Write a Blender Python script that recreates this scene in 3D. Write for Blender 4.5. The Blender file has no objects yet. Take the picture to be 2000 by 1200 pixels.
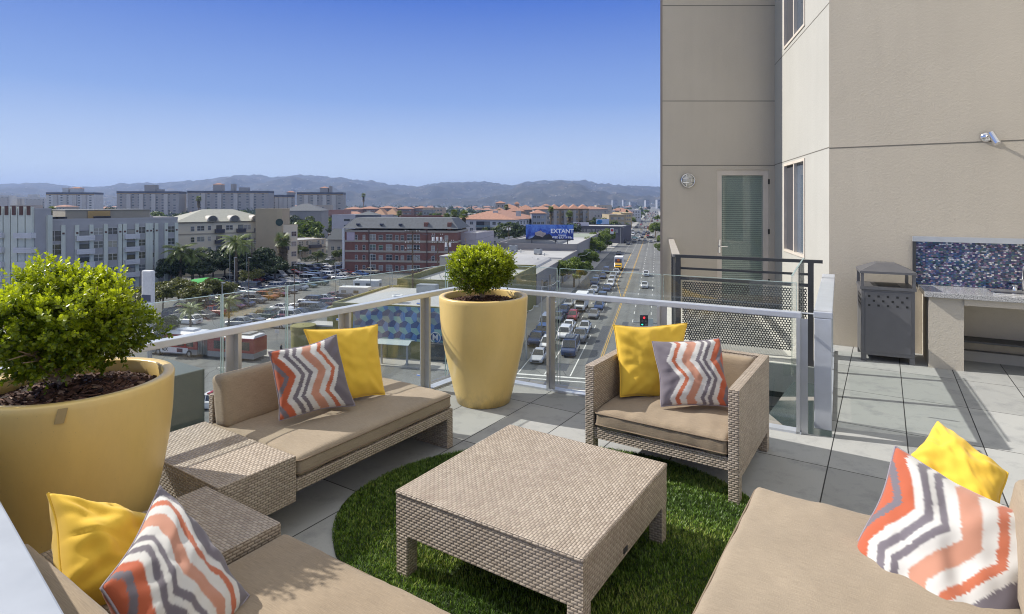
import bpy, bmesh, math, random
import numpy as np
from mathutils import Vector, Matrix, noise as mnoise

R = math.radians
sc = bpy.context.scene
COL = sc.collection
# ---------------------------------------------------------------- camera
EYE, F, CX, HY = 1.75, 1137.0, 1000.0, 398.0      # eye height above the terrace; focal length, axis and horizon in photo pixels
cam_d = bpy.data.cameras.new('camera'); cam = bpy.data.objects.new('camera', cam_d); COL.objects.link(cam)
cam.location = (0, 0, EYE); cam.rotation_euler = (R(90), 0, 0)
cam_d.sensor_width = 36; cam_d.lens = 36*F/2000; cam_d.shift_y = (HY-600)/2000
cam_d.clip_start = .05; cam_d.clip_end = 60000
sc.camera = cam
# ---------------------------------------------------------------- sky, sun, exposure
SUN = Vector((-.742, .242, .625)).normalized()
W = bpy.data.worlds.new('World'); sc.world = W; W.use_nodes = True
wn = W.node_tree; wn.nodes.clear()
sky = wn.nodes.new('ShaderNodeTexSky'); sky.sky_type = 'NISHITA'; sky.sun_disc = False
sky.sun_elevation = math.asin(SUN.z); sky.sun_rotation = math.atan2(SUN.x, SUN.y)
sky.altitude = 0; sky.air_density = 1.0; sky.dust_density = .35; sky.ozone_density = 2.6
bg = wn.nodes.new('ShaderNodeBackground'); bg.inputs[1].default_value = .10
wo = wn.nodes.new('ShaderNodeOutputWorld')
wn.links.new(sky.outputs[0], bg.inputs[0])
# deep even blue, paler toward the horizon; unseen zenith whitened to add fill light
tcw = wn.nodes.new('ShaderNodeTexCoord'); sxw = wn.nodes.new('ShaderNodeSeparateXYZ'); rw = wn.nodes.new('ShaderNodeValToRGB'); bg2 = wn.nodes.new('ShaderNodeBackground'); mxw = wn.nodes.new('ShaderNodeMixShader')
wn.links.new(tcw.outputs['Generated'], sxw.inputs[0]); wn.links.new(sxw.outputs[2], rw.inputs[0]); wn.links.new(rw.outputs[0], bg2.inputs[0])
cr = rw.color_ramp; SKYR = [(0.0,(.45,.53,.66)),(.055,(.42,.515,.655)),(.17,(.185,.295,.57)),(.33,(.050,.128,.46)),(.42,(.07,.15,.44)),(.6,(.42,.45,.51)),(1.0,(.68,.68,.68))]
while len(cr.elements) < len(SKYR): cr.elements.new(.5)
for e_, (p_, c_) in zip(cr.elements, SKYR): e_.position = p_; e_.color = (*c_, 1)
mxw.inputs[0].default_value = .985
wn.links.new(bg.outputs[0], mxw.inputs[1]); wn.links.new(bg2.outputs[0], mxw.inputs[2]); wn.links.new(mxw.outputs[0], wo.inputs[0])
sd = bpy.data.lights.new('sun', 'SUN'); sun = bpy.data.objects.new('sun', sd); COL.objects.link(sun)
sd.energy = 3.9; sd.angle = R(.5); sd.color = (1, .95, .87)
sun.rotation_euler = (-SUN).to_track_quat('-Z', 'Y').to_euler(); sun.location = (-30, 10, 60)
vs = sc.view_settings; vs.view_transform = 'Standard'; vs.look = 'None'; vs.gamma = 1; vs.use_curve_mapping = False
vs.exposure = .5
sc.cycles.max_bounces = 8; sc.cycles.transparent_max_bounces = 16; sc.cycles.volume_bounces = 0
sc.cycles.diffuse_bounces = 3; sc.cycles.glossy_bounces = 3; sc.cycles.caustics_reflective = False; sc.cycles.caustics_refractive = False
sc.cycles.use_denoising = True; sc.cycles.pixel_filter_type = 'BLACKMAN_HARRIS'; sc.cycles.filter_width = 1.05
G = EYE - 20.0                                     # height of the street below
# ---------------------------------------------------------------- measuring the place
def UP(u, v, z):
    "point at height z seen at (u, v)"
    y = F*(EYE-z)/(v-HY); return Vector(((u-CX)/F*y, y, z))
def GP(u, v, h=0): return UP(u, v, G+h)
def AT(u, v, y): return Vector(((u-CX)/F*y, y, EYE-(v-HY)*y/F))
TH = math.atan2(283, F)
DX, DY = math.sin(TH), math.cos(TH)                # the avenue's direction
def SP(q, p, h=0):
    "street frame: q across the avenue, p along it"
    return Vector((q*DY+p*DX, -q*DX+p*DY, G+h))
SROT = -TH
# ---------------------------------------------------------------- object helpers
def tag(o, label=None, cat=None, group=None, kind=None):
    if label: o['label'] = label
    if cat: o['category'] = cat
    if group: o['group'] = group
    if kind: o['kind'] = kind
    return o
def empty(name, loc=(0,0,0), rz=0, label=None, cat=None, group=None):
    o = bpy.data.objects.new(name, None); COL.objects.link(o); o.location = loc; o.rotation_euler = (0,0,rz)
    o.empty_display_size = .2
    return tag(o, label, cat, group)
def inst(name, me, parent=None, loc=(0,0,0), rz=0, mat0=None, scale=None, rot=None):
    o = bpy.data.objects.new(name, me); COL.objects.link(o); o.parent = parent
    o.location = loc; o.rotation_euler = rot if rot else (0,0,rz)
    if scale: o.scale = scale if hasattr(scale, '__len__') else (scale,)*3
    if mat0: o.material_slots[0].link = 'OBJECT'; o.material_slots[0].material = mat0
    return o
def uvbox(me, scale=1):
    uv = me.uv_layers.new(name='UVMap') if not me.uv_layers else me.uv_layers[0]
    n = len(me.loops)
    co = np.empty(len(me.vertices)*3); me.vertices.foreach_get('co', co); co = co.reshape(-1,3)
    vi = np.empty(n, int); me.loops.foreach_get('vertex_index', vi)
    fn = np.empty(len(me.polygons)*3); me.polygons.foreach_get('normal', fn); fn = fn.reshape(-1,3)
    tot = np.empty(len(me.polygons), int); me.polygons.foreach_get('loop_total', tot)
    ln = np.repeat(np.abs(fn), tot, 0); c = co[vi]; ax = ln.argmax(1)
    out = np.empty((n,2))
    out[:,0] = np.where(ax==0, c[:,1], c[:,0]); out[:,1] = np.where(ax==2, c[:,1], c[:,2])
    uv.data.foreach_set('uv', (out*scale).ravel())
class MB:
    def __init__(s): s.v=[]; s.f=[]; s.m=[]
    def add(s, vs, fs, m=0):
        k=len(s.v); s.v += [tuple(x) for x in vs]; s.f += [tuple(i+k for i in f) for f in fs]; s.m += [m]*len(fs); return s
    def box(s, c, d, rz=0, m=0, rx=0, ry=0, M=None):
        hx,hy,hz = d[0]/2,d[1]/2,d[2]/2
        vs=[Vector((x,y,z)) for x in(-hx,hx) for y in(-hy,hy) for z in(-hz,hz)]
        Mx = M if M else Matrix.Rotation(rz,3,'Z')@Matrix.Rotation(ry,3,'Y')@Matrix.Rotation(rx,3,'X')
        c=Vector(c); return s.add([Mx@v+c for v in vs],[(0,1,3,2),(4,6,7,5),(0,4,5,1),(2,3,7,6),(0,2,6,4),(1,5,7,3)],m)
    def bb(s, a, b, m=0):
        return s.box([(a[i]+b[i])/2 for i in range(3)],[abs(b[i]-a[i]) for i in range(3)],0,m)
    def tube(s, pts, r, n=8, m=0, cap=True):
        pts=[Vector(p) for p in pts]; rs = r if hasattr(r,'__len__') else [r]*len(pts); vs=[]; fs=[]
        up0=None
        for i,p in enumerate(pts):
            t=(pts[min(i+1,len(pts)-1)]-pts[max(i-1,0)]).normalized()
            if up0 is None: up0 = Vector((0,0,1)) if abs(t.z)<.9 else Vector((1,0,0))
            a=t.cross(up0).normalized(); b=a.cross(t).normalized(); up0=b
            for k in range(n):
                g=2*math.pi*k/n; vs.append(p+(a*math.cos(g)+b*math.sin(g))*rs[i])
        for i in range(len(pts)-1):
            for k in range(n): fs.append((i*n+k,i*n+(k+1)%n,(i+1)*n+(k+1)%n,(i+1)*n+k))
        if cap: fs += [tuple(range(n))[::-1], tuple((len(pts)-1)*n+k for k in range(n))]
        return s.add(vs,fs,m)
    def lathe(s, prof, n=48, c=(0,0,0), m=0, capb=False, capt=False):
        vs=[];fs=[]
        for r,z in prof:
            for k in range(n):
                g=2*math.pi*k/n; vs.append((c[0]+r*math.cos(g),c[1]+r*math.sin(g),c[2]+z))
        for i in range(len(prof)-1):
            for k in range(n): fs.append((i*n+k,i*n+(k+1)%n,(i+1)*n+(k+1)%n,(i+1)*n+k))
        if capb: fs.append(tuple(range(n))[::-1])
        if capt: fs.append(tuple((len(prof)-1)*n+k for k in range(n)))
        return s.add(vs,fs,m)
    def prism(s, poly, z0, z1, m=0):
        n=len(poly); vs=[(p[0],p[1],z0) for p in poly]+[(p[0],p[1],z1) for p in poly]
        fs=[tuple(range(n))[::-1],tuple(range(n,2*n))]+[(i,(i+1)%n,n+(i+1)%n,n+i) for i in range(n)]
        return s.add(vs,fs,m)
    def loft(s, rings, m=0, cap=True):
        n=len(rings[0]); vs=[p for r in rings for p in r]; fs=[]
        for i in range(len(rings)-1):
            for k in range(n): fs.append((i*n+k,i*n+(k+1)%n,(i+1)*n+(k+1)%n,(i+1)*n+k))
        if cap: fs += [tuple(range(n))[::-1], tuple((len(rings)-1)*n+k for k in range(n))]
        return s.add(vs,fs,m)
    def hip(s, x0,y0,x1,y1,z,h,ov=.5,m=0,ridge=None):
        x0-=ov;x1+=ov;y0-=ov;y1+=ov; w=min(x1-x0,y1-y0)/2 if ridge is None else ridge
        if x1-x0>=y1-y0: a=(x0+w,(y0+y1)/2,z+h); b=(x1-w,(y0+y1)/2,z+h); return s.add([(x0,y0,z),(x1,y0,z),(x1,y1,z),(x0,y1,z),a,b],[(0,1,5,4),(1,2,5),(2,3,4,5),(3,0,4),(3,2,1,0)],m)
        a=((x0+x1)/2,y0+w,z+h); b=((x0+x1)/2,y1-w,z+h); return s.add([(x0,y0,z),(x1,y0,z),(x1,y1,z),(x0,y1,z),a,b],[(0,1,4),(1,2,5,4),(2,3,5),(3,0,4,5),(3,2,1,0)],m)
    def me(s, name, mats, smooth=False, bevel=0, uvs=1):
        me=bpy.data.meshes.new(name); me.from_pydata(s.v,[],s.f)
        for m in (mats if isinstance(mats,(list,tuple)) else [mats]): me.materials.append(m)
        if any(s.m): me.polygons.foreach_set('material_index', s.m)
        bm=bmesh.new(); bm.from_mesh(me)
        bmesh.ops.recalc_face_normals(bm, faces=bm.faces)
        if bevel: bmesh.ops.bevel(bm, geom=[e for e in bm.edges if len(e.link_faces)==2 and e.calc_face_angle(0)>.6], offset=bevel, segments=2, affect='EDGES', profile=.6)
        bm.to_mesh(me); bm.free()
        if smooth: me.polygons.foreach_set('use_smooth',[True]*len(me.polygons))
        uvbox(me,uvs); me.update(); return me
    def obj(s, name, mats, parent=None, loc=(0,0,0), rz=0, smooth=False, bevel=0, **k):
        return inst(name, s.me(name,mats,smooth,bevel), parent, loc, rz)
def smooth_by_angle(o, deg=40):
    me=o.data; me.polygons.foreach_set('use_smooth',[True]*len(me.polygons))
    bm=bmesh.new(); bm.from_mesh(me)
    for e in bm.edges: e.smooth = not (len(e.link_faces)==2 and e.calc_face_angle(0)>R(deg))
    bm.to_mesh(me); bm.free(); return o
def copy_tree(o, parent=None, loc=None, rz=None):
    c=o.copy(); COL.objects.link(c); c.parent=parent
    if loc is not None: c.location=loc
    if rz is not None: c.rotation_euler=(0,0,rz)
    for ch in list(o.children): copy_tree(ch,c)
    return c
# ---------------------------------------------------------------- materials
def lin(c): return tuple(x/12.92 if x<=.04045 else ((x+.055)/1.055)**2.4 for x in c)
def hexc(h): return lin(tuple(int(h[i:i+2],16)/255 for i in (0,2,4)))
class NT:
    def __init__(s, name):
        s.m=bpy.data.materials.new(name); s.m.use_nodes=True; s.t=s.m.node_tree; s.n=s.t.nodes; s.n.clear()
        s.out=s.n.new('ShaderNodeOutputMaterial')
    def new(s, ty, props=None, **ins):
        nd=s.n.new('ShaderNode'+ty)
        for k,v in (props or {}).items(): setattr(nd,k,v)
        for k,v in ins.items():
            k2=int(k[1:]) if k[0]=='i' and k[1:].isdigit() else k.replace('_',' ')
            s.set(nd.inputs[k2], v)
        return nd
    def set(s, inp, v):
        if isinstance(v, bpy.types.NodeSocket): s.t.links.new(v, inp)
        elif isinstance(v, bpy.types.Node): s.t.links.new(v.outputs[0], inp)
        elif hasattr(v,'__len__') and not isinstance(v,str) and len(v)==3 and inp.type=='RGBA': inp.default_value=(*v,1)
        else: inp.default_value=v
    def math(s, op, a, b=0, c=0, clamp=False):
        nd=s.n.new('ShaderNodeMath'); nd.operation=op; nd.use_clamp=clamp
        for i,x in enumerate((a,b,c)): s.set(nd.inputs[i],x)
        return nd.outputs[0]
    def mix(s, f, a, b, blend='MIX'):
        nd=s.n.new('ShaderNodeMix'); nd.data_type='RGBA'; nd.blend_type=blend
        s.set(nd.inputs[0],f)
        for i,x in ((6,a),(7,b)): s.set(nd.inputs[i], x)
        return nd.outputs[2]
    def ramp(s, f, stops, interp='LINEAR'):
        nd=s.n.new('ShaderNodeValToRGB'); cr=nd.color_ramp; cr.interpolation=interp
        while len(cr.elements)<len(stops): cr.elements.new(.5)
        for e,(p,c) in zip(cr.elements,stops): e.position=p; e.color=(*c,1) if len(c)==3 else c
        s.set(nd.inputs[0],f); return nd.outputs[0]
    def tc(s, which='UV', scale=(1,1,1), rot=0, loc=(0,0,0)):
        t=s.n.new('ShaderNodeTexCoord'); mp=s.n.new('ShaderNodeMapping'); s.t.links.new(t.outputs[which],mp.inputs[0])
        mp.inputs[3].default_value=scale if hasattr(scale,'__len__') else (scale,)*3; mp.inputs[2].default_value=(0,0,rot); mp.inputs[1].default_value=loc
        return mp.outputs[0]
    def noise(s, vec, scale, detail=3, rough=.5, out=0, dist=0):
        nd=s.new('TexNoise', Scale=scale, Detail=detail, Roughness=rough, Distortion=dist); s.set(nd.inputs['Vector'],vec); return nd.outputs[out]
    def bsdf(s, col, rough=.6, bump=None, bstr=.3, bdist=.01, **k):
        b=s.new('BsdfPrincipled'); s.set(b.inputs['Base Color'],col); s.set(b.inputs['Roughness'],rough)
        for kk,v in k.items(): s.set(b.inputs[kk.replace('_',' ')],v)
        if bump is not None:
            bp=s.new('Bump',Strength=bstr,Distance=bdist); s.set(bp.inputs['Height'],bump); s.t.links.new(bp.outputs[0],b.inputs['Normal'])
        return b
    def done(s, sh):
        s.t.links.new(sh.outputs[0] if isinstance(sh,bpy.types.Node) else sh, s.out.inputs[0]); return s.m
_mc={}
def plain(name, col, rough=.6, metal=0, var=.12, vscale=3, bump=0, bscale=60, spec=.5, coord='UV', **kw):
    key=name
    if key in _mc: return _mc[key]
    n=NT(name); v=n.tc(coord)
    nz=n.noise(v,vscale,5,.6)
    c=n.mix(n.math('MULTIPLY_ADD',nz,1.6,-.3,True), tuple(x*(1-var) for x in col), tuple(min(1,x*(1+var)) for x in col))
    b=n.bsdf(c, n.math('MULTIPLY_ADD',nz,.15,rough-.07), n.noise(v,bscale,3) if bump else None, bump, .01, Metallic=metal, Specular_IOR_Level=spec, **kw)
    _mc[key]=n.done(b); return _mc[key]
def emis(name, col, st):
    if name in _mc: return _mc[name]
    n=NT(name); _mc[name]=n.done(n.new('Emission',Color=col,Strength=st)); return _mc[name]
def text(s, size, mat, parent, loc, rot, ext=.005, name='lettering', align='CENTER', sx=1):
    cu=bpy.data.curves.new(name,'FONT'); cu.body=s; cu.size=size; cu.extrude=ext; cu.offset=.02*size; cu.align_x=align; cu.align_y='CENTER'
    o=bpy.data.objects.new(name,cu); COL.objects.link(o)
    dg=bpy.context.evaluated_depsgraph_get(); me=bpy.data.meshes.new_from_object(o.evaluated_get(dg)); bpy.data.objects.remove(o)
    me.materials.clear(); me.materials.append(mat)
    return inst(name,me,parent,loc,rot=rot,scale=(sx,1,1))
# ================================================================ shared materials
def m_stucco(name, col, stain=.12, scale=1):
    n=NT(name); v=n.tc('UV')
    big=n.noise(v,.7,5,.6); st=n.noise(n.tc('UV',(3,.25,1)),1.5,5,.65); fine=n.noise(v,120*scale,2)
    c=n.mix(n.math('MULTIPLY_ADD',big,1.5,-.25,True), tuple(x*.9 for x in col), tuple(x*1.06 for x in col))
    c=n.mix(n.math('MULTIPLY',n.math('MULTIPLY_ADD',st,2.2,-.9,True),stain*2), c, tuple(x*.72 for x in col))
    c=n.mix(n.math('MULTIPLY_ADD',fine,.5,-.12,True), c, tuple(x*.78 for x in col))
    return n.done(n.bsdf(c,.92,n.math('ADD',fine,n.noise(v,35*scale,3)),.35,.006,Specular_IOR_Level=.2))
def m_weave(name, c1, c2, bw=.031, rh=.0132):
    n=NT(name); t=n.new('TexCoord'); sx=n.new('SeparateXYZ'); n.set(sx.inputs[0],t.outputs['UV'])
    U,V=sx.outputs[0],sx.outputs[1]
    row=n.math('DIVIDE',V,rh); ri=n.math('FLOOR',row); rf=n.math('SUBTRACT',row,ri)
    un=n.math('ADD',n.math('DIVIDE',U,bw),n.math('MULTIPLY',n.math('MODULO',ri,2),.5)); ui=n.math('FLOOR',un); uf=n.math('SUBTRACT',un,ui)
    hu=n.math('POWER',n.math('SINE',n.math('MULTIPLY',uf,math.pi)),.6)      # strand rises over, dives under
    hv=n.math('POWER',n.math('SINE',n.math('MULTIPLY',rf,math.pi)),.5)
    h=n.math('MULTIPLY',hu,hv)
    cm=n.new('CombineXYZ'); n.set(cm.inputs[0],ui); n.set(cm.inputs[1],ri)
    wn_=n.new('TexWhiteNoise'); n.set(wn_.inputs[0],cm.outputs[0])
    tone=n.math('MULTIPLY_ADD',wn_.outputs[0],.62,n.math('MULTIPLY',n.noise(n.tc('UV',(60,900,1)),1,2),.5))
    c=n.mix(tone,c1,c2); c=n.mix(n.math('MULTIPLY_ADD',n.noise(n.tc('UV'),5,6,.7),1.9,-.75,True),c,n.mix(1,c,(.74,.70,.66),'MULTIPLY')); c=n.mix(n.math('MULTIPLY',n.math('GREATER_THAN',wn_.outputs[0],.96),.45),c,(.20,.15,.11)); gap=n.math('MULTIPLY_ADD',h,2.6,-.15,True)
    c=n.mix(gap, tuple(x*.48 for x in c1), c)
    return n.done(n.bsdf(c,.5,h,1,.004,Specular_IOR_Level=.45))
def m_fabric(name, col, rough=.9, streak=1):
    n=NT(name); a=n.noise(n.tc('UV',(18,420,1)),1,3); b=n.noise(n.tc('UV',(420,60,1)),1,2); big=n.noise(n.tc('UV'),3.5,4)
    f=n.math('ADD',n.math('MULTIPLY',a,.55*streak),n.math('MULTIPLY',b,.3))
    f=n.math('ADD',f,n.math('MULTIPLY',big,.35))
    c=n.ramp(f,[(.35,tuple(x*.68 for x in col)),(.62,col),(.85,tuple(min(1,x*1.28) for x in col))])
    return n.done(n.bsdf(c,rough,n.math('ADD',a,b),.35,.003,Specular_IOR_Level=.15,Sheen_Weight=.15,Sheen_Roughness=.5))
def m_metal(name, col, rough=.35, metal=.85, streak=0):
    n=NT(name); a=n.noise(n.tc('UV',(4,300,1) if streak else (8,8,8)),1,4); 
    c=n.mix(a,tuple(x*.85 for x in col),tuple(min(1,x*1.1) for x in col))
    return n.done(n.bsdf(c,n.math('MULTIPLY_ADD',a,.18,rough-.08),Metallic=metal))
def m_glass(name, tint=(.93,.97,.95), ior=1.5, rough=0.0, dirt=.04):
    n=NT(name); tr=n.new('BsdfTransparent',Color=tint); gl=n.new('BsdfGlossy',Color=(1,1,1),Roughness=rough)
    geo=n.new('NewGeometry'); fr=n.new('Fresnel'); n.set(fr.inputs['IOR'],n.math('ADD',n.math('MULTIPLY',geo.outputs['Backfacing'],1/ior-ior),ior)); mx=n.new('MixShader',i0=n.math('MULTIPLY',fr.outputs[0],1.0,clamp=True)); n.set(mx.inputs[1],tr); n.set(mx.inputs[2],gl)
    df=n.new('BsdfDiffuse',Color=(.62,.7,.68)); m2=n.new('MixShader',i0=n.math('MULTIPLY',n.noise(n.tc('UV'),2.2,5),dirt*2)); n.set(m2.inputs[1],mx); n.set(m2.inputs[2],df)
    return n.done(m2)
def m_window(name, tint=(.05,.06,.07), rough=.05, blind=.5):
    n=NT(name); t=n.noise(n.tc('Object'),.7,2); oi=n.new('ObjectInfo')
    f=n.math('ADD',n.math('MULTIPLY',oi.outputs['Random'],1.0),n.math('MULTIPLY',t,.3))
    c=n.ramp(f,[(.45,tint),(.75,tuple(x*2.2 for x in tint)),(1.05,(.32,.32,.30))])
    return n.done(n.bsdf(c,rough,Specular_IOR_Level=.9))
def m_paint(name, col):
    return plain(name,col,.32,0,.04,1.5,Coat_Weight=.6,Coat_Roughness=.06,coord='Object')
def m_leaf(name, c_lo, c_hi, trans=.35, rough=.45, tip=True, spec=.4):
    n=NT(name); at=n.new('Attribute',{'attribute_name':'shade'}); v=at.outputs['Fac']
    c=n.ramp(v,[(0,c_lo),(.55,tuple((a+b)/2 for a,b in zip(c_lo,c_hi))),(1,c_hi)])
    b=n.bsdf(c,rough,Specular_IOR_Level=spec); t=n.new('BsdfTranslucent'); n.set(t.inputs[0],n.mix(.5,c,n.mix(1,c,(1.0,1.0,.35),'MULTIPLY')))
    m=n.new('MixShader',i0=trans); n.set(m.inputs[1],b); n.set(m.inputs[2],t); return n.done(m)
M=dict(
 alu=m_metal('brushed_aluminium',(.60,.635,.70),.45,.45,0), alu2=m_metal('aluminium_frame',(.55,.57,.6),.4,.6),
 dark_metal=m_metal('dark_painted_metal',(.06,.062,.068),.5,.3), grey_metal=m_metal('grey_powder_coat',(.16,.16,.172),.45,.4), chrome=m_metal('chrome',(.8,.8,.82),.12,1),
 stucco=m_stucco('beige_stucco',(.60,.54,.45)), stucco_w=m_stucco('pale_stucco',(.50,.49,.45)), stucco_g=m_stucco('warm_grey_stucco',(.50,.45,.41)),
 weave=m_weave('woven_wicker',(.345,.28,.22),(.545,.465,.38)), fabric=m_fabric('tan_fabric',(.345,.28,.205)),
 fabric_d=m_fabric('tan_fabric_seat',(.32,.25,.175)), piping=m_fabric('tan_piping',(.24,.18,.125)),
 glass=m_glass('clear_glass',(.965,.985,.978),dirt=.015), glass_edge=plain('glass_edge',(.40,.52,.50),.2), win=m_window('dark_window'), win_l=m_window('window_pane',(.09,.11,.14),.08),
 rubber=plain('tyre_rubber',(.02,.02,.021),.8), rim=m_metal('wheel_rim',(.5,.5,.52),.3,.8), cglass=plain('car_glass',(.018,.022,.028),.06,spec=.9), 
 headl=plain('headlamp_glass',(.75,.75,.72),.1), taill=plain('taillamp_plastic',(.35,.01,.01),.25), black=plain('black_plastic',(.02,.02,.022),.5),
 white=plain('white_paint',(.72,.72,.71),.5), concrete=plain('pale_concrete',(.40,.385,.355),.9,var=.12,vscale=.6,bump=.1), wood=plain('weathered_wood_pole',(.10,.07,.05),.9,var=.3),
 galv=m_metal('galvanised_steel',(.35,.37,.38),.5,.4), frame_w=plain('white_window_frame',(.62,.62,.60),.6), bark=plain('bark',(.16,.12,.085),.95,var=.3,vscale=12,bump=.6),
 tile_r=plain('terracotta_roof',(.37,.20,.14),.85,var=.35,vscale=1.2), shingle=plain('slate_grey_shingle',(.13,.14,.15),.9,var=.25,vscale=1.5), roof_w=plain('pale_flat_roof',(.40,.40,.395),.9,var=.14,vscale=.15), roof_g=plain('grey_flat_roof',(.29,.29,.285),.9,var=.2,vscale=.15),
 roof_gr=plain('green_grey_roof',(.26,.29,.23),.9,var=.2,vscale=.15), olive=plain('olive_stucco',(.20,.19,.075),.9), dkbrick=plain('dark_brick_wall',(.13,.08,.07),.9),
)
def wallm(name,col): return plain(name,col,.92,var=.1,vscale=.25)
# ================================================================ ground, streets
def flat(name, pts, h, mat, kind='structure'):
    me=bpy.data.meshes.new(name); me.from_pydata([(p[0],p[1],G+h) for p in pts],[],[tuple(range(len(pts)))]); me.materials.append(mat); uvbox(me); 
    if me.polygons[0].normal.z<0: me.flip_normals()
    o=inst(name,me); return tag(o,kind=kind) if kind else o
n=NT('city_ground'); v=n.tc('UV')
vor=n.new('TexVoronoi',Scale=.012); n.set(vor.inputs['Vector'],v)
c=n.ramp(n.noise(v,.02,6,.7),[(.3,(.07,.08,.05)),(.5,(.15,.145,.13)),(.62,(.28,.27,.25)),(.8,(.10,.11,.07))])
M['ground']=n.done(n.bsdf(n.mix(n.math('MULTIPLY',n.new('RGBToBW',i0=vor.outputs['Color']).outputs[0],.35),c,(.30,.29,.27)),.95))
def m_asphalt(name,base,mark=.5):
    n=NT(name); v=n.tc('UV'); a=n.noise(v,.12,6,.65); b=n.noise(v,3,4,.7); s=n.noise(n.tc('Object',(.9,.012,1)),1,4)
    cr=n.new('TexVoronoi',{'feature':'DISTANCE_TO_EDGE'},Scale=.16); n.set(cr.inputs['Vector'],v)
    c=n.mix(n.math('MULTIPLY_ADD',a,1.8,-.4,True),tuple(x*.75 for x in base),tuple(x*1.25 for x in base))
    c=n.mix(n.math('MULTIPLY_ADD',s,2.4,-1.05,True),c,tuple(x*.5 for x in base)) if mark else c
    c=n.mix(n.math('MULTIPLY_ADD',b,.8,-.3,True),c,tuple(x*.7 for x in base))
    c=n.mix(n.math('LESS_THAN',cr.outputs[0],.006),c,tuple(x*.45 for x in base))
    return n.done(n.bsdf(c,.9))
M['asph']=m_asphalt('avenue_asphalt',(.165,.168,.16)); M['asph_x']=m_asphalt('cross_street_asphalt',(.155,.16,.155)); M['asph_l']=m_asphalt('car_park_asphalt',(.115,.12,.12),0)
M['walk']=plain('pavement_concrete',(.36,.35,.32),.9,var=.12,vscale=.4)
M['white_line']=plain('worn_white_road_paint',(.62,.62,.58),.8,var=.2,vscale=2); M['yellow_line']=plain('worn_yellow_road_paint',(.50,.30,.05),.8,var=.25,vscale=2)
o=flat('ground',[(-9000,-300),(9000,-300),(9000,16000),(-9000,16000)],-.02,M['ground'])
QL,QR=-18.6,3.4
XP0,XP1=44.5,65.6
def sq(q0,q1,p0,p1): return [SP(q0,p0),SP(q1,p0),SP(q1,p1),SP(q0,p1)]
def srect(name,q0,q1,p0,p1,h,mat,**k):
    mb=MB().bb((q0,p0,-.05),(q1,p1,h)); o=mb.obj(name,mat,None,(0,0,G),SROT); return tag(o,kind='structure',**k)
srect('avenue',QL,QR,-60,2600,.012,M['asph'])
srect('cross_street',-400,QL-.01,XP0,XP1,.011,M['asph_x']); srect('cross_street_east',QR+.01,90,XP0,XP1,.011,M['asph_x'])
srect('far_cross_street',-300,QL-.01,246,262,.011,M['asph_x']); srect('far_cross_street_east',QR+.01,60,246,262,.011,M['asph_x'])
for nm,q0,q1,p0,p1 in (('pavement_left',QL-4.2,QL-.02,XP1+.02,245),('pavement_right',QR+.02,QR+4,XP1+.02,245),('pavement_far_left',QL-4.2,QL-.02,262.5,1500),('pavement_far_right',QR+.02,QR+4,262.5,1500),
    ('pavement_cross_street',-300,QL-4.22,XP1+.02,XP1+3.3),('pavement_near_side',-300,QL-.02,XP0-4,XP0-.02),('pavement_near_right',QR+.02,60,XP0-4,XP0-.02),('pavement_cross_right',QR+4.02,60,XP1+.02,XP1+3.3)):
    srect(nm,q0,q1,p0,p1,.15,M['walk'])
# painted markings
mw=MB(); my=MB()
def dash(mb,q,p,l,w=.12): mb.bb((q-w/2,p,.0125),(q+w/2,p+l,.017))
for q in (-4.0,-1.0):
    p=70
    while p<1200: dash(mw,q,p,2.6); p+= 7.5
for q in (-9.75,-12.75):
    p=86
    while p<1200: dash(mw,q,p,2.6); p+=7.5
dash(mw,-9.75,67,17,.15); dash(mw,-12.75,67,17,.15); dash(mw,-15.9,67,26,.12)
for dq in (-.12,.12): dash(my,-6.95+dq,68,1100,.11)
for dq in (0,.2): dash(my,-10.0+dq*.5,150,90,.10)
my.box((-8.45,136,.0148),(.14,28.5,.004),rz=R(6.1))
dash(mw,-9.9,67,.0,.1)
mw.bb((QL+.3,66.3,.0125),(-7.2,66.75,.017))
for k in range(40): mw.bb((-24-7*k,55.1,.0125),(-21.5-7*k,55.25,.017)); mw.bb((-24-7*k,60.2,.0125),(-21.5-7*k,60.35,.017))
for k in range(60): my.bb((-24-5*k,49.2,.0125),(-19.5-5*k,49.35,.017))
for (p) in (XP1-3.6,XP1-.6): mw.bb((QL,p,.0125),(QR,p+.3,.017))
for (q) in (QL-3.6,QL-.6): mw.bb((q,XP0+.3,.0125),(q+.3,XP1-.3,.017))
for k in range(3): my.box((-6+k*.5,60-.2*k,.0148),(.12,2.2,.004),rz=R(-30))
tag(mw.obj('white_road_markings',M['white_line'],None,(0,0,G),SROT),kind='structure')
tag(my.obj('yellow_road_markings',M['yellow_line'],None,(0,0,G),SROT),kind='structure')
# manhole and patches
mp=MB(); mp.bb((-14.3,69,.0125),(-10.5,72.2,.0155)); mp.bb((-12.2,XP1-8,.0125),(-9.4,XP1-1,.0155)); mp.bb((-8.6,72,.0125),(-7.3,96,.0155)); mp.bb((-30,46.5,.0125),(-19.2,49,.0155)); mp.bb((-5.6,84,.0125),(-4.6,100,.0155)); mp.bb((-17.5,100,.0125),(-13.2,108,.0155))
tag(mp.obj('asphalt_patches',plain('fresh_asphalt',(.07,.075,.085),.9,vscale=1),None,(0,0,G),SROT),kind='structure')
srect('car_park_surface',-170,-37,XP1+3.32,178,.02,M['asph_l'])
srect('bus_lane_surface',-36.98,QL-4.22,100,178,.02,M['asph_l'])
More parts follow.
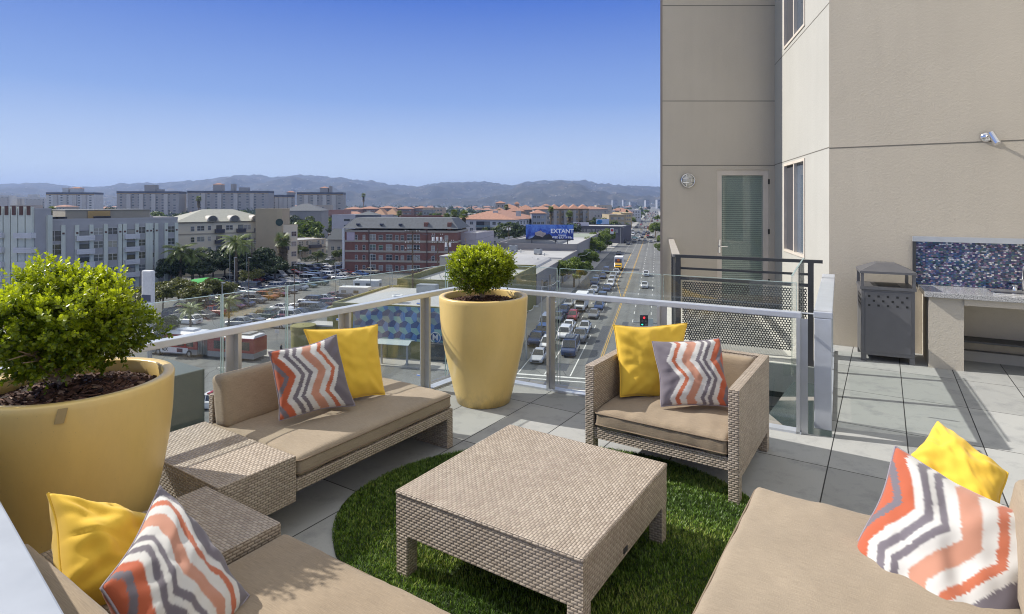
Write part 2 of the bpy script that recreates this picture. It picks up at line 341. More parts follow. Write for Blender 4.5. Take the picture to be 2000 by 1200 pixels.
# ---------------------------------------------------------------- hills
def hill_mesh():
    us=[-700,-400,-200,0,40,90,130,180,230,280,330,400,440,500,550,600,640,680,740,780,820,870,900,940,970,1000,1020,1070,1110,1140,1200,1240,1290,1350,1450,1600,1900,2300]
    vv=[366,360,362,360,359,358,366,366,361,359,357,352,344,343,346,343,347,350,358,362,364,357,356,356,359,362,357,355,354,355,363,362,366,368,372,378,388,395]
    nu,nr=460,46; vs=[];fs=[]
    for j in range(nr):
        t=j/(nr-1)
        for i in range(nu):
            u=-700+3000*i/(nu-1)
            ridge=np.interp(u,us,vv); y=3300+3600*t; x=(u-CX)/F*y
            zr=EYE+(HY-ridge)*6900/F-G                 # ridge height above the plain
            a=mnoise.fractal((x*.0011,y*.0016,3.1),.9,2.1,6); b=abs(mnoise.fractal((x*.0016+9,y*.0009,1.7),1.0,2.0,5))
            base=(t**1.25)*zr
            amp=math.sin(math.pi*min(1,t*1.0))**.8*(1-.62*t)
            z=base + amp*zr*(.50*a-.62*b+.16) + (mnoise.fractal((x*.006,y*.006,.5),.7,2,5)*16*(.3+t)) + (abs(mnoise.noise((x*.030,y*.02,2)))*22*(t>.75)) + (abs(mnoise.noise((x*.009,y*.01,7)))*26*(t>.85))-6*(t>.85)
            if t<.03: z=0
            vs.append((x,y,G-3+max(0,z)))
    for j in range(nr-1):
        for i in range(nu-1): fs.append((j*nu+i,j*nu+i+1,(j+1)*nu+i+1,(j+1)*nu+i))
    k=len(vs)
    for i in range(nu): x,y,z=vs[(nr-1)*nu+i]; vs.append((x*1.08,y*1.08,G-10))
    for i in range(nu-1): fs.append(((nr-1)*nu+i,(nr-1)*nu+i+1,k+i+1,k+i))
    me=bpy.data.meshes.new('hills'); me.from_pydata(vs,[],fs); me.polygons.foreach_set('use_smooth',[True]*len(fs)); uvbox(me); return me
n=NT('chaparral_hills'); v=n.tc('Object')
a=n.noise(v,.009,9,.75); b=n.noise(v,.035,6,.8)
c=n.ramp(a,[(.35,(.024,.024,.020)),(.52,(.050,.045,.036)),(.60,(.14,.115,.085)),(.72,(.30,.24,.18))])
c=n.mix(n.math('MULTIPLY_ADD',b,3,-1.15,True),c,(.022,.034,.018))
M['hill']=n.done(n.bsdf(c,.95,b,1,8))
hills=inst('hills',hill_mesh()); hills.data.materials.append(M['hill']); tag(hills,kind='structure')
# ---------------------------------------------------------------- air
hz=MB().bb((-11000,-400,G-14),(11000,9500,345)); n=NT('thin_haze')
pv=n.new('VolumePrincipled',Density=HAZE if 'HAZE' in globals() else 1.05e-4,Anisotropy=.1); pv.inputs['Color'].default_value=(.46,.62,1,1)
n.t.links.new(pv.outputs[0],n.out.inputs['Volume'])
haze=hz.obj('haze',n.m); tag(haze,kind='stuff'); haze.visible_shadow=True
# ================================================================ the town
rnd=random.Random(7)
_wm={}
def win_mesh(w,h,style='plain'):
    k=(round(w,2),round(h,2),style)
    if k in _wm: return _wm[k]
    mb=MB(); f=.07; fm=0
    mb.bb((-w/2,-.06,0),(w/2,-.002,f)); mb.bb((-w/2,-.06,h-f),(w/2,-.002,h)); mb.bb((-w/2,-.06,f),(-w/2+f,-.002,h-f)); mb.bb((w/2-f,-.06,f),(w/2,-.002,h-f))
    if style=='double': mb.bb((-.04,-.05,f),(.04,-.002,h-f)); 
    if style in('double','sash'): mb.bb((-w/2+f,-.045,h*.5-.03),(-.04 if style=='double' else w/2-f,-.002,h*.5+.03)); 
    if style=='double': mb.bb((.04,-.045,h*.5-.03),(w/2-f,-.002,h*.5+.03))
    mb.bb((-w/2+f,-.03,f),(w/2-f,-.004,h-f),1)
    me=mb.me('window',[M['frame_w'] if style!='dark' else M['dark_metal'],M['win']]); _wm[k]=me; return me
class Bld:
    "a building whose front runs from pixel column u0 at depth y0 to u1 at depth y1; x runs along the front, y goes back"
    def __init__(s,name,label,cat,u0,y0,u1,y1,depth,h,mat,group=None,base=0,wallname='wall',hole=None):
        a=Vector(((u0-CX)/F*y0,y0,0)); b=Vector(((u1-CX)/F*y1,y1,0)); s.L=(b-a).length; s.D=depth; s.h=h
        s.rz=math.atan2(b.y-a.y,b.x-a.x); s.e=empty(name,(a.x,a.y,G),s.rz,label,cat,group); s.n=0; s.mat=mat
        mb=MB().bb((0,0,base),(s.L,depth,h)); mb.obj(wallname,mat,s.e)
    def part(s,name,mats,fn,parent=None,**k):
        mb=MB(); fn(mb); return mb.obj(name,mats,parent or s.e,**k)
    def flat(s,par=.5,roof=None,pm=None,t=.25):
        pm=pm or s.mat; L,D,h=s.L,s.D,s.h
        s.part('roof',roof or M['roof_w'],lambda m:m.bb((.0,.0,h+.003),(L,D,h+.06)))
        def f(m): m.bb((-.04,-.04,h),(L+.04,t,h+par)); m.bb((-.04,D-t,h),(L+.04,D+.04,h+par)); m.bb((-.04,t,h),(t,D-t,h+par)); m.bb((L-t,t,h),(L+.04,D-t,h+par))
        return s.part('parapet',pm,f)
    def hip(s,rh,mat,ov=.5,x0=0,x1=None,y0=0,y1=None,z=None,ridge=None):
        return s.part('roof',mat,lambda m:m.hip(x0,y0,s.L if x1 is None else x1,s.D if y1 is None else y1,(s.h if z is None else z)+.01,rh,ov,ridge=ridge))
    def wins(s,xs,zs,w,h,style='plain',side='front',name='window'):
        me=win_mesh(w,h,style)
        for z in zs:
            for x in xs:
                if s.n>=98: return
                s.n+=1
                if side=='front': inst(name,me,s.e,(x,0,z))
                elif side=='right': inst(name,me,s.e,(s.L,x,z),rz=R(90))
                elif side=='left': inst(name,me,s.e,(0,x,z),rz=R(-90))
    def lsp(s,n,m=.08): return [s.L*(m+(1-2*m)*(i+.5)/n) for i in range(n)]
    def dsp(s,n,m=.05): return [s.D*(m+(1-2*m)*(i+.5)/n) for i in range(n)]
def Hof(v,y): return EYE-(v-HY)*y/F-G            # height above the street seen at row v and depth y
# ---- far residential towers
def tower(label,u0,u1,vt,y,nf,nc,mat,band=True,grp='towers on the plain below the hills',tops=()):
    h=Hof(vt,y); b=Bld('residential_tower',label,'tower block',u0,y,u1,y*1.01,24,h-2.2,mat)
    if band: b.part('top_storey',plain('navy_cladding',(.06,.07,.10),.7),lambda m:m.bb((-.2,-.2,b.h),(b.L+.2,b.D+.2,b.h+3.0))); b.part('cornice_band',plain('ochre_band',(.45,.30,.12),.8),lambda m:m.bb((-.15,-.25,b.h-.8),(b.L+.15,.0,b.h-.01)))
    else: b.flat(2.2)
    zs=[b.h*(i+.4)/nf for i in range(nf)]
    b.wins(b.lsp(nc,.02),zs,3.0,1.8,'dark')
    for (f,w,hh,red) in tops:
        x=b.L*f; b.part('lift_tower',mat,lambda m:m.bb((x,4,b.h+(3.01 if band else 0)),(x+w,14,b.h+hh)))
        if red: b.part('lift_tower_roof',M['tile_r'],lambda m:m.hip(x,4,x+w,14,b.h+hh+.02,2.2,.6))
    for k in range(1,5):
        x=b.L*k/5; b.part('pier',plain('tower_pier',(.46,.445,.42),.9),lambda m:m.bb((x-2.6,-2.2,0),(x+2.6,-.01,b.h-.85)))
    return b
tw=wallm('tower_wall',(.33,.315,.30)); tw2=wallm('pale_tower_wall',(.55,.55,.54))
tower('wide grey tower block with dark top storey, left of the big round tree gap',228,349,375,800,9,10,tw,tops=((.42,14,12,False),(.62,6,6,False)))
tower('widest grey tower block with two lift towers and dark top storey',366,524,374,820,9,10,tw,tops=((.30,12,12,True),(.52,4,13,False),(.62,12,8,False)))
tower('grey tower block half hidden behind its taller neighbour, dark flat top',532,574,382,860,8,6,tw,tops=((.65,12,7,True),))
tower('tall grey slab tower at the right end of the row of towers',580,670,377,790,9,8,tw,tops=((.48,11,9,True),(.68,3,12,False)))
tower('white and navy tower with ochre balconies below the left hills',90,184,377,850,9,8,tw2,tops=((.30,8,10,False),(.46,14,9,True)))
tower('pale stepped tower at the far left behind the art deco block',48,88,386,900,7,5,tw2,False,tops=((.1,12,7,False),))
tower('plain white slab tower at the left edge of the photo',-20,19,382,880,8,4,tw2,False)
tower('low white tower between two taller far left towers',22,50,385,920,7,4,tw2,False)
# ---- art deco tower at the left edge
gpil=wallm('pale_green_pilaster',(.62,.65,.58)); gw=wallm('grey_violet_wall',(.40,.395,.41)); 
h=Hof(412,122); b=Bld('apartment_block','pale green art deco apartment block with zigzag parapet at left edge','apartment block',-60,124,68,122,3.8,h,gw)
b.flat(.5,M['roof_g'])
L=b.L
b.part('side_pilaster',gpil,lambda m:m.bb((L+.001,2.6,0),(L+.4,3.7,b.h-1)))
for i in range(9):
    x=.9+i*(L-1.8)/8; b.part('pilaster',gpil,lambda m:m.bb((x-.75,-.5,0),(x+.75,-.001,b.h+.8))); b.part('pilaster_cap',plain('brown_cap',(.12,.06,.05),.8),lambda m:m.bb((x-.4,-.62,b.h-.9),(x+.4,-.501,b.h+1.0)))
for i in range(8):
    if i%2==0:
        x=.9+(i+.5)*(L-1.8)/8
        b.part('zigzag_panel',plain('brown_cap',(.12,.06,.05)),lambda m:m.add([(x-1.1,-.3,b.h-.2),(x,-.3,b.h-1.2),(x+1.1,-.3,b.h-.2),(x,-.3,b.h+.4),(x-1.1,-.05,b.h-.2),(x,-.05,b.h-1.2),(x+1.1,-.05,b.h-.2),(x,-.05,b.h+.4)],[(0,1,2,3),(4,5,6,7),(0,1,5,4),(1,2,6,5),(2,3,7,6),(3,0,4,7)]))
xs=[.9+(i+.5)*(L-1.8)/8 for i in range(8)]
b.wins(xs,[b.h-3.2-3.05*k for k in range(5)],1.6,1.9,'double')
wb=wallm('white_balcony',(.62,.62,.64))
def balc(b,x,z,w,mat,d=1.2,rail=1.0,side='front'):
    "a balcony: slab, upstand and soffit shade recess"
    e=MB(); e.bb((x-w/2,-d,z-.15),(x+w/2,-.002,z)); e.bb((x-w/2,-d,z),(x+w/2,-d+.1,z+rail)); e.bb((x-w/2,-d+.1,z),(x-w/2+.1,-.002,z+rail)); e.bb((x+w/2-.1,-d+.1,z),(x+w/2,-.002,z+rail))
    for k in (.3,.65): e.bb((x-w/2-.02,-d-.03,z+rail*k),(x+w/2+.02,-d-.001,z+rail*k+.06))
    o=e.obj('balcony',mat,b.e); inst('balcony_door',win_mesh(w*.62,2.05,'dark'),b.e,(x,0,z)); return o
for k in range(4): balc(b,xs[7]+1.2*0,b.h-5.6-3.05*k,4.2,wb)
for k in range(4): balc(b,xs[3],b.h-5.6-3.05*k,4.2,wb)
# ---- long grey art deco block
h=Hof(431,133); b=Bld('apartment_block','long grey apartment block with slim pale piers and white balconies','apartment block',95,126,347,146,16,h,gw)
b.flat(.5,M['roof_g'])
def px(u): 
    "local x on the front of b for pixel column u"
    c=math.cos(b.rz); s_=math.sin(b.rz); x0,y0=b.e.location.x,b.e.location.y; t=(u-CX)/F
    return (t*y0-x0)/(c-t*s_)
for u in (123,150,178,206,234,243,267,287,294,305,324,344):
    x=px(u); b.part('pier',gpil,lambda m:m.bb((x-.38,-.35,0),(x+.38,-.001,b.h-.9))); b.part('pier_cap',plain('brown_cap',(.12,.06,.05)),lambda m:m.bb((x-.2,-.42,b.h-2.9),(x+.2,-.351,b.h-2.5)))
for u,w in ((165,3.4),(256,3.0)):
    for k in range(4): balc(b,px(u),b.h-4.3-3.0*k,w,wb)
for u in (192,220,277,334): b.wins([px(u)],[b.h-3.3-3.0*k for k in range(4)],1.9,1.6,'double')
for u in (298,): b.wins([px(u)],[b.h-3.3-3.0*k for k in range(4)],.8,1.3,'sash')
b.wins([px(106)],[b.h-4.4,b.h-7.4],2.6,2.4,'double')
b.part('penthouse',wallm('buff_penthouse',(.34,.31,.25)),lambda m:m.bb((px(134),2.5,b.h+.07),(px(300),13,b.h+2.3)))
b.part('penthouse_roof',M['roof_g'],lambda m:m.bb((px(133),2.3,b.h+2.31),(px(301),13.2,b.h+2.5)))
b.part('penthouse_door',plain('mustard_wall',(.45,.30,.12)),lambda m:m.bb((px(178),2.3,b.h+.08),(px(222),2.49,b.h+2.2)))
for i in range(16): 
    x=px(97+i*3.6 if i<10 else 190+(i-10)*5); b.part('rooftop_unit',plain('dark_roof_unit',(.05,.05,.06)),lambda m:m.bb((x-.35,.7,b.h+.07),(x+.35,1.5,b.h+.95)))
# ---- cream apartment building with arched dormers
cream=wallm('cream_wall',(.74,.66,.50)); h=Hof(433,165)
b=Bld('apartment_building','cream four storey apartment building with barrel dormers and dark balconies','apartment building',345,158,535,176,18,h,cream)
b.hip(3.4,plain('sage_shingle_roof',(.34,.34,.29),.9,var=.15,vscale=1),.6)
rf=[o for o in b.e.children if o.name.startswith('roof')][0]
for u in (415,458,500):
    x=px(u)
    def f(m):
        n=10; R0=1.5
        for yy in (0,): pass
        vs_=[(x+R0*math.cos(math.pi*k/n),y_,b.h+.2+R0*math.sin(math.pi*k/n)) for y_ in (-.4,5) for k in range(n+1)]
        m.add(vs_,[(k,k+1,n+2+k,n+1+k) for k in range(n)]+[tuple(range(n+1))])
    d=b.part('dormer',plain('dormer_roof',(.46,.43,.38)),f,parent=rf)
    b.part('dormer_window',M['win'],lambda m:m.lathe([(0.02,0),(1.0,0),(1.0,.1)],20),parent=rf,loc=(0,0,0)).matrix_local=Matrix.Translation((x,-.43,b.h+.7))@Matrix.Rotation(R(90),4,'X')
dkb=plain('dark_iron_balcony',(.06,.06,.08),.6)
for u in (428,470,505):
    for k in range(4): balc(b,px(u),b.h-3.1-3.0*k,2.4,dkb,1.1,.95)
for u in (376,): b.wins([px(u)],[b.h-2.6-3.0*k for k in range(4)],1.0,1.4,'sash')
for u in (392,448,483,517): b.wins([px(u)],[b.h-2.5-3.0*k for k in range(4)],1.9,1.4,'double')
for u in (409,): b.wins([px(u)],[b.h-2.4-3.0*k for k in range(4)],.9,1.3,'sash')
b.part('string_course',plain('string_course',(.40,.35,.27)),lambda m:(m.bb((-.05,-.12,b.h-3.5),(b.L+.05,-.001,b.h-3.2)),m.bb((-.05,-.2,b.h-.35),(b.L+.05,-.001,b.h-.02))))
tanw=wallm('tan_clock_tower_wall',(.48,.39,.26)); h=Hof(410,170)
b=Bld('clock_tower','square tan stair tower with a round dark clock on its right corner','tower',499,170,551,171,9,h,tanw); b.flat(.3)
b.part('clock',plain('dark_green_clock',(.03,.06,.05),.4),lambda m:m.lathe([(.02,0),(1.05,0),(1.05,.12),(.9,.12)],24)).matrix_local=Matrix.Translation((px(546),-.12,b.h-3.7))@Matrix.Rotation(R(90),4,'X')
b.part('corner_strip',wallm('light_tan_strip',(.50,.41,.27)),lambda m:m.bb((px(541),-.1,0),(b.L+.02,-.001,b.h)))
h=Hof(441,176); b=Bld('apartment_wing','narrow cream wing with white windows right of the clock tower','apartment building',551,172,581,176,12,h,cream); b.flat(.35,M['roof_g'])
for u in (574,): b.wins([px(u)],[b.h-3.2-3.0*k for k in range(4)],1.7,1.5,'double')
balc(b,px(556),b.h-4,1.6,dkb); balc(b,px(556),b.h-7,1.6,dkb)
# ---- two storey buildings between cream block and brick block
h=Hof(470,214); b=Bld('apartment_house','low beige two storey house with a dark string course beside the clock wing','house',581,212,636,222,13,h,wallm('beige_house_wall',(.46,.40,.32))); b.flat(.3,M['roof_w'])
b.wins([px(u) for u in (586,590,600,606,622,630)],[1.2,4.6],1.1,1.6,'sash')
b.part('string_course',M['dark_metal'],lambda m:m.bb((0,-.15,3.4),(b.L,-.001,3.7))); balc(b,px(614),3.6,5,dkb)
h=Hof(468,205); b=Bld('gabled_house','small pale house with a dark slate gable roof and brick chimney','house',640,205,672,204,11,h,wallm('pale_house_wall',(.48,.44,.38)))
b.part('roof',plain('dark_slate',(.05,.06,.07),.8),lambda m:m.add([(-.4,-.6,h),(b.L+.4,-.6,h),(b.L+.4,11.4,h),(-.4,11.4,h),(-.4,5.4,h+3.6),(b.L+.4,5.4,h+3.6)],[(0,1,5,4),(2,3,4,5),(0,4,3),(1,2,5),(3,2,1,0)]))
b.part('chimney',M['dkbrick'],lambda m:m.bb((-.9,2,0),(.0,3.4,h+1.8))); b.wins([px(650),px(662)],[1,3.6],1.3,1.4,'double')
h=Hof(421,300); b=Bld('apartment_house','lavender grey flat roofed block behind the house with the slate gable','building',648,300,742,292,20,h,wallm('lavender_wall',(.45,.44,.47))); b.flat(.4)
b.wins([px(u) for u in (678,690,704,716,728)],[b.h-3,b.h-6],4,1.3)
h=Hof(412,330); b=Bld('church_hall','long grey roofed hall behind the clock tower','building',552,330,628,332,18,h,wallm('hall_wall',(.3,.29,.28))); b.hip(4,M['shingle'],.6)
h=Hof(411,420); b=Bld('rose_wall_building','low rose coloured wall building in front of the right tower','building',638,400,672,400,18,h,wallm('rose_wall',(.36,.20,.17))); b.flat(.4)
# ---- brick block
n=NT('red_brick_wall'); v=n.tc('UV'); bt=n.new('TexBrick',{'offset':.5},Scale=1,Mortar_Size=.014,Brick_Width=.24,Row_Height=.085); n.set(bt.inputs['Vector'],v)
bt.inputs['Color1'].default_value=(.20,.075,.055,1); bt.inputs['Color2'].default_value=(.30,.115,.085,1); bt.inputs['Mortar'].default_value=(.24,.17,.14,1)
M['brick']=n.done(n.bsdf(n.mix(n.math('MULTIPLY',n.noise(v,.8,5),.5),bt.outputs[0],(.16,.06,.05)),.9))
h=Hof(450,168); b=Bld('brick_apartment_building','red brick three storey apartment building with pale bands and grey mansard roof','apartment building',674,170,892,165,14,h,M['brick'])
brick=b
bandm=wallm('pale_band',(.42,.38,.31))
for z in (h-.55,h-3.45,h-6.4,h-9.2): b.part('stone_band',bandm,lambda m:m.bb((-.08,-.1,z-.02),(b.L+.08,b.D+.08,z+.55)))
def mans(m):
    L,D=b.L,b.D; z=h+.545; zz=z+3.0
    m.add([(-.6,-.6,z),(L+.6,-.6,z),(L+.6,D+.6,z),(-.6,D+.6,z),(2.2,2.6,zz),(L-2.2,2.6,zz),(L-2.2,D-2.6,zz),(2.2,D-2.6,zz)],[(0,1,5,4),(1,2,6,5),(2,3,7,6),(3,0,4,7),(4,5,6,7),(3,2,1,0)])
    m.add([(5.6,-.62,z+.01),(10.4,-.62,z+.01),(8,2.7,zz+.02),(8,5,zz+.02)],[(0,1,2),(1,3,2),(0,2,3)])
rf=b.part('roof',M['shingle'],mans)
for u in (699,745,782): x=px(u); b.part('roof_vent',plain('dark_vent',(.04,.05,.09)),lambda m:m.bb((x-.5,-.1,h+1.4),(x+.3,.9,h+1.9)),parent=rf)
for u in (831,877): x=px(u); b.part('chimney',M['brick'],lambda m:(m.bb((x-.5,.0,h+.3),(x+.6,1.1,h+2.3))),parent=rf)
for u in (728,768,824): pass
for us_,w,st in (((696,711),.8,'sash'),((728,801),1.9,'double'),((744,),1.3,'sash'),((760,814),1.9,'double'),((775,786,846,872),1.0,'sash')):
    b.wins([px(u) for u in us_],[h-2.9-2.93*k for k in range(4)],w,1.5 if w<1.5 else 1.7,st)
b.part('corner_pier',M['white'],lambda m:m.bb((-.75,-.3,0),(-.09,.4,h+.4)))
b.part('drainpipe',M['dkbrick'],lambda m:(m.bb((px(721)-.12,-.25,0),(px(721)+.12,-.11,h+.4)),m.bb((px(834)-.12,-.25,0),(px(834)+.12,-.11,h+.4))))
sg=b.part('wall_banner',plain('faded_banner',(.52,.44,.50),.8),lambda m:m.bb((px(677.5),-.16,h-3.1),(px(693),-.11,h-.65)))
h=Hof(422,178); b=Bld('attic_block','dark glazed attic block on the far side of the brick building','building',694,190,734,190,8,h,wallm('dark_attic',(.12,.13,.16))); b.hip(1.2,M['shingle'],.1)
# ---- right of the brick block
h=Hof(455,176); b=Bld('lavender_building','low lavender grey building with tall windows right of the brick building','building',893,170,930,168,14,h,wallm('lavender2',(.43,.40,.42))); b.flat(.4); b.wins([px(u) for u in (899,906,918)],[h-4.6],1.1,1.8,'sash')
h=Hof(466,186); b=Bld('porch_house','small white house with a dark hipped roof below the big white apartments','house',931,184,958,184,10,h,wallm('white_house',(.6,.6,.58))); b.hip(2.6,plain('dark_slate',(.05,.06,.07)),.7); b.wins([px(938),px(948)],[h-3.4],1.6,2,'double')
h=Hof(429,284); b=Bld('white_apartment_building','white four storey apartment building with terracotta hipped roof','apartment building',888,290,1006,280,40,h,wallm('white_apartment_wall',(.62,.62,.62)))
b.hip(4.2,M['tile_r'],.8,ridge=9); 
for u,w in ((892,1.2),(907,1.8),(921,1.8),(965,1.8),(976,1.2)): b.wins([px(u)],[h-2.6-3.1*k for k in range(4)],w,1.5,'double' if w>1.5 else 'sash')
for u in (938,949): 
    for k in range(3):
        x=px(u); b.part('balcony',plain('teal_balcony',(.20,.28,.32)),lambda m:m.bb((x-2.2,-.5,h-3.9-3.1*k),(x+2.2,-.02,h-2.9-3.1*k)),None); inst('balcony_door',win_mesh(4.2,2.6,'dark'),b.e,(x,0,h-3.6-3.1*k))
b.wins(b.dsp(7),[h-2.6-3.1*k for k in range(4)],2.2,1.8,'double','right')
for i,u in enumerate((958,1004)): x=px(u); b.part('chimney',wallm('chimney_white',(.5,.5,.5)),lambda m:m.bb((x-1,6,h+1.5),(x+1,8,h+4.2)))
# clusters behind
def block(name,label,cat,u0,u1,vt,y,dep,mat,roof=None,rh=2,nw=4,ww=1.6,dy=0,fl=3,group=None):
    global b
    hh=Hof(vt,y); b=Bld(name,label,cat,u0,y,u1,y+dy,dep,hh,mat,group)
    if roof is None: b.flat(.5)
    else: b.hip(rh,roof,.7)
    nf=max(1,min(fl,int(hh/3.1)))
    b.wins(b.lsp(nw),[hh-2.7-3.05*k for k in range(nf)],ww,1.5,'double' if ww>1.4 else 'sash'); return b
wtan=wallm('tan_block_wall',(.33,.26,.18)); wgb=wallm('grey_blue_block',(.32,.35,.40)); wpe=wallm('peach_wall',(.50,.38,.28)); wgr=wallm('grey_house_wall',(.38,.37,.36))
block('apartment_block','grey blue block with terracotta eaves behind the large billboard','apartment block',1038,1066,417,300,14,wgb,M['tile_r'],1.8,3)
block('apartment_block','grey block with stepped terracotta roofs right of the grey blue one','apartment block',1042,1078,409,350,16,wgr,M['tile_r'],2,4)
for i,(u0,u1,vt,y,lb) in enumerate(((958,992,416,370,'terracotta roofed apartments just behind the left half of the white building'),(990,1024,413,385,'terracotta roofed apartments behind the right half of the white building'),(1010,1044,410,400,'wide terracotta roofed block above the white building corner'),(975,1012,407,430,'small pale block with peaked tile roof above the terracotta cluster'))):
    block('terracotta_apartments',lb,'apartment block',u0,u1,vt,y,18,wallm('buff_wall',(.44,.38,.31)),M['tile_r'],3.4,4)
block('stair_tower','square grey tower with a small red tile cap above the terracotta cluster','tower',968,987,397,420,9,wgr,M['tile_r'],1.5,2,1.2)
block('stair_tower','slim pale tower with a small red cap right of the square grey tower','tower',1005,1014,398,440,5,wallm('buff_wall',(.44,.38,.31)),M['tile_r'],1.5,1,1)
for i,(u0,u1,lb) in enumerate(((1074,1094,'leftmost bay of the tan gabled apartment row beyond the billboard'),(1094,1113,'second gabled tan bay in the apartment row beyond the billboard'),(1113,1131,'third gabled tan bay in the apartment row beyond the billboard'),(1131,1150,'tall round windowed tan bay at the right of the gabled row'),)):
    bb_=block('gabled_apartments',lb,'apartment block',u0,u1,408,350+i*4,14,wtan,M['tile_r'],2.6,2,1.8,fl=4)
    bb_.part('bay',wgr,lambda m:m.bb((bb_.L*.35,-1.3,0),(bb_.L*.65,-.01,bb_.h-1.0)))
block('apartment_block','grey apartments with red roofs at the end of the gabled row','apartment block',1150,1188,409,420,16,wgr,M['tile_r'],2,5,dy=10)
block('commercial_building','tan boxy building with slanted roof beside the avenue, beyond the blue billboard','commercial building',1190,1222,421,380,30,wallm('tan_shop',(.36,.30,.20)),None,0,4)
block('commercial_building','mustard flat topped building along the far avenue','commercial building',1213,1234,417,470,40,wallm('mustard_shop',(.45,.36,.20)),None,0,4)
block('commercial_building','white roofed low building far down the left of the avenue','commercial building',1228,1252,411,640,30,wallm('white_shop',(.6,.6,.6)),None,0,4)
block('commercial_building','dark low shop row just past the far crossing, left side','shop',1121,1216,443,300,26,wallm('dark_shop',(.09,.09,.11)),None,0,9,dy=-9,fl=1)
for (u0,u1,vt,y,lb) in ((672,702,409,560,'first'),(700,735,408,575,'second'),(738,770,407,590,'third'),(772,806,408,600,'fourth'),(808,832,407,610,'fifth')):
    block('condominium',f'long rose brown condominium with tile roof, {lb} from the left in the far row','apartment block',u0,u1,vt,y,20,wallm('rose_brown',(.30,.18,.15)),M['tile_r'],2.4,7)
block('commercial_building','dark red brick low building behind the brick apartments','building',782,870,425,255,18,wallm('brown_red',(.17,.08,.07)),None,0,6,dy=4)
block('apartment_house','white gabled house with tan tile roof behind the slate mansard, left','house',728,752,421,300,14,wallm('white_house',(.6,.6,.58)),plain('tan_tile',(.42,.26,.17),.9),3.4,3)
block('apartment_house','white gabled house with tan tile roof behind the slate mansard, right','house',752,776,420,306,14,wallm('white_house',(.6,.6,.58)),plain('tan_tile',(.42,.26,.17),.9),3.4,3)
block('rooftop_house','small white rooftop building with dark openings behind the brick roof','building',740,773,428,230,8,wallm('white_shop',(.6,.6,.6)),None,0,4,1.2,fl=1)
block('peach_building','peach two storey building left of the tall palms','building',826,868,407,520,14,wpe,None,0,6)
block('grey_building','small dark grey block left of the tall palms','building',825,846,412,480,12,wallm('dark_grey_wall',(.25,.26,.27)),None,0,3)
for (u0,u1,vt,y,c) in ((20,60,402,700,0),(100,130,404,640,1),(590,640,402,620,2),(1060,1075,402,640,3),(1165,1195,402,760,4)):
    block('distant_building',('low pale roofed building below the far left towers','small tan house at the foot of the white and navy tower','flat pale building below the right tower','small buff block left of the gabled row','pale building just above the gabled row right end')[c],'building',u0,u1,vt,y,18,wallm('buff_wall',(.44,.38,.31)),(None,M['tile_r'],None,M['tile_r'],None)[c],2,4)
# ---- street-side commercial roofs
def sbox(name,label,q0,q1,p0,p1,h,mat,roof,par=.6,base=0):
    e=empty(name,SP(q0,p0),SROT,label,'commercial building'); L=q1-q0; D=p1-p0
    MB().bb((0,0,base),(L,D,h)).obj('wall',mat,e); 
    MB().bb((0,0,h+.003),(L,D,h+.06)).obj('roof',roof,e)
    t=.3
    m=MB(); m.bb((-.04,-.04,h),(L+.04,t,h+par)); m.bb((-.04,D-t,h),(L+.04,D+.04,h+par)); m.bb((-.04,t,h),(t,D-t,h+par)); m.bb((L-t,t,h),(L+.04,D-t,h+par)); m.obj('parapet',mat,e)
    return e,L,D
greyw=wallm('grey_side_wall',(.30,.28,.27)); QW=QL-4.3
e,L,D=sbox('long_warehouse','long low building with pale roof and plain dark wall along the avenue',QW-25,QW,172,246,7.4,greyw,M['roof_w'])
inst_me=MB(); 
m=MB()
for k in range(12): a0=math.pi*k/12; a1=math.pi*(k+1)/12; m.add([(11-8*math.cos(a0),.5,7.5+2.0*math.sin(a0)),(11-8*math.cos(a1),.5,7.5+2.0*math.sin(a1)),(11-8*math.cos(a1),30,7.5+2.0*math.sin(a1)),(11-8*math.cos(a0),30,7.5+2.0*math.sin(a0))],[(0,1,2,3)])
m.add([(11-8*math.cos(math.pi*k/12),.5,7.5+2.0*math.sin(math.pi*k/12)) for k in range(13)],[tuple(range(13))]); m.obj('vaulted_roof',M['roof_g'],e)
m=MB(); m.bb((.5,44,7.5),(24,70,7.62)); m.obj('green_roof',M['roof_gr'],e)
e,L,D=sbox('flat_roofed_shops','cluster of flat grey roofed shops beside the avenue with vents on top',QW-24,QW,112,171.6,5.6,greyw,M['roof_g'])
m=MB(); m.bb((.5,38,5.67),(23.5,59,5.9)); m.obj('white_roof_section',M['roof_w'],e)
m=MB()
for k in range(12): a0=math.pi*k/12; a1=math.pi*(k+1)/12; m.add([(12-9*math.cos(a0),8,5.67+1.3*math.sin(a0)),(12-9*math.cos(a1),8,5.67+1.3*math.sin(a1)),(12-9*math.cos(a1),34,5.67+1.3*math.sin(a1)),(12-9*math.cos(a0),34,5.67+1.3*math.sin(a0))],[(0,1,2,3)])
m.obj('vaulted_roof',M['roof_w'],e)
for i in range(6):
    y=6+i*9; m=MB(); m.bb((L-.02,y,1.2),(L+.12,y+5.5,3.6)); m.obj('shop_window',M['win'],e)
    m=MB(); m.bb((L+.0,y-1.2,0),(L+.3,y-.6,4.4)); m.obj('pilaster',wallm('buff_wall',(.44,.38,.31)),e)
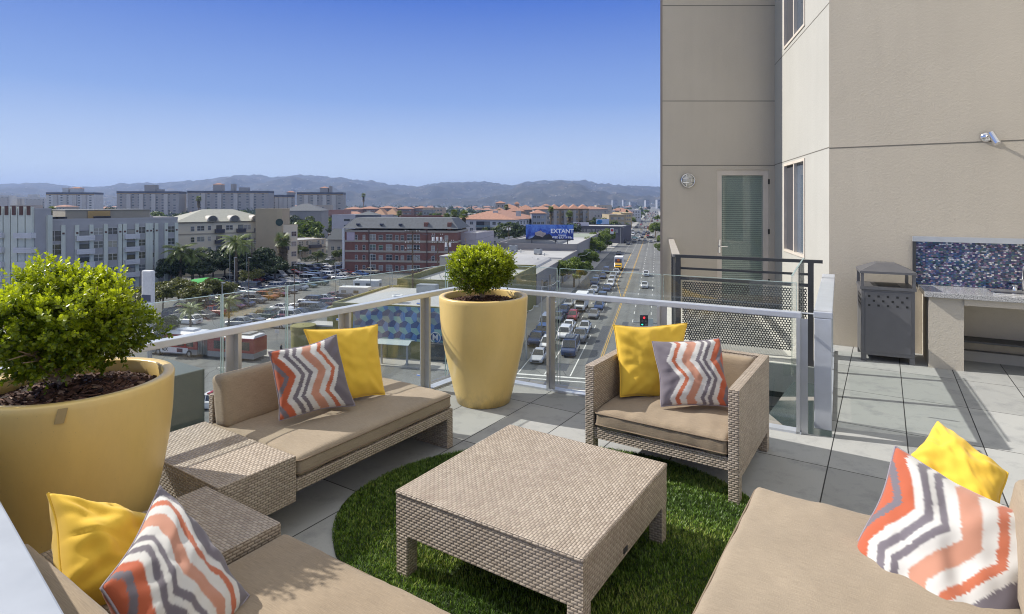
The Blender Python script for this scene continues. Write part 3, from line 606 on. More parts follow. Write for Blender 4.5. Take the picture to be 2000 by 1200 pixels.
def ac(q,p,h,s=1,lab=''):
    t=empty('rooftop_air_unit',SP(q,p,h),SROT+rnd.uniform(-.3,.3),lab,'air conditioner'); MB().bb((-1*s,-.7*s,.25),(1*s,.7*s,1.5*s)).obj('casing',M['galv'],t,bevel=.04); MB().lathe([(.02,0),(.5*s,0),(.5*s,.12),(.44*s,.12)],16,(0,0,1.5*s+.002)).obj('fan_grille',M['dark_metal'],t)
    m=MB(); m.bb((-.9*s,-.6*s,0),(-.7*s,.6*s,.249)); m.bb((.7*s,-.6*s,0),(.9*s,.6*s,.249)); m.obj('skid',M['dark_metal'],t)
ac(QW-13,124,6.95,1,'metal roof unit with black fan nearest on the white vaulted roof'); ac(QW-20,151,5.95,1.1,'metal roof unit on the far left of the shop roofs'); ac(QW-15,153,5.95,.9,'squat roof unit behind the fan unit on shop roof'); ac(QW-9,158,5.95,1,'roof unit near the avenue edge of the shop roofs'); ac(QW-8,176,7.5,1.3,'large roof unit under the right end of the big billboard'); ac(QW-18,166,5.95,1.2,'long grey roof unit by the vaulted roof'); ac(QW-13,240,7.6,1.2,'roof unit on the green roof')
# the corner building with the cube mural
QM0,QM1,PM0,PM1,HM=-41.6,QW,69.0,85.8,6.6
e,L,D=sbox('corner_building','low olive corner building with blue cube mural across its front',QM0,QM1,PM0,PM1,HM,M['olive'],M['roof_w'],.35)
n=NT('cube_mural'); t=n.new('TexCoord'); sx=n.new('SeparateXYZ'); n.set(sx.inputs[0],t.outputs['UV']); S=.92
x=n.math('DIVIDE',sx.outputs[0],S); y=n.math('DIVIDE',sx.outputs[1],S)
# rhombille tiling: colour by sector around the nearest hexagon centre
def hexc_(ox,oy):
    a=n.math('SUBTRACT',x,ox); bq=n.math('SUBTRACT',y,oy)
    ix=n.math('ROUND',n.math('DIVIDE',a,1.7320508)); iy=n.math('ROUND',n.math('DIVIDE',bq,3.0))
    dx=n.math('SUBTRACT',a,n.math('MULTIPLY',ix,1.7320508)); dy=n.math('SUBTRACT',bq,n.math('MULTIPLY',iy,3.0))
    d=n.math('ADD',n.math('MULTIPLY',dx,dx),n.math('MULTIPLY',dy,dy)); return dx,dy,d,ix,iy
a1=hexc_(0,0); a2=hexc_(.8660254,1.5); near=n.math('LESS_THAN',a1[2],a2[2])
def sel(p,q): return n.math('ADD',n.math('MULTIPLY',p,near),n.math('MULTIPLY',q,n.math('SUBTRACT',1,near)))
dx=sel(a1[0],a2[0]); dy=sel(a1[1],a2[1]); ang=n.math('DIVIDE',n.math('ADD',n.math('ARCTAN2',dy,dx),math.pi),2*math.pi)
sec=n.math('FRACT',n.math('ADD',ang,.25+1/12)); 
cm=n.new('CombineXYZ'); n.set(cm.inputs[0],n.math('ADD',sel(a1[3],a2[3]),n.math('MULTIPLY',near,77))); n.set(cm.inputs[1],sel(a1[4],a2[4])); wnz=n.new('TexWhiteNoise'); n.set(wnz.inputs[0],cm.outputs[0])
c=n.ramp(sec,[(0,(.030,.075,.22)),(.3334,(.24,.44,.42)),(.6667,(.085,.22,.48))],'CONSTANT')
c=n.mix(n.math('MULTIPLY',n.math('GREATER_THAN',wnz.outputs[0],.80),.55),c,(.22,.20,.22))
c=n.mix(n.math('MULTIPLY',n.math('LESS_THAN',wnz.outputs[0],.2),.25),c,(.03,.08,.25))
hm=n.done(n.bsdf(c,.6))
MB().bb((3,-.06,2.45),(L-.2,-.01,HM+.2)).obj('cube_mural',hm,e)
MB().bb((L+.01,.3,2.6),(L+.06,D-8,HM+.2)).obj('cube_mural',hm,e)
for k in range(3): x0=3+k*3.2; MB().bb((x0,-.05,.4),(x0+1.7,-.01,2.3)).obj('wall_panel',plain('dark_olive_panel',(.10,.11,.05)),e)
MB().bb((L-5.2,-.07,0),(L-.6,-.012,2.3)).obj('shop_window',M['win'],e)
fas=MB().bb((L-5.6,-1.0,2.32),(L+.9,-.065,2.5)).obj('canopy',M['dark_metal'],e)
text('Metro',1.15,M['white'],e,(L-3.2,-.12,3.1),(R(90),0,0),.03,'sign_lettering','LEFT')
mk=MB().lathe([(.62,0),(.72,0),(.72,.05),(.62,.05),(.62,0)],24).obj('sign_ring',M['white'],e); mk.matrix_local=Matrix.Translation((L-4.2,-.09,3.1))@Matrix.Rotation(R(90),4,'X')
text('M',1.05,M['white'],mk,(0,0,.05),(0,0,0),.02,'emblem_letter')
for k,(x0,y0) in enumerate(((L-11,3.4),(L-4,12))): MB().lathe([(.5,0),(.62,.1),(.72,1.0),(.62,1.02),(.6,.9)],20,(x0,y0,HM+.07),capt=True).obj('roof_vent',M['white'],e)
MB().bb((L-12,12,HM+.07),(L-9,13.5,HM+1.3)).obj('rooftop_air_unit',M['galv'],e)

m=MB()
for x0 in (-.25,.25): m.bb((L-18+x0,15.9,HM),(L-17.94+x0,15.96,HM+3))
for k in range(9): m.bb((L-18.2,15.91,HM+.3*k+.2),(L-17.75,15.95,HM+.3*k+.24))
m.obj('roof_ladder',M['galv'],e)
# olive annex left of the corner building
e,L,D=sbox('olive_annex','low olive annex with curved green kiosk front left of the corner mural',QM0-3.3,QM0-.05,73,82,5.2,M['olive'],M['roof_w'],.3)
MB().lathe([(1.55,0),(1.55,3.0),(1.65,3.0),(1.65,3.55),(.1,3.6)],28,(-1.6,-3.3,0)).obj('round_kiosk',M['olive'],e)
MB().bb((-1.5,-2.4,0),(3.2,-.01,3.3)).obj('front_wing',M['olive'],e); MB().bb((-1.6,-2.5,3.31),(3.22,-.01,3.5)).obj('wing_roof',M['roof_w'],e)
e,L,D=sbox('green_store','long low store with an olive banded parapet behind the corner building',-40.3,QW,86,111.5,7.0,M['olive'],M['roof_w'],1.0)
# the cream stair block and clutter on the shop roofs
e_=empty('stair_block',SP(QW-21,114,5.7),SROT,'small cream block with a dark vent on the roofs left of the corner shrub','roof block'); MB().bb((0,0,0),(7,5,3.2)).obj('wall',wallm('cream_block',(.52,.49,.41)),e_); MB().bb((-.1,-.1,3.201),(7.1,5.1,3.4)).obj('roof',M['roof_w'],e_); MB().bb((3,-.03,1.4),(3.8,-.001,2.2)).obj('vent',M['dark_metal'],e_)
rq=random.Random(4)
for i in range(16):
    q_=QW-rq.uniform(2,22); p_=rq.uniform(136,170) if i<9 else rq.uniform(205,243); hh=5.95 if i<9 else 7.65
    t_=empty('roof_vent_pipe',SP(q_,p_,hh),SROT,('thin capped vent pipe on the nearer grey shop roofs by the avenue','thin capped vent pipe on the pale warehouse roof past the billboard')[i>=9],'vent',('vent pipes on the nearer shop roofs','vent pipes on the warehouse roof')[i>=9]); z_=rq.uniform(.5,1.1); MB().tube([(0,0,0),(0,0,z_)],.12,8).obj('pipe',M['galv'],t_); MB().lathe([(.02,.2),(.25,0)],8,(0,0,z_)).obj('cap',M['galv'],t_)
# right side of the avenue beyond the terrace building
for i,(p0,p1,h,lb) in enumerate(((300,360,7,'pale shop block on the right pavement beyond the crossing'),(370,470,9,'grey block on the right of the far avenue'),(480,600,11,'tan block on the right far along the avenue'))):
    sbox('shop_block',lb,QR+4.3,QR+26,p0,p1,h,wallm(('buff_wall','grey_side_wall','tan_shop')[i],(.4,.36,.3)),M['roof_g'])
# ---- billboards
def billboard(label,u0,u1,v0,v1,y,legs=4,face=None,gh=7.5):
    a=AT(u0,v1,y); w=(u1-u0)/F*y; h=(v1-v0)/F*y; e=empty('billboard',(a.x,a.y,G),SROT*.6,label,'billboard'); z=a.z-G
    MB().bb((0,0,z),(w,.35,z+h)).obj('panel',face,e)
    MB().bb((-.1,-.08,z-.25),(w+.1,.45,z-.003)).obj('catwalk',M['dark_metal'],e)
    for k in range(legs): x=w*(k+.5)/legs; MB().bb((x-.12,.4,gh),(x+.12,.65,z+h*.8)).obj('leg',M['dark_metal'],e)
    return e,w,h,z
n=NT('blue_poster'); t=n.new('TexCoord'); sx=n.new('SeparateXYZ'); n.set(sx.inputs[0],t.outputs['Generated']); X,Z=sx.outputs[0],sx.outputs[2]
nz=n.noise(n.tc('UV',(1.2,1,1)),.5,6,.65,dist=1.2)
c=n.ramp(n.math('ADD',n.math('MULTIPLY',nz,.9),n.math('MULTIPLY',Z,-.35)),[(.1,(.10,.22,.62)),(.32,(.015,.06,.38)),(.48,(.01,.02,.14)),(.7,(.02,.02,.05))])
ex=n.math('DIVIDE',n.math('SUBTRACT',X,.16),.12); ez=n.math('DIVIDE',n.math('SUBTRACT',Z,.05),.22); g=n.math('SUBTRACT',1,n.math('SQRT',n.math('ADD',n.math('MULTIPLY',ex,ex),n.math('MULTIPLY',ez,ez))),clamp=True)
c=n.mix(g,c,(.45,.6,.85)); po=n.done(n.bsdf(c,.5))
e,w,h,z=billboard('large blue billboard lettered EXTANT on the roofs beside the avenue',1027,1119.5,439,467,176,4,po)
# generic reclining dark shape with a pale upper edge, no likeness
def shape2(name,pts,mat,y): m=MB(); k=len(pts); m.add([(p[0]*w,y,z+p[1]*h) for p in pts]+[(p[0]*w,-.001,z+p[1]*h) for p in pts],[tuple(range(k)),tuple(range(k,2*k))]+[(i,(i+1)%k,k+(i+1)%k,k+i) for i in range(k)]); m.obj(name,mat,e)
shape2('poster_shadow_shape',[(.07,.0),(.14,.1),(.19,.22),(.19,.42),(.27,.40),(.42,.30),(.50,.36),(.555,.2),(.59,.0)],plain('poster_black',(.012,.013,.02)),-.02)
shape2('poster_pale_shape',[(.19,.44),(.25,.52),(.32,.60),(.36,.47),(.42,.44),(.43,.36),(.35,.12),(.30,.20),(.24,.22),(.2,.30)],plain('poster_pale',(.36,.30,.29),.7,var=.5,vscale=.8),-.03)
wt=plain('poster_white',(.82,.84,.9),.5)
text('EXTANT',1.8,wt,e,(w*.765,-.04,z+h*.55),(R(90),0,0),.02,'lettering','CENTER',1.0)
text('PREMIERES',.5,wt,e,(w*.765,-.04,z+h*.27),(R(90),0,0),.02); text('WED JULY 9 9/8c',.82,wt,e,(w*.765,-.04,z+h*.12),(R(90),0,0),.02)
e2,w2,h2,z2=billboard('pale blue billboard with blue blots above the far shop row',1164,1189.5,428,440,330,4,plain('sky_poster',(.50,.62,.80),.6)); m=MB(); m.lathe([(.02,0),(1.4,0)],14,(0,0,0)); 
for (dx_,dz_,s_) in ((1.5,1.3,.9),(2.6,2.0,.7),(1.6,2.4,.5)): o=m.obj('poster_blot',plain('poster_blue',(.05,.28,.62)),e2); o.matrix_local=Matrix.Translation((dx_,-.02,z2+dz_))@Matrix.Rotation(R(90),4,'X')@Matrix.Scale(s_,4)
e3,w3,h3,z3=billboard('white billboard with a dark ring shape left of the pale blue billboard',1119,1150,434.5,443,300,3,plain('white_poster',(.62,.6,.66),.6)); o=MB().lathe([(.55,0),(1.0,0)],20).obj('poster_ring',plain('dark_ring',(.18,.07,.08)),e3); o.matrix_local=Matrix.Translation((3,-.02,z3+1.1))@Matrix.Rotation(R(90),4,'X')
e4,w4,h4,z4=billboard('small white upright sign board with red spots by the crossing',1192,1198.5,446,457,268,1,M['white'],0); MB().lathe([(.02,0),(.6,0)],14).obj('sign_spot',plain('sign_red',(.5,.05,.05)),e4).matrix_local=Matrix.Translation((.8,-.02,z4+1.6))@Matrix.Rotation(R(90),4,'X')
# ================================================================ vegetation
def leaf_cloud(name,seed,n,rx,rz,leaf,mat,clumps=26,flat=.75,hole=.55):
    "a crown made of small leaf faces gathered in clumps"
    r=np.random.default_rng(seed)
    cd=r.normal(size=(clumps,3)); cd/=np.linalg.norm(cd,axis=1)[:,None]; cd[:,2]=np.where(cd[:,2]<-.45,-cd[:,2]*.6,cd[:,2])
    cr=r.uniform(.35,.85,clumps)[:,None]; cc=cd*cr*[rx,rx,rz]; cs=r.uniform(.26,.5,clumps)*min(rx,rz)
    k=r.integers(0,clumps,n); d=r.normal(size=(n,3)); d/=np.linalg.norm(d,axis=1)[:,None]
    rad=r.uniform(hole,1.05,n)**.7
    P=cc[k]+d*(cs[k]*rad)[:,None]*[1,1,flat]
    nrm=d*.7+r.normal(size=(n,3))*.55+[0,0,.35]; nrm/=np.linalg.norm(nrm,axis=1)[:,None]
    a=np.cross(nrm,r.normal(size=(n,3))); a/=np.linalg.norm(a,axis=1)[:,None]; b_=np.cross(nrm,a)
    s=leaf*r.uniform(.6,1.3,n)[:,None]
    V=np.stack([P-a*s,P+b_*s*.55,P+a*s,P-b_*s*.55],1).reshape(-1,3)
    me=bpy.data.meshes.new(name); me.vertices.add(4*n); me.vertices.foreach_set('co',V.ravel())
    me.loops.add(4*n); me.loops.foreach_set('vertex_index',np.arange(4*n)); me.polygons.add(n); me.polygons.foreach_set('loop_start',np.arange(n)*4); me.polygons.foreach_set('loop_total',np.full(n,4))
    me.update(calc_edges=True); at=me.attributes.new('shade','FLOAT','FACE'); sh=np.clip(r.normal(.45,.22,n)+.0*rad,0,1); at.data.foreach_set('value',sh); me.materials.append(mat); return me
Lf=dict(street=m_leaf('street_tree_leaf',(.05,.09,.012),(.27,.35,.05)),dark=m_leaf('dark_tree_leaf',(.016,.032,.014),(.07,.11,.035),.2),mid=m_leaf('mixed_tree_leaf',(.04,.065,.018),(.17,.22,.05),.3),
  oliv=m_leaf('olive_bush_leaf',(.06,.075,.018),(.24,.24,.06),.3),palm=m_leaf('palm_frond',(.06,.09,.025),(.26,.32,.08),.25),dry=m_leaf('dead_palm_frond',(.12,.09,.05),(.24,.19,.11),.2))
CR={k:[leaf_cloud('crown_'+k,10*i+j,n_,1,.8,lf,Lf[m_],26,.75) for j in range(3)] for i,(k,n_,lf,m_) in enumerate((('street',9000,.055,'street'),('dark',7000,.065,'dark'),('mid',6500,.062,'mid'),('oliv',5500,.06,'oliv')))}
CRF={k:[leaf_cloud('far_crown_'+k,50+10*i+j,700,1,.8,.13,Lf[m_],14) for j in range(2)] for i,(k,m_) in enumerate((('dark','dark'),('mid','mid'),('street','street')))}
_tr=MB(); _tr.tube([(0,0,0),(.03,.02,.4),(-.02,.0,.75),(0,0,1.05)],[.055,.045,.038,.02],7)
for a_ in range(5): g=a_*1.3; _tr.tube([(0,0,.55+.06*a_),(.16*math.cos(g),.16*math.sin(g),.8),(.34*math.cos(g),.34*math.sin(g),1.05)],[.026,.018,.008],5)
TRUNK=_tr.me('trunk',M['bark'])
def tree(label,x,y,h,rw,kind='mid',seed=0,far=False,name='tree',trunkf=.4,group=None,z=None,rz_=None):
    rw*=.8; e=empty(name,(x,y,G if z is None else z),0,label,'tree',group); r=random.Random(seed*31+int(x*7)); ms=(CRF if far else CR)[kind]
    ch=h*(1-trunkf*.7)/1.5; inst('crown',ms[seed%len(ms)],e,(0,0,h-ch*.8),r.uniform(0,6),scale=(rw,rw*r.uniform(.85,1.1),ch))
    if not far: inst('trunk',TRUNK,e,(0,0,0),r.uniform(0,6),scale=(h*.55 if h>4 else h*.7,)*2+(h*.75,))
    return e
def gtree(label,u,v,h,rw,**k): p=GP(u,v); return tree(label,p.x,p.y,h,rw,**k)
# palms
def frond(mb,base,az,el,L,droop,w,seg=7,mat=0,fan=False,rr=None):
    pts=[];d=Vector((math.cos(az)*math.cos(el),math.sin(az)*math.cos(el),math.sin(el))); p=Vector(base); e_=el
    for i in range(seg+1):
        pts.append(p.copy()); e_-=droop/seg; p=p+Vector((math.cos(az)*math.cos(e_),math.sin(az)*math.cos(e_),math.sin(e_)))*L/seg
    sd_=Vector((-math.sin(az),math.cos(az),0))
    if fan:
        n_=11; st=pts[2]
        for i in range(n_):
            g=(i/(n_-1)-.5)*2.6; dd=((pts[4]-pts[2]).normalized()*math.cos(g)+sd_*math.sin(g)); tip=st+dd*L*.62*(1-.12*abs(g))-Vector((0,0,.22*L*abs(math.sin(g))**2+.05*L)); m_=st+(tip-st)*.5; ww=sd_.cross(dd).normalized(); s_=dd.cross(ww).normalized()*w
            mb.add([st,m_+s_,tip,m_-s_],[(0,1,2,3)],mat)
        mb.add([pts[0]+sd_*.02,st+sd_*.02,st-sd_*.02,pts[0]-sd_*.02],[(0,1,2,3)],mat)
    else:
        for i in range(seg):
            a_,b_=pts[i],pts[i+1]
            for k in range(3):
                q=a_.lerp(b_,k/3)
                for s_ in (1,-1):
                    ln=w*math.sin(math.pi*min(1,(i+k/3+.8)/(seg+.6)))
                    t=q+sd_*s_*ln+(b_-a_).normalized()*ln*.5-Vector((0,0,ln*.5)); mb.add([q,q+(b_-a_)*.28,t],[(0,1,2)],mat)
def shade_attr(me,seed=0,lo=.2,hi=.9):
    n_=len(me.polygons); at=me.attributes.new('shade','FLOAT','FACE'); at.data.foreach_set('value',np.random.default_rng(seed).uniform(lo,hi,n_)); return me
def palm_meshes(seed,fan,H):
    r=random.Random(seed); t=MB(); c_=MB(); sk=MB()
    t.tube([(0,0,0),(.05*H*.05,0,H*.5),(0,0,H)],[.26 if fan else .24,.2,.17],10)
    n_=46 if fan else 30
    for i in range(n_):
        az=i*2.4+r.uniform(-.2,.2); el=R(r.uniform(-25,80) if fan else r.uniform(-5,75)); frond(c_,(0,0,H),az,el,1.9 if fan else 3.2,R(35 if fan else 85),.05 if fan else .62,fan=fan)
    if fan:
        for i in range(70): az=i*2.4; frond(sk,(0,0,H-.2-r.uniform(0,2.6)),az,R(-62+r.uniform(-14,14)),1.25,R(15),.05,fan=True)
    return t.me('palm_trunk',M['bark'],True),shade_attr(c_.me('palm_crown',Lf['palm']),seed),shade_attr(sk.me('palm_skirt',Lf['dry']),seed) if fan else None
PF=palm_meshes(1,True,7.5); PT=palm_meshes(2,True,12); PQ=palm_meshes(3,False,5.2)
def palm(label,u,v,kind,s=1,sk=1,y=None,hz=None,fat=1):
    p=GP(u,v) if y is None else Vector(((u-CX)/F*y,y,G)); e=empty('palm_tree',p,rnd.uniform(0,6),label,'palm tree'); ms={'fan':PF,'tall':PT,'queen':PQ}[kind]
    z=s if hz is None else hz
    inst('trunk',ms[0],e,scale=(s*fat,s*fat,z)); H_={'fan':7.5,'tall':12,'queen':5.2}[kind]
    inst('crown',ms[1],e,(0,0,H_*(z-s)),scale=s)
    if ms[2] and sk: inst('dead_frond_skirt',ms[2],e,(0,0,H_*(z-s)),scale=(s*fat,s*fat,s))
palm('stout palm with a thick dead frond skirt at the car park corner',552,540,'fan',1.75,hz=1.35,fat=1.35)
palm('short fan palm with dry lower fronds at the foot of the brick building',783,530,'fan',1.6,hz=.75)
palm('feathery palm with arching fronds right of the big shrub, in front of grey block',352,560,'queen',1.6,hz=1.6)
palm('second feathery palm just behind and right of the arching palm',376,558,'queen',1.4,hz=1.45)
palm('slim feathery palm in front of the cream building',461,560,'queen',1.55,hz=2.05)
palm('feathery palm behind the slim one, before the cream building',474,548,'queen',1.2,hz=1.75)
palm('palm seen through the left glass pane, nearest of the palms',372,655,'queen',.8,hz=.75)
palm('palm with drooping fronds seen through the glass left of the pole',447,640,'queen',.8,hz=.8)
palm('tall skirted palm in front of the white apartments, right one',906,485,'tall',1.45,y=215,hz=1.32)
palm('tall skirted palm in front of the white apartments, left one',887,485,'tall',1.25,y=225,hz=1.36)
palm('shorter palm left of the two tall skirted palms',872,485,'tall',1.2,y=235,hz=1.24)
palm('low palm crown at the left of the palm group by the white apartments',862,485,'fan',1.3,y=225,hz=1.7)
palm('palm whose crown rises behind the slate mansard roof',716,480,'tall',1.4,y=215,hz=1.14)
palm('thin palm among the tile roofs right of the mansard palm',780,480,'tall',1.3,y=300,hz=1.25)
palm('round headed palm at the left end of the gabled tan row',1076,480,'tall',1.5,y=330,hz=1.4)
palm('yellow green palm beside the square grey tower',989,450,'tall',1.5,y=410,hz=1.48)
palm('dark palm before the white and navy tower',101,450,'tall',1.8,y=300,hz=1.38)
palm('thin palm standing before the widest grey tower',388,450,'tall',2.0,y=480,hz=2.0)
palm('tiny palm standing clear below the hills right of the towers',710,420,'tall',2.0,y=620,hz=2.4)
palm('palm among dark trees near the gabled row',1112,450,'fan',1.6,y=290,hz=2.0)
palm('palm crown showing above the cluster left of the billboard',975,440,'fan',1.6,y=330,hz=2.0)
# avenue trees, left pavement (ficus) and right pavement
for i,(u,v,h,w,lb) in enumerate(((1121,562,6.4,4.3,'round dense street tree nearest on the left pavement, behind the glass top edge'),(1146,528,5.6,3.6,'dark street tree second along the left pavement in the shade of the wall'),(1160,508,7.2,4.0,'bright topped street tree third along the left pavement'),(1172,494,7.6,4.2,'large street tree fourth on the left pavement, by the orange banner'),(1186,482,7.4,4.0,'bushy street tree fifth along the left pavement'),(1197,473,6.4,3.6,'street tree last before the far crossing on the left'),)):
    gtree(lb,u,v,h*1.15,w*(1.25 if i<2 else 1.55),kind='street',seed=i,trunkf=.3)
for i,(u,v,h,w,lb) in enumerate(((1281,466,9.5,6.5,'big round street tree on the right pavement past the crossing'),(1293,484,7,4,'street tree half hidden by the terrace building edge, middle'),(1296,505,6.5,4,'street tree half hidden by the terrace building edge, lower'),(1285,455,6,4,'small tree behind the big round tree on the right pavement'),(1223,452,7,5,'street tree on left pavement just beyond the far crossing'),(1236,442,8,6,'tree further along the left pavement beyond the crossing'),(1246,433,9,7,'tree on the left of the distant avenue'),(1253,427,9,7,'hazy tree beside the distant avenue, left side'),(1284,436,9,5,'narrow tree on the right of the distant avenue'),(1262,421,10,8,'tree at the vanishing end of the avenue'))):
    gtree(lb,u,v,h,w,kind='street',seed=i+3,far=v<445,trunkf=.35)
# planting round the car park
for i,(u,v,h,w,k,lb) in enumerate(((398,548,8,6.5,'dark','dark tree left of the slim palm below the iron balconies'),(455,546,9,6.5,'dark','tall dark tree between slim palms and cream wall'),(537,548,6,5,'dark','dark bush at the left foot of the stout skirted palm'),(345,556,7.5,6,'dark','dark tree behind the arching palms by the grey block'),(378,612,5.4,4.2,'oliv','leafy olive tree left of the green roof, behind the glass'),(300,620,6,4.6,'oliv','olive tree half hidden behind the big shrub'),(415,552,7.5,6.5,'dark','dark broad tree mass left under the cream building'),(440,549,8,6,'dark','dark tree under the first iron balconies'),(500,545,8.5,7,'dark','dark broad tree beneath the clock tower'),(525,543,7.5,6,'dark','dark tree left of the stout skirted palm'),(480,550,6.5,6,'dark','low dark tree between two slim palms'),(335,560,6.5,5,'dark','dark shrub like tree right of the white rounded sign'),(390,560,6,5,'dark','dark tree under the arching palm'),(350,600,6.2,4.6,'oliv','sunlit olive tree behind the left glass pane top'),(318,606,5.6,4.2,'oliv','olive tree touching the big shrub on its right'),(405,602,5.8,4.4,'oliv','olive tree in front of the green roof'),(428,598,5.6,4.0,'oliv','round olive tree right of the green roof'),(492,562,4.6,3.9,'oliv','round clipped red green bush by the car park entrance'),
    (620,512,4,3,'mid','light green young tree near the parked cars'),(662,511,4.5,3,'mid','pale green small tree beside the white corner pier'),(600,470,13,9,'mid','bright green tree above the beige house roof'),(575,468,13,10,'dark','dark green tree right of the clock tower'),(640,455,12,9,'dark','round tree before the right tower'),(225,455,18,13,'dark','big domed dark tree left of the first wide tower'),(440,455,12,9,'dark','round tree before the widest tower'),(958,478,10,5,'mid','upright tree in front of the white apartments'),(975,474,7,6,'street','round sunlit tree at the foot of the white apartments'),(1155,440,12,9,'dark','dark tree at the right of the gabled row'),(1100,452,8,7,'mid','leafy tree below the gabled tan row'),(1082,455,8,7,'mid','tree above the top edge of the big billboard'),(130,500,9,6,'dark','dark tree at the foot of the long grey block, left'),(145,505,8,5,'dark','dark tree peeping over the big shrub'),(180,470,10,8,'mid','tree seen between far towers and grey block'),(590,505,5,4,'mid','small tree by the beige two storey house'),(1145,432,11,7,'street','yellow green tree beside the dark tree at the gabled row'))):
    gtree(lb,u,v,h,w,kind=k,seed=i,trunkf=.3)
tree('small dark street tree on the near pavement left of the bus',*(GP(326,690).xy),5.2,2.6,kind='dark',seed=5,trunkf=.5)
# hedges
def hedge(label,pts,h,w,mat,n_=9000,leaf=.12,seed=0):
    r=np.random.default_rng(seed); P=[]; seg=[(Vector(pts[i]),Vector(pts[i+1])) for i in range(len(pts)-1)]; ls=[(b_-a).length for a,b_ in seg]; tot=sum(ls)
    for (a,b_),l in zip(seg,ls):
        k=int(n_*l/tot); t=r.uniform(0,1,k)[:,None]; base=np.array(a[:])*(1-t)+np.array(b_[:])*t
        nv=Vector((-(b_-a).y,(b_-a).x,0)).normalized(); s_=r.uniform(-1,1,k); zz=r.uniform(0,1,k); top=h*(1+.22*np.sin(base[:,0]*1.9+seed)+.12*np.sin(base[:,0]*4.1))
        f=r.uniform(0,1,k)<.6; s_=np.where(f,np.sign(s_)*1.0,s_); zz=np.where(f,zz,1.0)
        P.append(base+np.stack([nv.x*s_*w/2,nv.y*s_*w/2,zz*top],1)+r.normal(0,.1,(k,3)))
    P=np.concatenate(P); k=len(P); nrm=r.normal(size=(k,3))+[0,0,.5]; nrm/=np.linalg.norm(nrm,axis=1)[:,None]; a=np.cross(nrm,r.normal(size=(k,3))); a/=np.linalg.norm(a,axis=1)[:,None]; b2=np.cross(nrm,a)
    V=np.stack([P-a*leaf,P+b2*leaf*.6,P+a*leaf,P-b2*leaf*.6],1).reshape(-1,3)
    me=bpy.data.meshes.new('hedge'); me.from_pydata(V.tolist(),[],np.arange(4*k).reshape(-1,4).tolist()); me.materials.append(mat); shade_attr(me,seed); return tag(inst('hedge',me),label,'hedge')
hedge('clipped hedge in front of the brick building behind parked cars',[GP(672,527),GP(772,528)],2.3,1.8,Lf['mid'],9000)
hedge('long dark hedge curving between the two car park levels',[GP(470,548),GP(545,541),GP(600,527),GP(655,517)],1.5,1.4,Lf['dark'],9000,seed=2)
hedge('dark low hedge beside the driveway of the beige house',[GP(590,512),GP(640,506)],1.3,1.6,Lf['dark'],3000,seed=3)
# trees between the middle distance buildings
rt_=random.Random(21)
for i in range(150):
    y_=rt_.uniform(235,640); u_=rt_.uniform(-20,1240); x_=(u_-CX)/F*y_; q_=x_*DY-y_*DX
    if -27<q_<9: continue
    tree('leafy green tree rising between the middle distance roofs before the hills',x_,y_,rt_.uniform(8,13.5),rt_.uniform(6,10),kind=('dark','mid','street','mid')[i%4],seed=i,far=True,group='trees between the middle distance roofs')
# far canopy and houses on the plain
r=np.random.default_rng(5)
k=0; vs=[];fs=[];sh=[]
def scatter_far(n_,umin,umax,ymin,ymax,sz):
    P=[]
    for i in range(n_):
        y=ymin+(ymax-ymin)*r.random()**1.3; u=r.uniform(umin,umax); x=(u-CX)/F*y
        q=x*DY-y*DX
        if abs(q+7.5)<17 : continue
        P.append((x,y,sz*r.uniform(.5,1.3)))
    return P
V=[];Fc=[];SH=[]
for (x,y,s_) in scatter_far(1500,-60,1420,560,3300,8):
    for j in range(26):
        d=r.normal(size=3); d/=np.linalg.norm(d); c_=np.array([x,y,G+s_*.75])+d*s_*[.75,.75,.6]*r.uniform(.5,1); a=r.normal(size=3); a/=np.linalg.norm(a); b2=np.cross(a,d); l=s_*.26
        o_=len(V); V += [c_-a*l,c_+b2*l,c_+a*l,c_-b2*l]; Fc.append((o_,o_+1,o_+2,o_+3)); SH.append(min(1,max(0,.45+.25*r.normal())))
me=bpy.data.meshes.new('distant_treetops'); me.from_pydata([tuple(p) for p in V],[],Fc); me.materials.append(Lf['dark']); at=me.attributes.new('shade','FLOAT','FACE'); at.data.foreach_set('value',SH); tag(inst('distant_treetops',me),kind='stuff',label='sea of small treetops on the plain below the hills')
cols=[(.55,.53,.49),(.42,.36,.30),(.35,.33,.31),(.60,.58,.56),(.38,.26,.2)]; HM_=[]
for ci,c_ in enumerate(cols):
    m=MB(); m.bb((-7,-5,0),(7,5,5.4)); 
    if ci in(1,2,4): m.hip(-7,-5,7,5,5.41,2.4,.6,1)
    else: m.bb((-7.2,-5.2,5.41),(7.2,5.2,6.0),1)
    for x in (-5,-2,2,5): m.bb((x-.7,-5.06,3.2),(x+.7,-5.001,4.6),2)
    HM_.append(m.me('far_house',[wallm('far_wall_%d'%ci,c_),(M['tile_r'],M['roof_w'])[ci in(0,3)],M['win']]))
nm=('white','buff','grey','pale','brown')
for i,(x,y,s_) in enumerate(scatter_far(190,-20,1330,480,2600,1)):
    ci=i%5; o=inst('distant_house',HM_[ci],None,(x,y,G),SROT+(R(90) if i%3==0 else 0),scale=(1+.8*r.random(),1+.5*r.random(),.9+.9*r.random()))
    tag(o,f'tiny {nm[ci]} house far off among treetops below the hills','house','distant %s houses on the plain'%nm[ci])
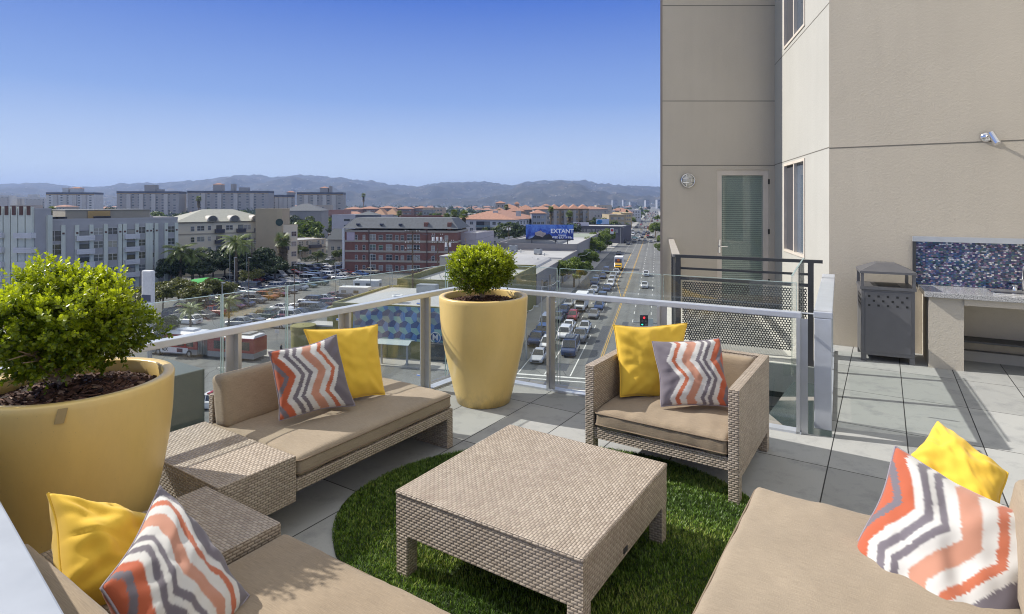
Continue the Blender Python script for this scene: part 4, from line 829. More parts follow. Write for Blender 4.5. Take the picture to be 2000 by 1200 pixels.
# pale buildings at the foot of the hills
for i,(u,v0,v1,w,y,lb) in enumerate(((1201,392,402,9,2600,'hazy pale square office block at the hill foot, left of three'),(1220,391,402,5,2700,'slim hazy white tower at the foot of the hills'),(1238,395,400,14,2500,'long hazy white building at the foot of the hills'),(1265,392,401,7,2400,'hazy blue grey block above the avenue end, left'),(1287,391,402,6,2300,'hazy blue grey block above the avenue end, right'))):
    bb_=Bld('office_block',lb,'office block',u-w/2,y,u+w/2,y,30,Hof(v0,y),wallm('far_office',(.30,.32,.36))); bb_.flat(1); bb_.wins(bb_.lsp(5),[Hof(v0,y)*(j+.5)/6 for j in range(6)],w*.25,2.5,'dark')
# houses dotted over the slopes: beyond counting
hb=MB(); rr=random.Random(3); hv=hills.data.vertices; nu=460
for i in range(1000):
    j=int(2+40*rr.random()**1.7); k=rr.randrange(60,400); p=hv[j*nu+k].co
    s_=rr.uniform(5,12); hb.box((p.x+rr.uniform(-12,12),p.y-4,p.z+2.5),(s_,8,rr.uniform(4,8)),rr.uniform(-.5,.5))
tag(hb.obj('hillside_houses',wallm('hill_house',(.50,.48,.45))),kind='stuff',label='specks of pale houses scattered over the hills')
# ================================================================ vehicles (front of each looks along +x)
PAINT={k:m_paint('paint_'+k,c) for k,c in dict(white=(.72,.72,.71),silver=(.42,.43,.44),grey=(.16,.165,.17),black=(.015,.015,.018),navy=(.03,.05,.12),blue=(.05,.12,.30),red=(.32,.02,.025),maroon=(.14,.02,.025),beige=(.42,.38,.30),green=(.04,.08,.06),orange=(.32,.10,.03),teal=(.12,.25,.26),gold=(.24,.20,.13)).items()}
def ring(x,z0,z1,w,ch=.12):
    h=z1-z0; return [(x,-w+ch*.5,z0),(x,w-ch*.5,z0),(x,w,z0+h*.35),(x,w,z1-ch),(x,w-ch,z1),(x,-w+ch,z1),(x,-w,z1-ch),(x,-w,z0+h*.35)]
_wheel=MB(); _wheel.lathe([(.16,-.11),(.30,-.11),(.335,-.07),(.335,.07),(.30,.11),(.16,.11)],18); WT=_wheel.me('tyre',M['rubber'])
_rim=MB(); _rim.lathe([(.02,.085),(.06,.10),(.2,.075),(.205,.11),(.19,.112)],14,capb=True); WR=_rim.me('rim',M['rim'])
# kind: length, half width, lower body stations (x,z0,z1,halfw), glass house (x,zbase,ztop,wbase,wtop) stations, roof
CARS=dict(
 sedan=dict(L=4.6,w=.88,body=[(2.3,.3,.58,.70),(2.2,.22,.68,.80),(1.5,.2,.80,.87),(.85,.2,.90,.88),(-1.5,.2,.93,.88),(-2.1,.22,.92,.82),(-2.28,.32,.80,.74)],gh=[(1.05,.88,.89,.74,.70),(.25,.88,1.40,.76,.58),(-.75,.88,1.42,.76,.58),(-1.65,.9,.95,.74,.62)],wb=1.38),
 hatch=dict(L=4.1,w=.87,body=[(2.05,.3,.62,.68),(1.95,.22,.74,.80),(1.3,.2,.86,.86),(.8,.2,.94,.87),(-1.7,.2,.98,.87),(-1.98,.24,.96,.82),(-2.05,.34,.84,.76)],gh=[(1.15,.92,.93,.74,.70),(.2,.92,1.47,.76,.60),(-1.2,.92,1.48,.76,.60),(-1.9,.94,1.05,.74,.64)],wb=1.26),
 suv=dict(L=4.8,w=.95,body=[(2.4,.4,.78,.78),(2.3,.3,.95,.88),(1.4,.28,1.06,.94),(.95,.28,1.10,.95),(-2.1,.28,1.12,.95),(-2.3,.32,1.10,.90),(-2.4,.42,1.0,.84)],gh=[(1.15,1.08,1.09,.84,.80),(.45,1.08,1.72,.86,.72),(-1.95,1.08,1.72,.86,.72),(-2.28,1.1,1.2,.82,.76)],wb=1.42),
 van=dict(L=5.2,w=.98,body=[(2.6,.35,.75,.84),(2.5,.28,.95,.94),(1.9,.28,1.12,.97),(1.4,.28,1.25,.98),(-2.4,.28,1.28,.98),(-2.6,.34,1.25,.94)],gh=[(1.85,1.14,1.2,.88,.86),(1.1,1.2,2.0,.92,.82),(-2.4,1.2,2.02,.92,.84),(-2.56,1.2,1.4,.90,.86)],wb=1.6),
 pickup=dict(L=5.4,w=.96,body=[(2.7,.4,.80,.80),(2.6,.32,.98,.90),(1.7,.3,1.08,.95),(1.2,.3,1.10,.96),(-2.4,.3,1.10,.96),(-2.6,.34,1.10,.94),(-2.7,.42,1.06,.92)],gh=[(1.2,1.08,1.09,.84,.80),(.55,1.08,1.70,.86,.72),(-.45,1.08,1.70,.86,.72),(-.7,1.08,1.12,.84,.78)],wb=1.7,bed=1))
def car_meshes(kd):
    c=CARS[kd]; P0=PAINT['white']; out=[]
    m=MB(); m.loft([ring(x,z0,z1,w) for x,z0,z1,w in reversed(c['body'])])
    g=c['gh']; (x1,_,zt,_,wt)=g[1]; (x2,_,zt2,_,wt2)=g[2]
    m.add([(x1+.03,-wt-.012,zt-.02),(x1+.03,wt+.012,zt-.02),(x2-.03,wt2+.012,zt2-.02),(x2-.03,-wt2-.012,zt2-.02),(x1-.05,-wt+.08,zt+.035),(x1-.05,wt-.08,zt+.035),(x2+.05,wt2-.08,zt2+.035),(x2+.05,-wt2+.08,zt2+.035)],[(0,1,5,4),(1,2,6,5),(2,3,7,6),(3,0,4,7),(4,5,6,7),(3,2,1,0)])
    for s in (1,-1):                                     # pillars
        def pil(a,b,t=.055): m.tube([a,b],t,5)
        for k in (0,1,2):
            xa,zb,zt_,wb_,wt_=g[k]; 
        pil((g[0][0],s*g[0][3],g[0][1]),(g[1][0],s*g[1][4],g[1][2])); pil((g[3][0],s*g[3][3],g[3][1]),(g[2][0],s*g[2][4],g[2][2]))
        n_=1 if kd in('sedan','hatch','pickup') else 2
        for q in range(1,n_+1): xx=g[1][0]+(g[2][0]-g[1][0])*q/(n_+1)-.1; pil((xx,s*(g[1][3]+.0),g[1][1]),(xx,s*g[1][4],g[1][2]),.045)
    if c.get('bed'): m.bb((-2.55,-.80,1.02),(-.85,.80,1.105),1)
    m.box((g[0][0]-.3,c['w']+.07,g[0][1]+.12),(.12,.2,.12)); m.box((g[0][0]-.3,-c['w']-.07,g[0][1]+.12),(.12,.2,.12))
    body=m.me('body',[P0,M['black']]); 
    q=MB(); q.loft([[(x,-wb_,zb),(x,wb_,zb),(x,wt_,zt_),(x,-wt_,zt_)] for x,zb,zt_,wb_,wt_ in g]); glass=q.me('windows',M['cglass'])
    f0=c['body'][0][0]; z=(c['body'][1][1]+c['body'][1][2])/2+.08; w=c['w']
    hl=MB().box((f0-.12,0,0),(.14,.30,.14)).me('headlight',M['headl']); r0=c['body'][-1][0]
    tl=MB().box((r0+.08,0,0),(.12,.22,.2)).me('tail_light',M['taill'])
    tr=MB(); tr.bb((f0-.1,-w*.5,.42 if kd!='sedan' else .34),(f0+.015,w*.5,.6 if kd!='sedan' else .5)); tr.bb((r0-.012,-.26,.55),(r0+.1,.26,.7)); trim=tr.me('grille',M['black'])
    # one simple mesh for cars too small to show parts
    sm=MB(); k=len(body.vertices); sm.v=[tuple(v.co) for v in body.vertices]; sm.f=[tuple(p.vertices) for p in body.polygons]; sm.m=[0]*len(sm.f)
    sm.add([tuple(v.co) for v in glass.vertices],[tuple(p.vertices) for p in glass.polygons],1)
    for sx_ in (1,-1):
        for sy in (1,-1): sm.box((sx_*c['wb'],sy*(w-.1),.33),(.6,.2,.6),m=2)
    sm.bb((f0-.14,-w*.85,z-.07),(f0-.03,-w*.5,z+.07),3); sm.bb((f0-.14,w*.5,z-.07),(f0-.03,w*.85,z+.07),3); sm.bb((r0-.0,-w*.85,z),(r0+.1,w*.85,z+.14),4)
    small=sm.me('small_car',[P0,M['cglass'],M['rubber'],M['headl'],M['taill']])
    return dict(body=body,glass=glass,hl=hl,tl=tl,trim=trim,small=small,z=z,w=w,wb=c['wb'])
CM={k:car_meshes(k) for k in CARS}
KN=dict(sedan='parked_car',hatch='parked_car',suv='parked_car',van='van',pickup='pickup_truck')
def car(kd,colour,p,head,label,group=None,full=True,name=None,cat=None):
    c=CM[kd]; nm_=name or {'van':'van','pickup':'pickup_truck'}.get(kd,'car'); ct=cat or {'van':'van','pickup':'pickup truck'}.get(kd,'car')
    if not full:
        o=inst(nm_,c['small'],None,(p[0],p[1],G+.02),head,PAINT[colour]); return tag(o,label,ct,group)
    e=empty(nm_,(p[0],p[1],G+.02),head,label,ct,group)
    inst('body',c['body'],e,mat0=PAINT[colour]); inst('windows',c['glass'],e); inst('grille',c['trim'],e)
    for sy in (1,-1):
        inst('headlight',c['hl'],e,(0,sy*c['w']*.68,c['z'])); inst('tail_light',c['tl'],e,(0,sy*c['w']*.72,c['z']+.1))
        for sx_ in (1,-1):
            w=inst('wheel',WT,e,(sx_*c['wb'],sy*(c['w']-.1),.335),rot=(R(90),0,0)); inst('rim',WR,w,rot=(R(180) if sy>0 else 0,0,0))
    return e
APP=SROT-R(90); AWY=SROT+R(90); EAST=SROT; WEST=SROT+R(180)
# ---- the avenue: (u, v of the front bumper's foot, kind, colour, label)
for u,v,kd,cl,lb in (
 (1046,713,'sedan','silver','pale silver saloon car with roof rack leading the kerb lane at the crossing'),(1109,700,'van','navy','dark van with loaded roof rack first in the second lane at the crossing'),
 (1064,686,'hatch','white','white car half hidden behind the rail post, second in the kerb lane'),(1129,673,'pickup','grey','dark grey pickup right behind the van with loaded roof rack'),(1098,668,'suv','white','white car with raised bonnet left of the grey pickup'),
 (1139,652,'sedan','silver','silver saloon with clear shadow behind the grey pickup'),(1107,650,'sedan','white','white saloon left of the silver saloon'),(1116,628,'hatch','red','bright red hatchback in the waiting traffic'),(1157,625,'sedan','grey','charcoal saloon right of the red hatchback'),
 (1168,607,'sedan','blue','blue grey saloon behind the charcoal one'),(1108,602,'sedan','silver','silver saloon left of the white camper truck'),(1098,616,'sedan','navy','navy car ahead of the silver saloon near the camper truck'),(1087,631,'sedan','grey','dark grey car hidden behind the middle rail post'),
 (1062,646,'van','white','white van by the planter behind the rail post'),(1053,665,'suv','blue','dark blue car beside the planter rim, upper'),(1041,680,'pickup','navy','dark blue pickup beside the planter, lower'),
 (1174,592,'suv','black','black sport utility car just under the handrail'),(1151,583,'hatch','silver','light grey car under the handrail left of the black one'),(1159,573,'sedan','silver','silver car just above the handrail'),(1160,560,'suv','navy','dark blue car above the handrail, left lane'),(1163,551,'sedan','grey','grey car behind the dark blue one, left lane'),
 (1191,561,'sedan','white','pale blue white car above the handrail, middle lane'),(1194,552,'sedan','silver','silver car third in the middle lane above the handrail'),(1197,544,'hatch','silver','silver hatchback behind the third silver car'),(1203,537,'sedan','silver','silver car directly ahead of the yellow cab truck'),
 (1176,546,'sedan','navy','navy saloon left of the silver hatchback'),(1182,536,'suv','navy','navy sport utility car left of the yellow cab truck'),(1208,499,'sedan','black','black car alone behind the yellow cab truck'),(1184,571,'sedan','navy','dark car partly hidden by the handrail right of the silver one')):
    p=GP(u,v)+Vector((math.sin(TH),math.cos(TH),0))*(CARS[kd]['L']/2); car(kd,cl,p,APP,lb,'traffic waiting on the avenue')
rk=MB(); 
for dx_ in (-1.6,-.6,.4): rk.bb((dx_,-.8,2.06),(dx_+.06,.8,2.12))
for dy_ in (-.8,.74): rk.bb((-1.8,dy_,2.06),(.8,dy_+.06,2.2))
for k in range(9): rk.tube([(-1.7,-.6+k*.13,2.15+.05*(k%3)),(.7,-.6+k*.12,2.2)],.04,5)
vn=[o for o in bpy.data.objects if o.get('label','').startswith('dark van with loaded')][0]; rk.obj('roof_rack',M['galv'],vn)
for u,v,kd,cl,lb in ((1262,539,'sedan','white','white car driving away, upper one below the truck'),(1259,562,'sedan','white','white car driving away, lower one just over the handrail')):
    car(kd,cl,GP(u,v),AWY,lb)
for u,v,kd,cl,hd,lb in ((1227,478,'sedan','black',0,'black car with lit headlamps short of the far crossing'),(1229,466,'sedan','navy',1,'navy car crossing at the far junction, left'),(1240,467,'sedan','teal',1,'long teal car crossing at the far junction'),(1251,464,'sedan','white',0,'white car in the far junction centre'),(1249,470,'sedan','white',2,'white car waiting left at the far junction'),(1260,471,'sedan','silver',2,'silver car waiting second at the far junction'),(1271,474,'hatch','silver',2,'silver hatchback nearest in the far junction queue'),(1280,473,'sedan','silver',2,'pale car waiting rightmost at the far junction'),(1271,466,'sedan','black',1,'black car crossing on the right of the far junction'),(1264,455,'sedan','navy',2,'small dark blue car past the far junction'),(1267,447,'van','red',2,'dark red van with dark windows beyond the far junction'),(1260,446,'pickup','red',0,'bright red tiny truck beyond the far junction'),(1247,455,'sedan','silver',0,'silver car left lane just past the far junction'),(1274,447,'sedan','grey',2,'grey car right lane beyond the far junction')):
    car(kd,cl,GP(u,v),(APP,EAST,AWY)[hd],lb)
rr=random.Random(11); cs_=['white','silver','grey','black','navy','red','beige']
for i in range(120):
    p_=300+1150*rr.random()**1.2; q_=rr.choice([-16,-14.3,-11.3,-8.4,-5.4,-2.5,.6]); cl=rr.choice(cs_)
    car(rr.choice(['sedan','sedan','suv','van']),cl,SP(q_,p_),APP if q_<-7 else AWY,f'tiny {cl} vehicle in the far traffic beyond the second crossing','far %s traffic on the avenue'%cl,full=False)
# ---- trucks
def box_truck(label,u,v,cab,boxm,w=2.3,h=3.3,L=6.5,nm_='box_truck',camper=False):
    p=GP(u,v)+Vector((math.sin(TH),math.cos(TH),0))*(L/2); e=empty(nm_,(p.x,p.y,G+.02),APP,label,'truck'); f=L/2
    MB().bb((-f,-w/2,.75),(f-2.0,w/2,h)).obj('cargo_box',boxm,e,bevel=.06)
    if camper: MB().bb((f-1.99,-w/2,2.1),(f-.7,w/2,h)).obj('cab_over_berth',boxm,e,bevel=.15)
    m=MB(); m.loft([ring(f-1.95,.45,1.9 if camper else 2.1,w/2-.12),ring(f-1.2,.45,1.95 if camper else 2.2,w/2-.12),ring(f-.55,.45,1.35,w/2-.14),ring(f,.5,1.15,w/2-.25)]); m.obj('cab',cab,e)
    MB().add([(f-1.1,-.8,1.98),(f-1.1,.8,1.98),(f-.52,.85,1.4),(f-.52,-.85,1.4),(f-1.2,-.8,1.9),(f-1.2,.8,1.9),(f-.7,.85,1.35),(f-.7,-.85,1.35)],[(0,1,2,3),(4,5,6,7),(0,1,5,4),(2,3,7,6),(1,2,6,5),(0,3,7,4)]).obj('windscreen',M['cglass'],e)
    MB().bb((f-.01,-.6,.6),(f+.06,.6,.95)).obj('grille',M['black'],e)
    for sy in (1,-1):
        MB().box((f+.02,sy*.72,.85),(.1,.26,.2)).obj('headlight',M['headl'],e)
        for x in (f-1.0,-f+1.4): 
            wv=inst('wheel',WT,e,(x,sy*(w/2-.16),.42),rot=(R(90),0,0),scale=1.25); inst('rim',WR,wv,rot=(R(180) if sy>0 else 0,0,0))
    return e,f
ye=m_paint('yellow_cab',(.62,.36,.02))
e,f=box_truck('yellow cab delivery truck with tall pale box coming up the avenue',1207,529.5,ye,M['white'],2.5,3.9,7.6)
MB().bb((f-1.98,-.95,2.25),(f-1.86,.95,3.3)).obj('box_front_picture',plain('truck_picture',(.10,.09,.12),.5),e); o=MB().lathe([(.02,0),(.42,0),(.42,.05)],18).obj('box_front_ball',plain('orange_ball',(.7,.2,.02)),e); o.matrix_local=Matrix.Translation((f-1.85,0,3.0))@Matrix.Rotation(R(90),4,'Y')
box_truck('white camper truck with box over its cab in the waiting traffic',1131,611,M['white'],M['white'],2.2,3.1,6.4,'camper_truck',True)
# caravans in the car park
def caravan(label,u,v,L,h=2.6):
    p=GP(u,v); e=empty('caravan',(p.x,p.y,G+.02),EAST+R(4),label,'caravan'); MB().bb((-L/2,-1.1,.5),(L/2,1.1,h)).obj('body',M['white'],e,bevel=.18)
    for x in (-L*.32,L*.1): MB().bb((x-.55,-1.14,1.3),(x+.55,-1.102,1.9)).obj('window',M['win'],e)
    MB().bb((L/2+.001,-.6,1.2),(L/2+.03,.6,1.9)).obj('window',M['win'],e); MB().bb((-L/2+.4,-.3,h+.001),(-L/2+.9,.3,h+.2)).obj('roof_vent',M['white'],e)
    for sy in (1,-1): inst('wheel',WT,e,(-.1*L,sy*.95,.34),rot=(R(90),0,0)); inst('wheel',WT,e,(L*.3,sy*.95,.34),rot=(R(90),0,0))
caravan('white caravan nearest the corner building roof',694,584,6.5); caravan('white flat roofed caravan behind the nearest caravan',718,569,6.2)
# ---- car park rows (u,v of the car's middle, kind, colour, heading 0 left 1 right 2 toward us)
lot=[(370,633,'hatch','white',0,'white hatchback first in the nearest car park row behind the left pane'),(340,630,'sedan','grey',0,'dark grey car behind the big shrub in the nearest row'),(394,622,'sedan','grey',0,'grey saloon next to the white hatchback'),(416,616,'pickup','red',0,'red pickup seen between two glass panes'),(438,608,'sedan','navy',1,'dark blue saloon right of the red pickup'),
(457,603,'sedan','maroon',1,'faded red saloon behind the glass, right of the dark blue one'),(478,598,'hatch','navy',1,'dark blue compact car in the middle of the nearest row'),(498,592,'suv','grey',1,'grey estate car in the middle of the nearest row'),(521,586,'suv','orange',1,'orange and black open jeep in the nearest row'),(544,579,'sedan','maroon',1,'maroon car right of the orange jeep'),(561,573,'sedan','grey',1,'dark grey car behind the second lamp post'),(580,567,'van','silver',1,'silver estate car with square back toward the row end'),(601,562,'sedan','green',1,'dark green saloon at the right end of the row'),(622,557,'suv','green',1,'dark green car parked alone on the right of the row'),
(356,612,'sedan','maroon',1,'dark maroon saloon in the second row behind the white hatchback'),(361,605,'hatch','white',1,'white hatchback in the second row left'),(380,602,'pickup','navy',1,'blue grey pickup in the second row left'),(402,594,'sedan','navy',1,'dark car in the second row beside the palm trunk'),(424,587,'sedan','silver',1,'pale car in the second row behind the glass gap'),(440,583,'suv','white',1,'white car in the second row catching the sun'),(458,578,'sedan','white',1,'small white car in the second row centre'),(474,574,'sedan','silver',0,'silver saloon in the second row centre'),(487,568,'van','navy',0,'blue van at the back of the nearest rows'),(505,566,'hatch','gold',0,'golden brown small car behind the orange jeep'),(524,561,'sedan','beige',0,'beige saloon in the second row right'),(545,556,'sedan','navy',0,'dark blue saloon in the second row right'),(566,553,'sedan','silver',1,'silver green saloon last in the second row'),
(384,560+16,'sedan','white',0,'white car under the olive trees'),(440,569,'sedan','silver',0,'pale car peeping under the olive tree right'),
(574,559,'hatch','navy',0,'dark compact car at the back right of the nearest rows'),(535,566,'suv','silver',0,'silver sport utility car behind the orange jeep row'),(512,572,'sedan','black',0,'black saloon in the middle back row'),(493,577,'hatch','white',0,'white hatchback glinting in the middle back row'),(468,583,'sedan','navy',0,'navy saloon in the middle back row'),(446,590,'suv','grey',0,'grey sport utility car left in the middle back row'),(430,596,'sedan','silver',0,'silver saloon behind the red pickup'),(408,601,'hatch','navy',0,'navy hatchback behind the grey saloon'),(389,609,'sedan','black',0,'black saloon just behind the white hatchback'),(345,622,'suv','navy',1,'navy car peeping beside the palm trunk on the left'),(594,556,'sedan','silver',0,'pale saloon behind the dark green one'),(452,561,'suv','black',1,'black car left of the white one in the upper row'),(465,560,'sedan','black',1,'second black car in the upper row'),(482,557,'sedan','white',1,'bright white saloon leading the upper row'),(500,551,'sedan','maroon',1,'plum coloured car in the upper row'),(510,548,'sedan','navy',1,'dark car beside the plum coloured one'),(524,546,'sedan','white',1,'white estate car in the upper row'),(541,543,'van','white',1,'white people carrier in the upper row'),(560,539,'suv','black',1,'black car left of the red one in the upper row'),(575,537,'sedan','red',1,'red saloon in the upper row'),(597,533,'sedan','black',1,'black saloon in the upper row, right part'),(611,529,'suv','navy',1,'navy car near the hedge in the upper row'),(624,527,'suv','black',1,'black car at the hedge corner'),(636,524,'sedan','white',1,'white car last of the upper row at the hedge'),
(665,523,'hatch','navy',2,'dark blue hatchback first in the row under the brick building'),(682,523,'suv','silver',2,'silver sport utility car under the brick building'),(695,524,'sedan','grey',2,'grey car right of the silver sport utility car'),(708,525,'sedan','black',2,'dark car third under the brick building hedge'),(724,526,'hatch','grey',2,'small grey car before the clipped hedge'),(744,523,'pickup','maroon',2,'maroon pickup before the hedge near the short palm'),(757,525,'sedan','black',2,'black car beside the maroon pickup'),
(636,543,'suv','white',0,'white sport utility car starting the middle row'),(653,540,'sedan','navy',1,'dark blue car in the middle row'),(664,538,'sedan','silver',1,'silver car in the middle row'),(676,536,'sedan','maroon',1,'dark red car in the middle row'),(690,545,'sedan','beige',0,'cream limousine by the caravans'),(664,546,'sedan','white',0,'white car beside the cream limousine'),(704,539,'sedan','blue',1,'car with a bright blue bonnet in the middle row'),(722,535,'pickup','beige',1,'beige pickup in the middle row'),(735,531,'sedan','grey',1,'dark car last in the middle row'),
(552,608,'sedan','white',1,'white car roof just above the handrail left'),(590,600,'sedan','white',0,'white saloon just above the handrail'),(607,594,'suv','black',0,'black sport utility car above the handrail'),(633,589,'sedan','silver',0,'silver green saloon above the handrail'),(648,584,'sedan','maroon',0,'dark red car left of the white ones near the caravan'),(664,580,'sedan','silver',0,'silver car near the caravan'),(681,577,'sedan','white',0,'white car nearest the caravan'),(540,640,'sedan','white',0,'white car standing by the wire fence below the handrail'),
(645,510,'sedan','silver',2,'pale car on the drive behind the hedge, left'),(655,508,'suv','white',2,'white car on the drive behind the hedge, right'),(560,520,'sedan','navy',1,'blue car under the trees by the stout palm'),(580,521,'sedan','maroon',1,'maroon car near the driveway hedge'),(522,530,'pickup','blue',1,'blue pickup in the shade left of the stout palm'),
(800,527,'suv','teal',1,'teal car behind the rail of the olive roof'),(815,530,'sedan','white',1,'white car beside the teal one')]
for u,v,kd,cl,hd,lb in lot: car(kd,cl,GP(u,v),(WEST,EAST,APP)[hd]+rnd.uniform(-.05,.05),lb,'cars in the car park')
ORD='first second third fourth fifth sixth seventh eighth ninth tenth eleventh twelfth thirteenth fourteenth fifteenth'.split()
rc=random.Random(5); CT=['white','silver','grey','black','navy','maroon','beige','green']; KT=['sedan','hatch','suv','sedan','van']; KW=dict(sedan='saloon',hatch='hatchback',suv='estate car',van='people carrier',pickup='pickup')
for q_,p0_,p1_,lb in ((-104.2,113,158,'in the leftmost car park row'),(-92.2,134,157,'in the short far car park row'),(-66.3,81.5,92.5,'in the row behind the bus'),(-60.9,85,110,'in the row beyond the kiosk'),(-85.6,131,137,'past the dark green cars')):
    p_=p0_; k_=0
    while p_<p1_ and k_<15:
        cl=rc.choice(CT); kd=rc.choice(KT); car(kd,cl,SP(q_+rc.uniform(-.3,.3),p_),(EAST,WEST)[rc.random()<.4]+rc.uniform(-.04,.04),f'{cl} {KW[kd]} {lb}, {ORD[k_]} from its near end','cars in the car park'); p_+=rc.choice([2.9,3.0,3.1,5.9] if k_%4==3 else [2.9,3.05]); k_+=1
# ---- articulated bus
def bus():
    fr=GP(309,694); bk=SP(0,0); ang=WEST; p0=fr+Vector((math.cos(ang+math.pi),math.sin(ang+math.pi),0))*9
    e=empty('articulated_bus',(p0.x-2.6,p0.y+1.9,G+.02),ang,'red and silver articulated city bus stopped across the side street','bus')
    rd=m_paint('bus_red',(.24,.012,.02)); sv=plain('bus_silver',(.22,.225,.235),.5); rf_=plain('bus_roof',(.62,.63,.66),.4); H=3.0; w=1.28
    def sect(x0,x1,front):
        m=MB(); m.bb((x0,-w,.35),(x1,w,1.05)); m.obj('lower_body',sv,e,bevel=.05)
        m=MB(); m.bb((x0+.0,-w,1.051),(x1-(.25 if front else 0),w,H-.1)); m.obj('upper_body',rd,e,bevel=.06)
        m=MB(); m.loft([[(x,-w+.05,H-.09),(x,w-.05,H-.09),(x,w-.35,H+.22),(x,-w+.35,H+.22)] for x in (x0+.1,x1-.4)]); m.obj('roof',rf_,e)
        n_=int((x1-x0-1)/1.55)
        for k in range(n_):
            for sy in (1,-1): x=x0+.7+k*1.55; MB().bb((x,sy*(w+.004),1.42),(x+1.25,sy*(w+.02),2.45)).obj('window',M['cglass'],e)
    sect(-.2,9,True); sect(-9.6,-1.9,False)
    m=MB()
    for k in range(12): x=-1.9+1.7*k/12; m.bb((x,-w+.08*(k%2),.5),(x+.141,w-.08*(k%2),H+.1))
    m.obj('bellows',plain('bellows_grey',(.12,.14,.15),.6),e)
    MB().bb((8.98,-w+.12,1.35),(9.03,w-.12,2.75)).obj('windscreen',M['cglass'],e)
    MB().bb((6.2,w+.022,.5),(1.4,w+.04,1.2)).obj('advert_panel',M['white'],e)
    text('40X',.62,M['black'],e,(5.4,w+.05,.86),(R(90),0,R(180)),.004); 
    MB().bb((2.3,w+.041,.6),(3.3,w+.05,1.1)).obj('advert_picture',plain('advert_dark',(.10,.05,.06)),e)
    MB().bb((1.2,-.7,H+.23),(-.1+4,.7,H+.45)).obj('roof_unit',rf_,e); MB().bb((-8.5,-.9,H+.23),(-4.5,.9,H+.42)).obj('roof_grille',plain('roof_grille',(.25,.26,.27)),e)
    e.scale=(.9,1,1)
    for x in (6.6,1.2,-6.2):
        for sy in (1,-1): wv=inst('wheel',WT,e,(x,sy*(w-.09),.46),rot=(R(90),0,0),scale=1.4); inst('rim',WR,wv,rot=(R(180) if sy>0 else 0,0,0))
bus()
# ---- patrol car below the sofa, numbered roof, and transformer cabinets
p=GP(392,800,0); pc=car('sedan','white',(p.x+1.0,p.y+.4),EAST+R(8),'white patrol car numbered 792 glimpsed left of the sofa back',name='patrol_car',cat='patrol car')
text('792',.8,M['black'],pc,(-1.9,-.4,.945),(0,0,R(-90)),.01); MB().bb((-.3,-.5,1.47),(-.05,.5,1.58)).obj('light_bar',M['taill'],pc); MB().bb((-2.38,-.7,.45),(-2.30,.7,.56)).obj('bumper_stripe',PAINT['orange'],pc)
# ================================================================ street furniture
def lamp(label,u,v,h,arm=2.2,side=1,y=None,double=False,col=None):
    p=GP(u,v) if y is None else Vector(((u-CX)/F*y,y,G)); e=empty('street_lamp',(p.x,p.y,G),SROT+(0 if side>0 else math.pi),label,'street lamp'); m=MB().tube([(0,0,0),(0,0,h*.9)],[.11,.07],8)
    pts=[(0,0,h*.9)]+[(arm*math.sin(t)*1,0,h*.9+(h*.1)*(1-math.cos(t))*1.0) for t in [k*math.pi/2/5 for k in range(1,6)]]
    m.tube(pts,.045,6); m.obj('pole',col or M['galv'],e); MB().box((arm+.25,0,h-.02),(.65,.24,.13)).obj('lamp_head',M['galv'],e,bevel=.04)
    if double: MB().tube([(0,0,h*.9),(-.5,0,h*.97),(-1.0,0,h*.96)],.04,6).obj('arm',M['galv'],e)
lamp('street lamp with curved arm and green banner on the near left pavement',1131,560,8.2); lamp('street lamp on the left pavement seen above the glass edge',1169,530-40,9); lamp('tall street lamp at the far crossing, left side',1212,478,9)
lamp('street lamp standing behind the right glass pane',1058,660,8.5); lamp('street lamp pole beside the planter',1028,705,7,arm=1)
bn=MB().bb((-.02,.1,5.2),(.02,.9,6.6)).obj('banner',plain('green_banner',(.25,.42,.06),.7),[o for o in bpy.data.objects if o.get('label','').startswith('street lamp with curved')][0])
bn=MB().bb((.1,-.02,5.2),(1.1,.02,7.0)).obj('banner',plain('orange_banner',(.60,.20,.03),.7),[o for o in bpy.data.objects if o.get('label','').startswith('street lamp on the left pavement')][0])
for u,v,h,lb in ((486,600,9.5,'thin lamp post in the car park behind the left glass pane'),(575,618,9,'brown lamp post in the car park at the right of the first rows'),(586,552,8,'lamp post before the upper row of cars'),(458,590,9,'pale lamp post by the olive trees'),(482,560,8,'short lamp post near the red green bush'),(724,578,9,'lamp post beside the caravans'),(449,560,12,'white tall lamp post before the cream building'),(655,600,8.5,'dark lamp post above the handrail right of the car park'),(434,680,9,'dark pole standing between the two left glass panes')):
    p=GP(u,v); e=empty('lamp_post',(p.x,p.y,G),SROT,lb,'lamp post'); MB().tube([(0,0,0),(0,0,h)],[.09,.06],6).obj('pole',M['wood'] if 'brown' in lb or 'thin' in lb else M['galv'],e); MB().box((.2,0,h+.04),(.55,.25,.12)).obj('lamp_head',M['galv'],e)
# wooden utility poles and wires
def upole(label,u,vtop,y,h,arms,trans=0):
    x=(u-CX)/F*y; e=empty('utility_pole',(x,y,G),R(-10),label,'utility pole'); MB().tube([(0,0,0),(0,0,h)],[.17,.11],8).obj('pole',M['wood'],e)
    for z in arms: 
        m=MB().box((0,-.12,z),(2.6,.1,.12)); 
        m.obj('crossarm',M['wood'],e)
        q=MB(); [q.tube([(xx,-.12,z+.06),(xx,-.12,z+.26)],.045,6) for xx in (-1.15,-.7,.7,1.15)]; q.obj('insulators',M['white'],e)
    for k in range(trans): MB().tube([((k-(trans-1)/2)*.9,-.4,h-1.6),((k-(trans-1)/2)*.9,-.4,h-.7)],.25,10).obj('transformer',M['white'],e)
    return Vector((x,y,G+h))
t1=upole('tall brown utility pole rising before the brick building',806,452,92,Hof(452,92),(Hof(453,92),Hof(468,92)-.6,Hof(487,92)))
t2=upole('utility pole with three white transformers, right of the tall brown one',855,458,130,Hof(457,130),(Hof(459,130),Hof(475,130)),3)
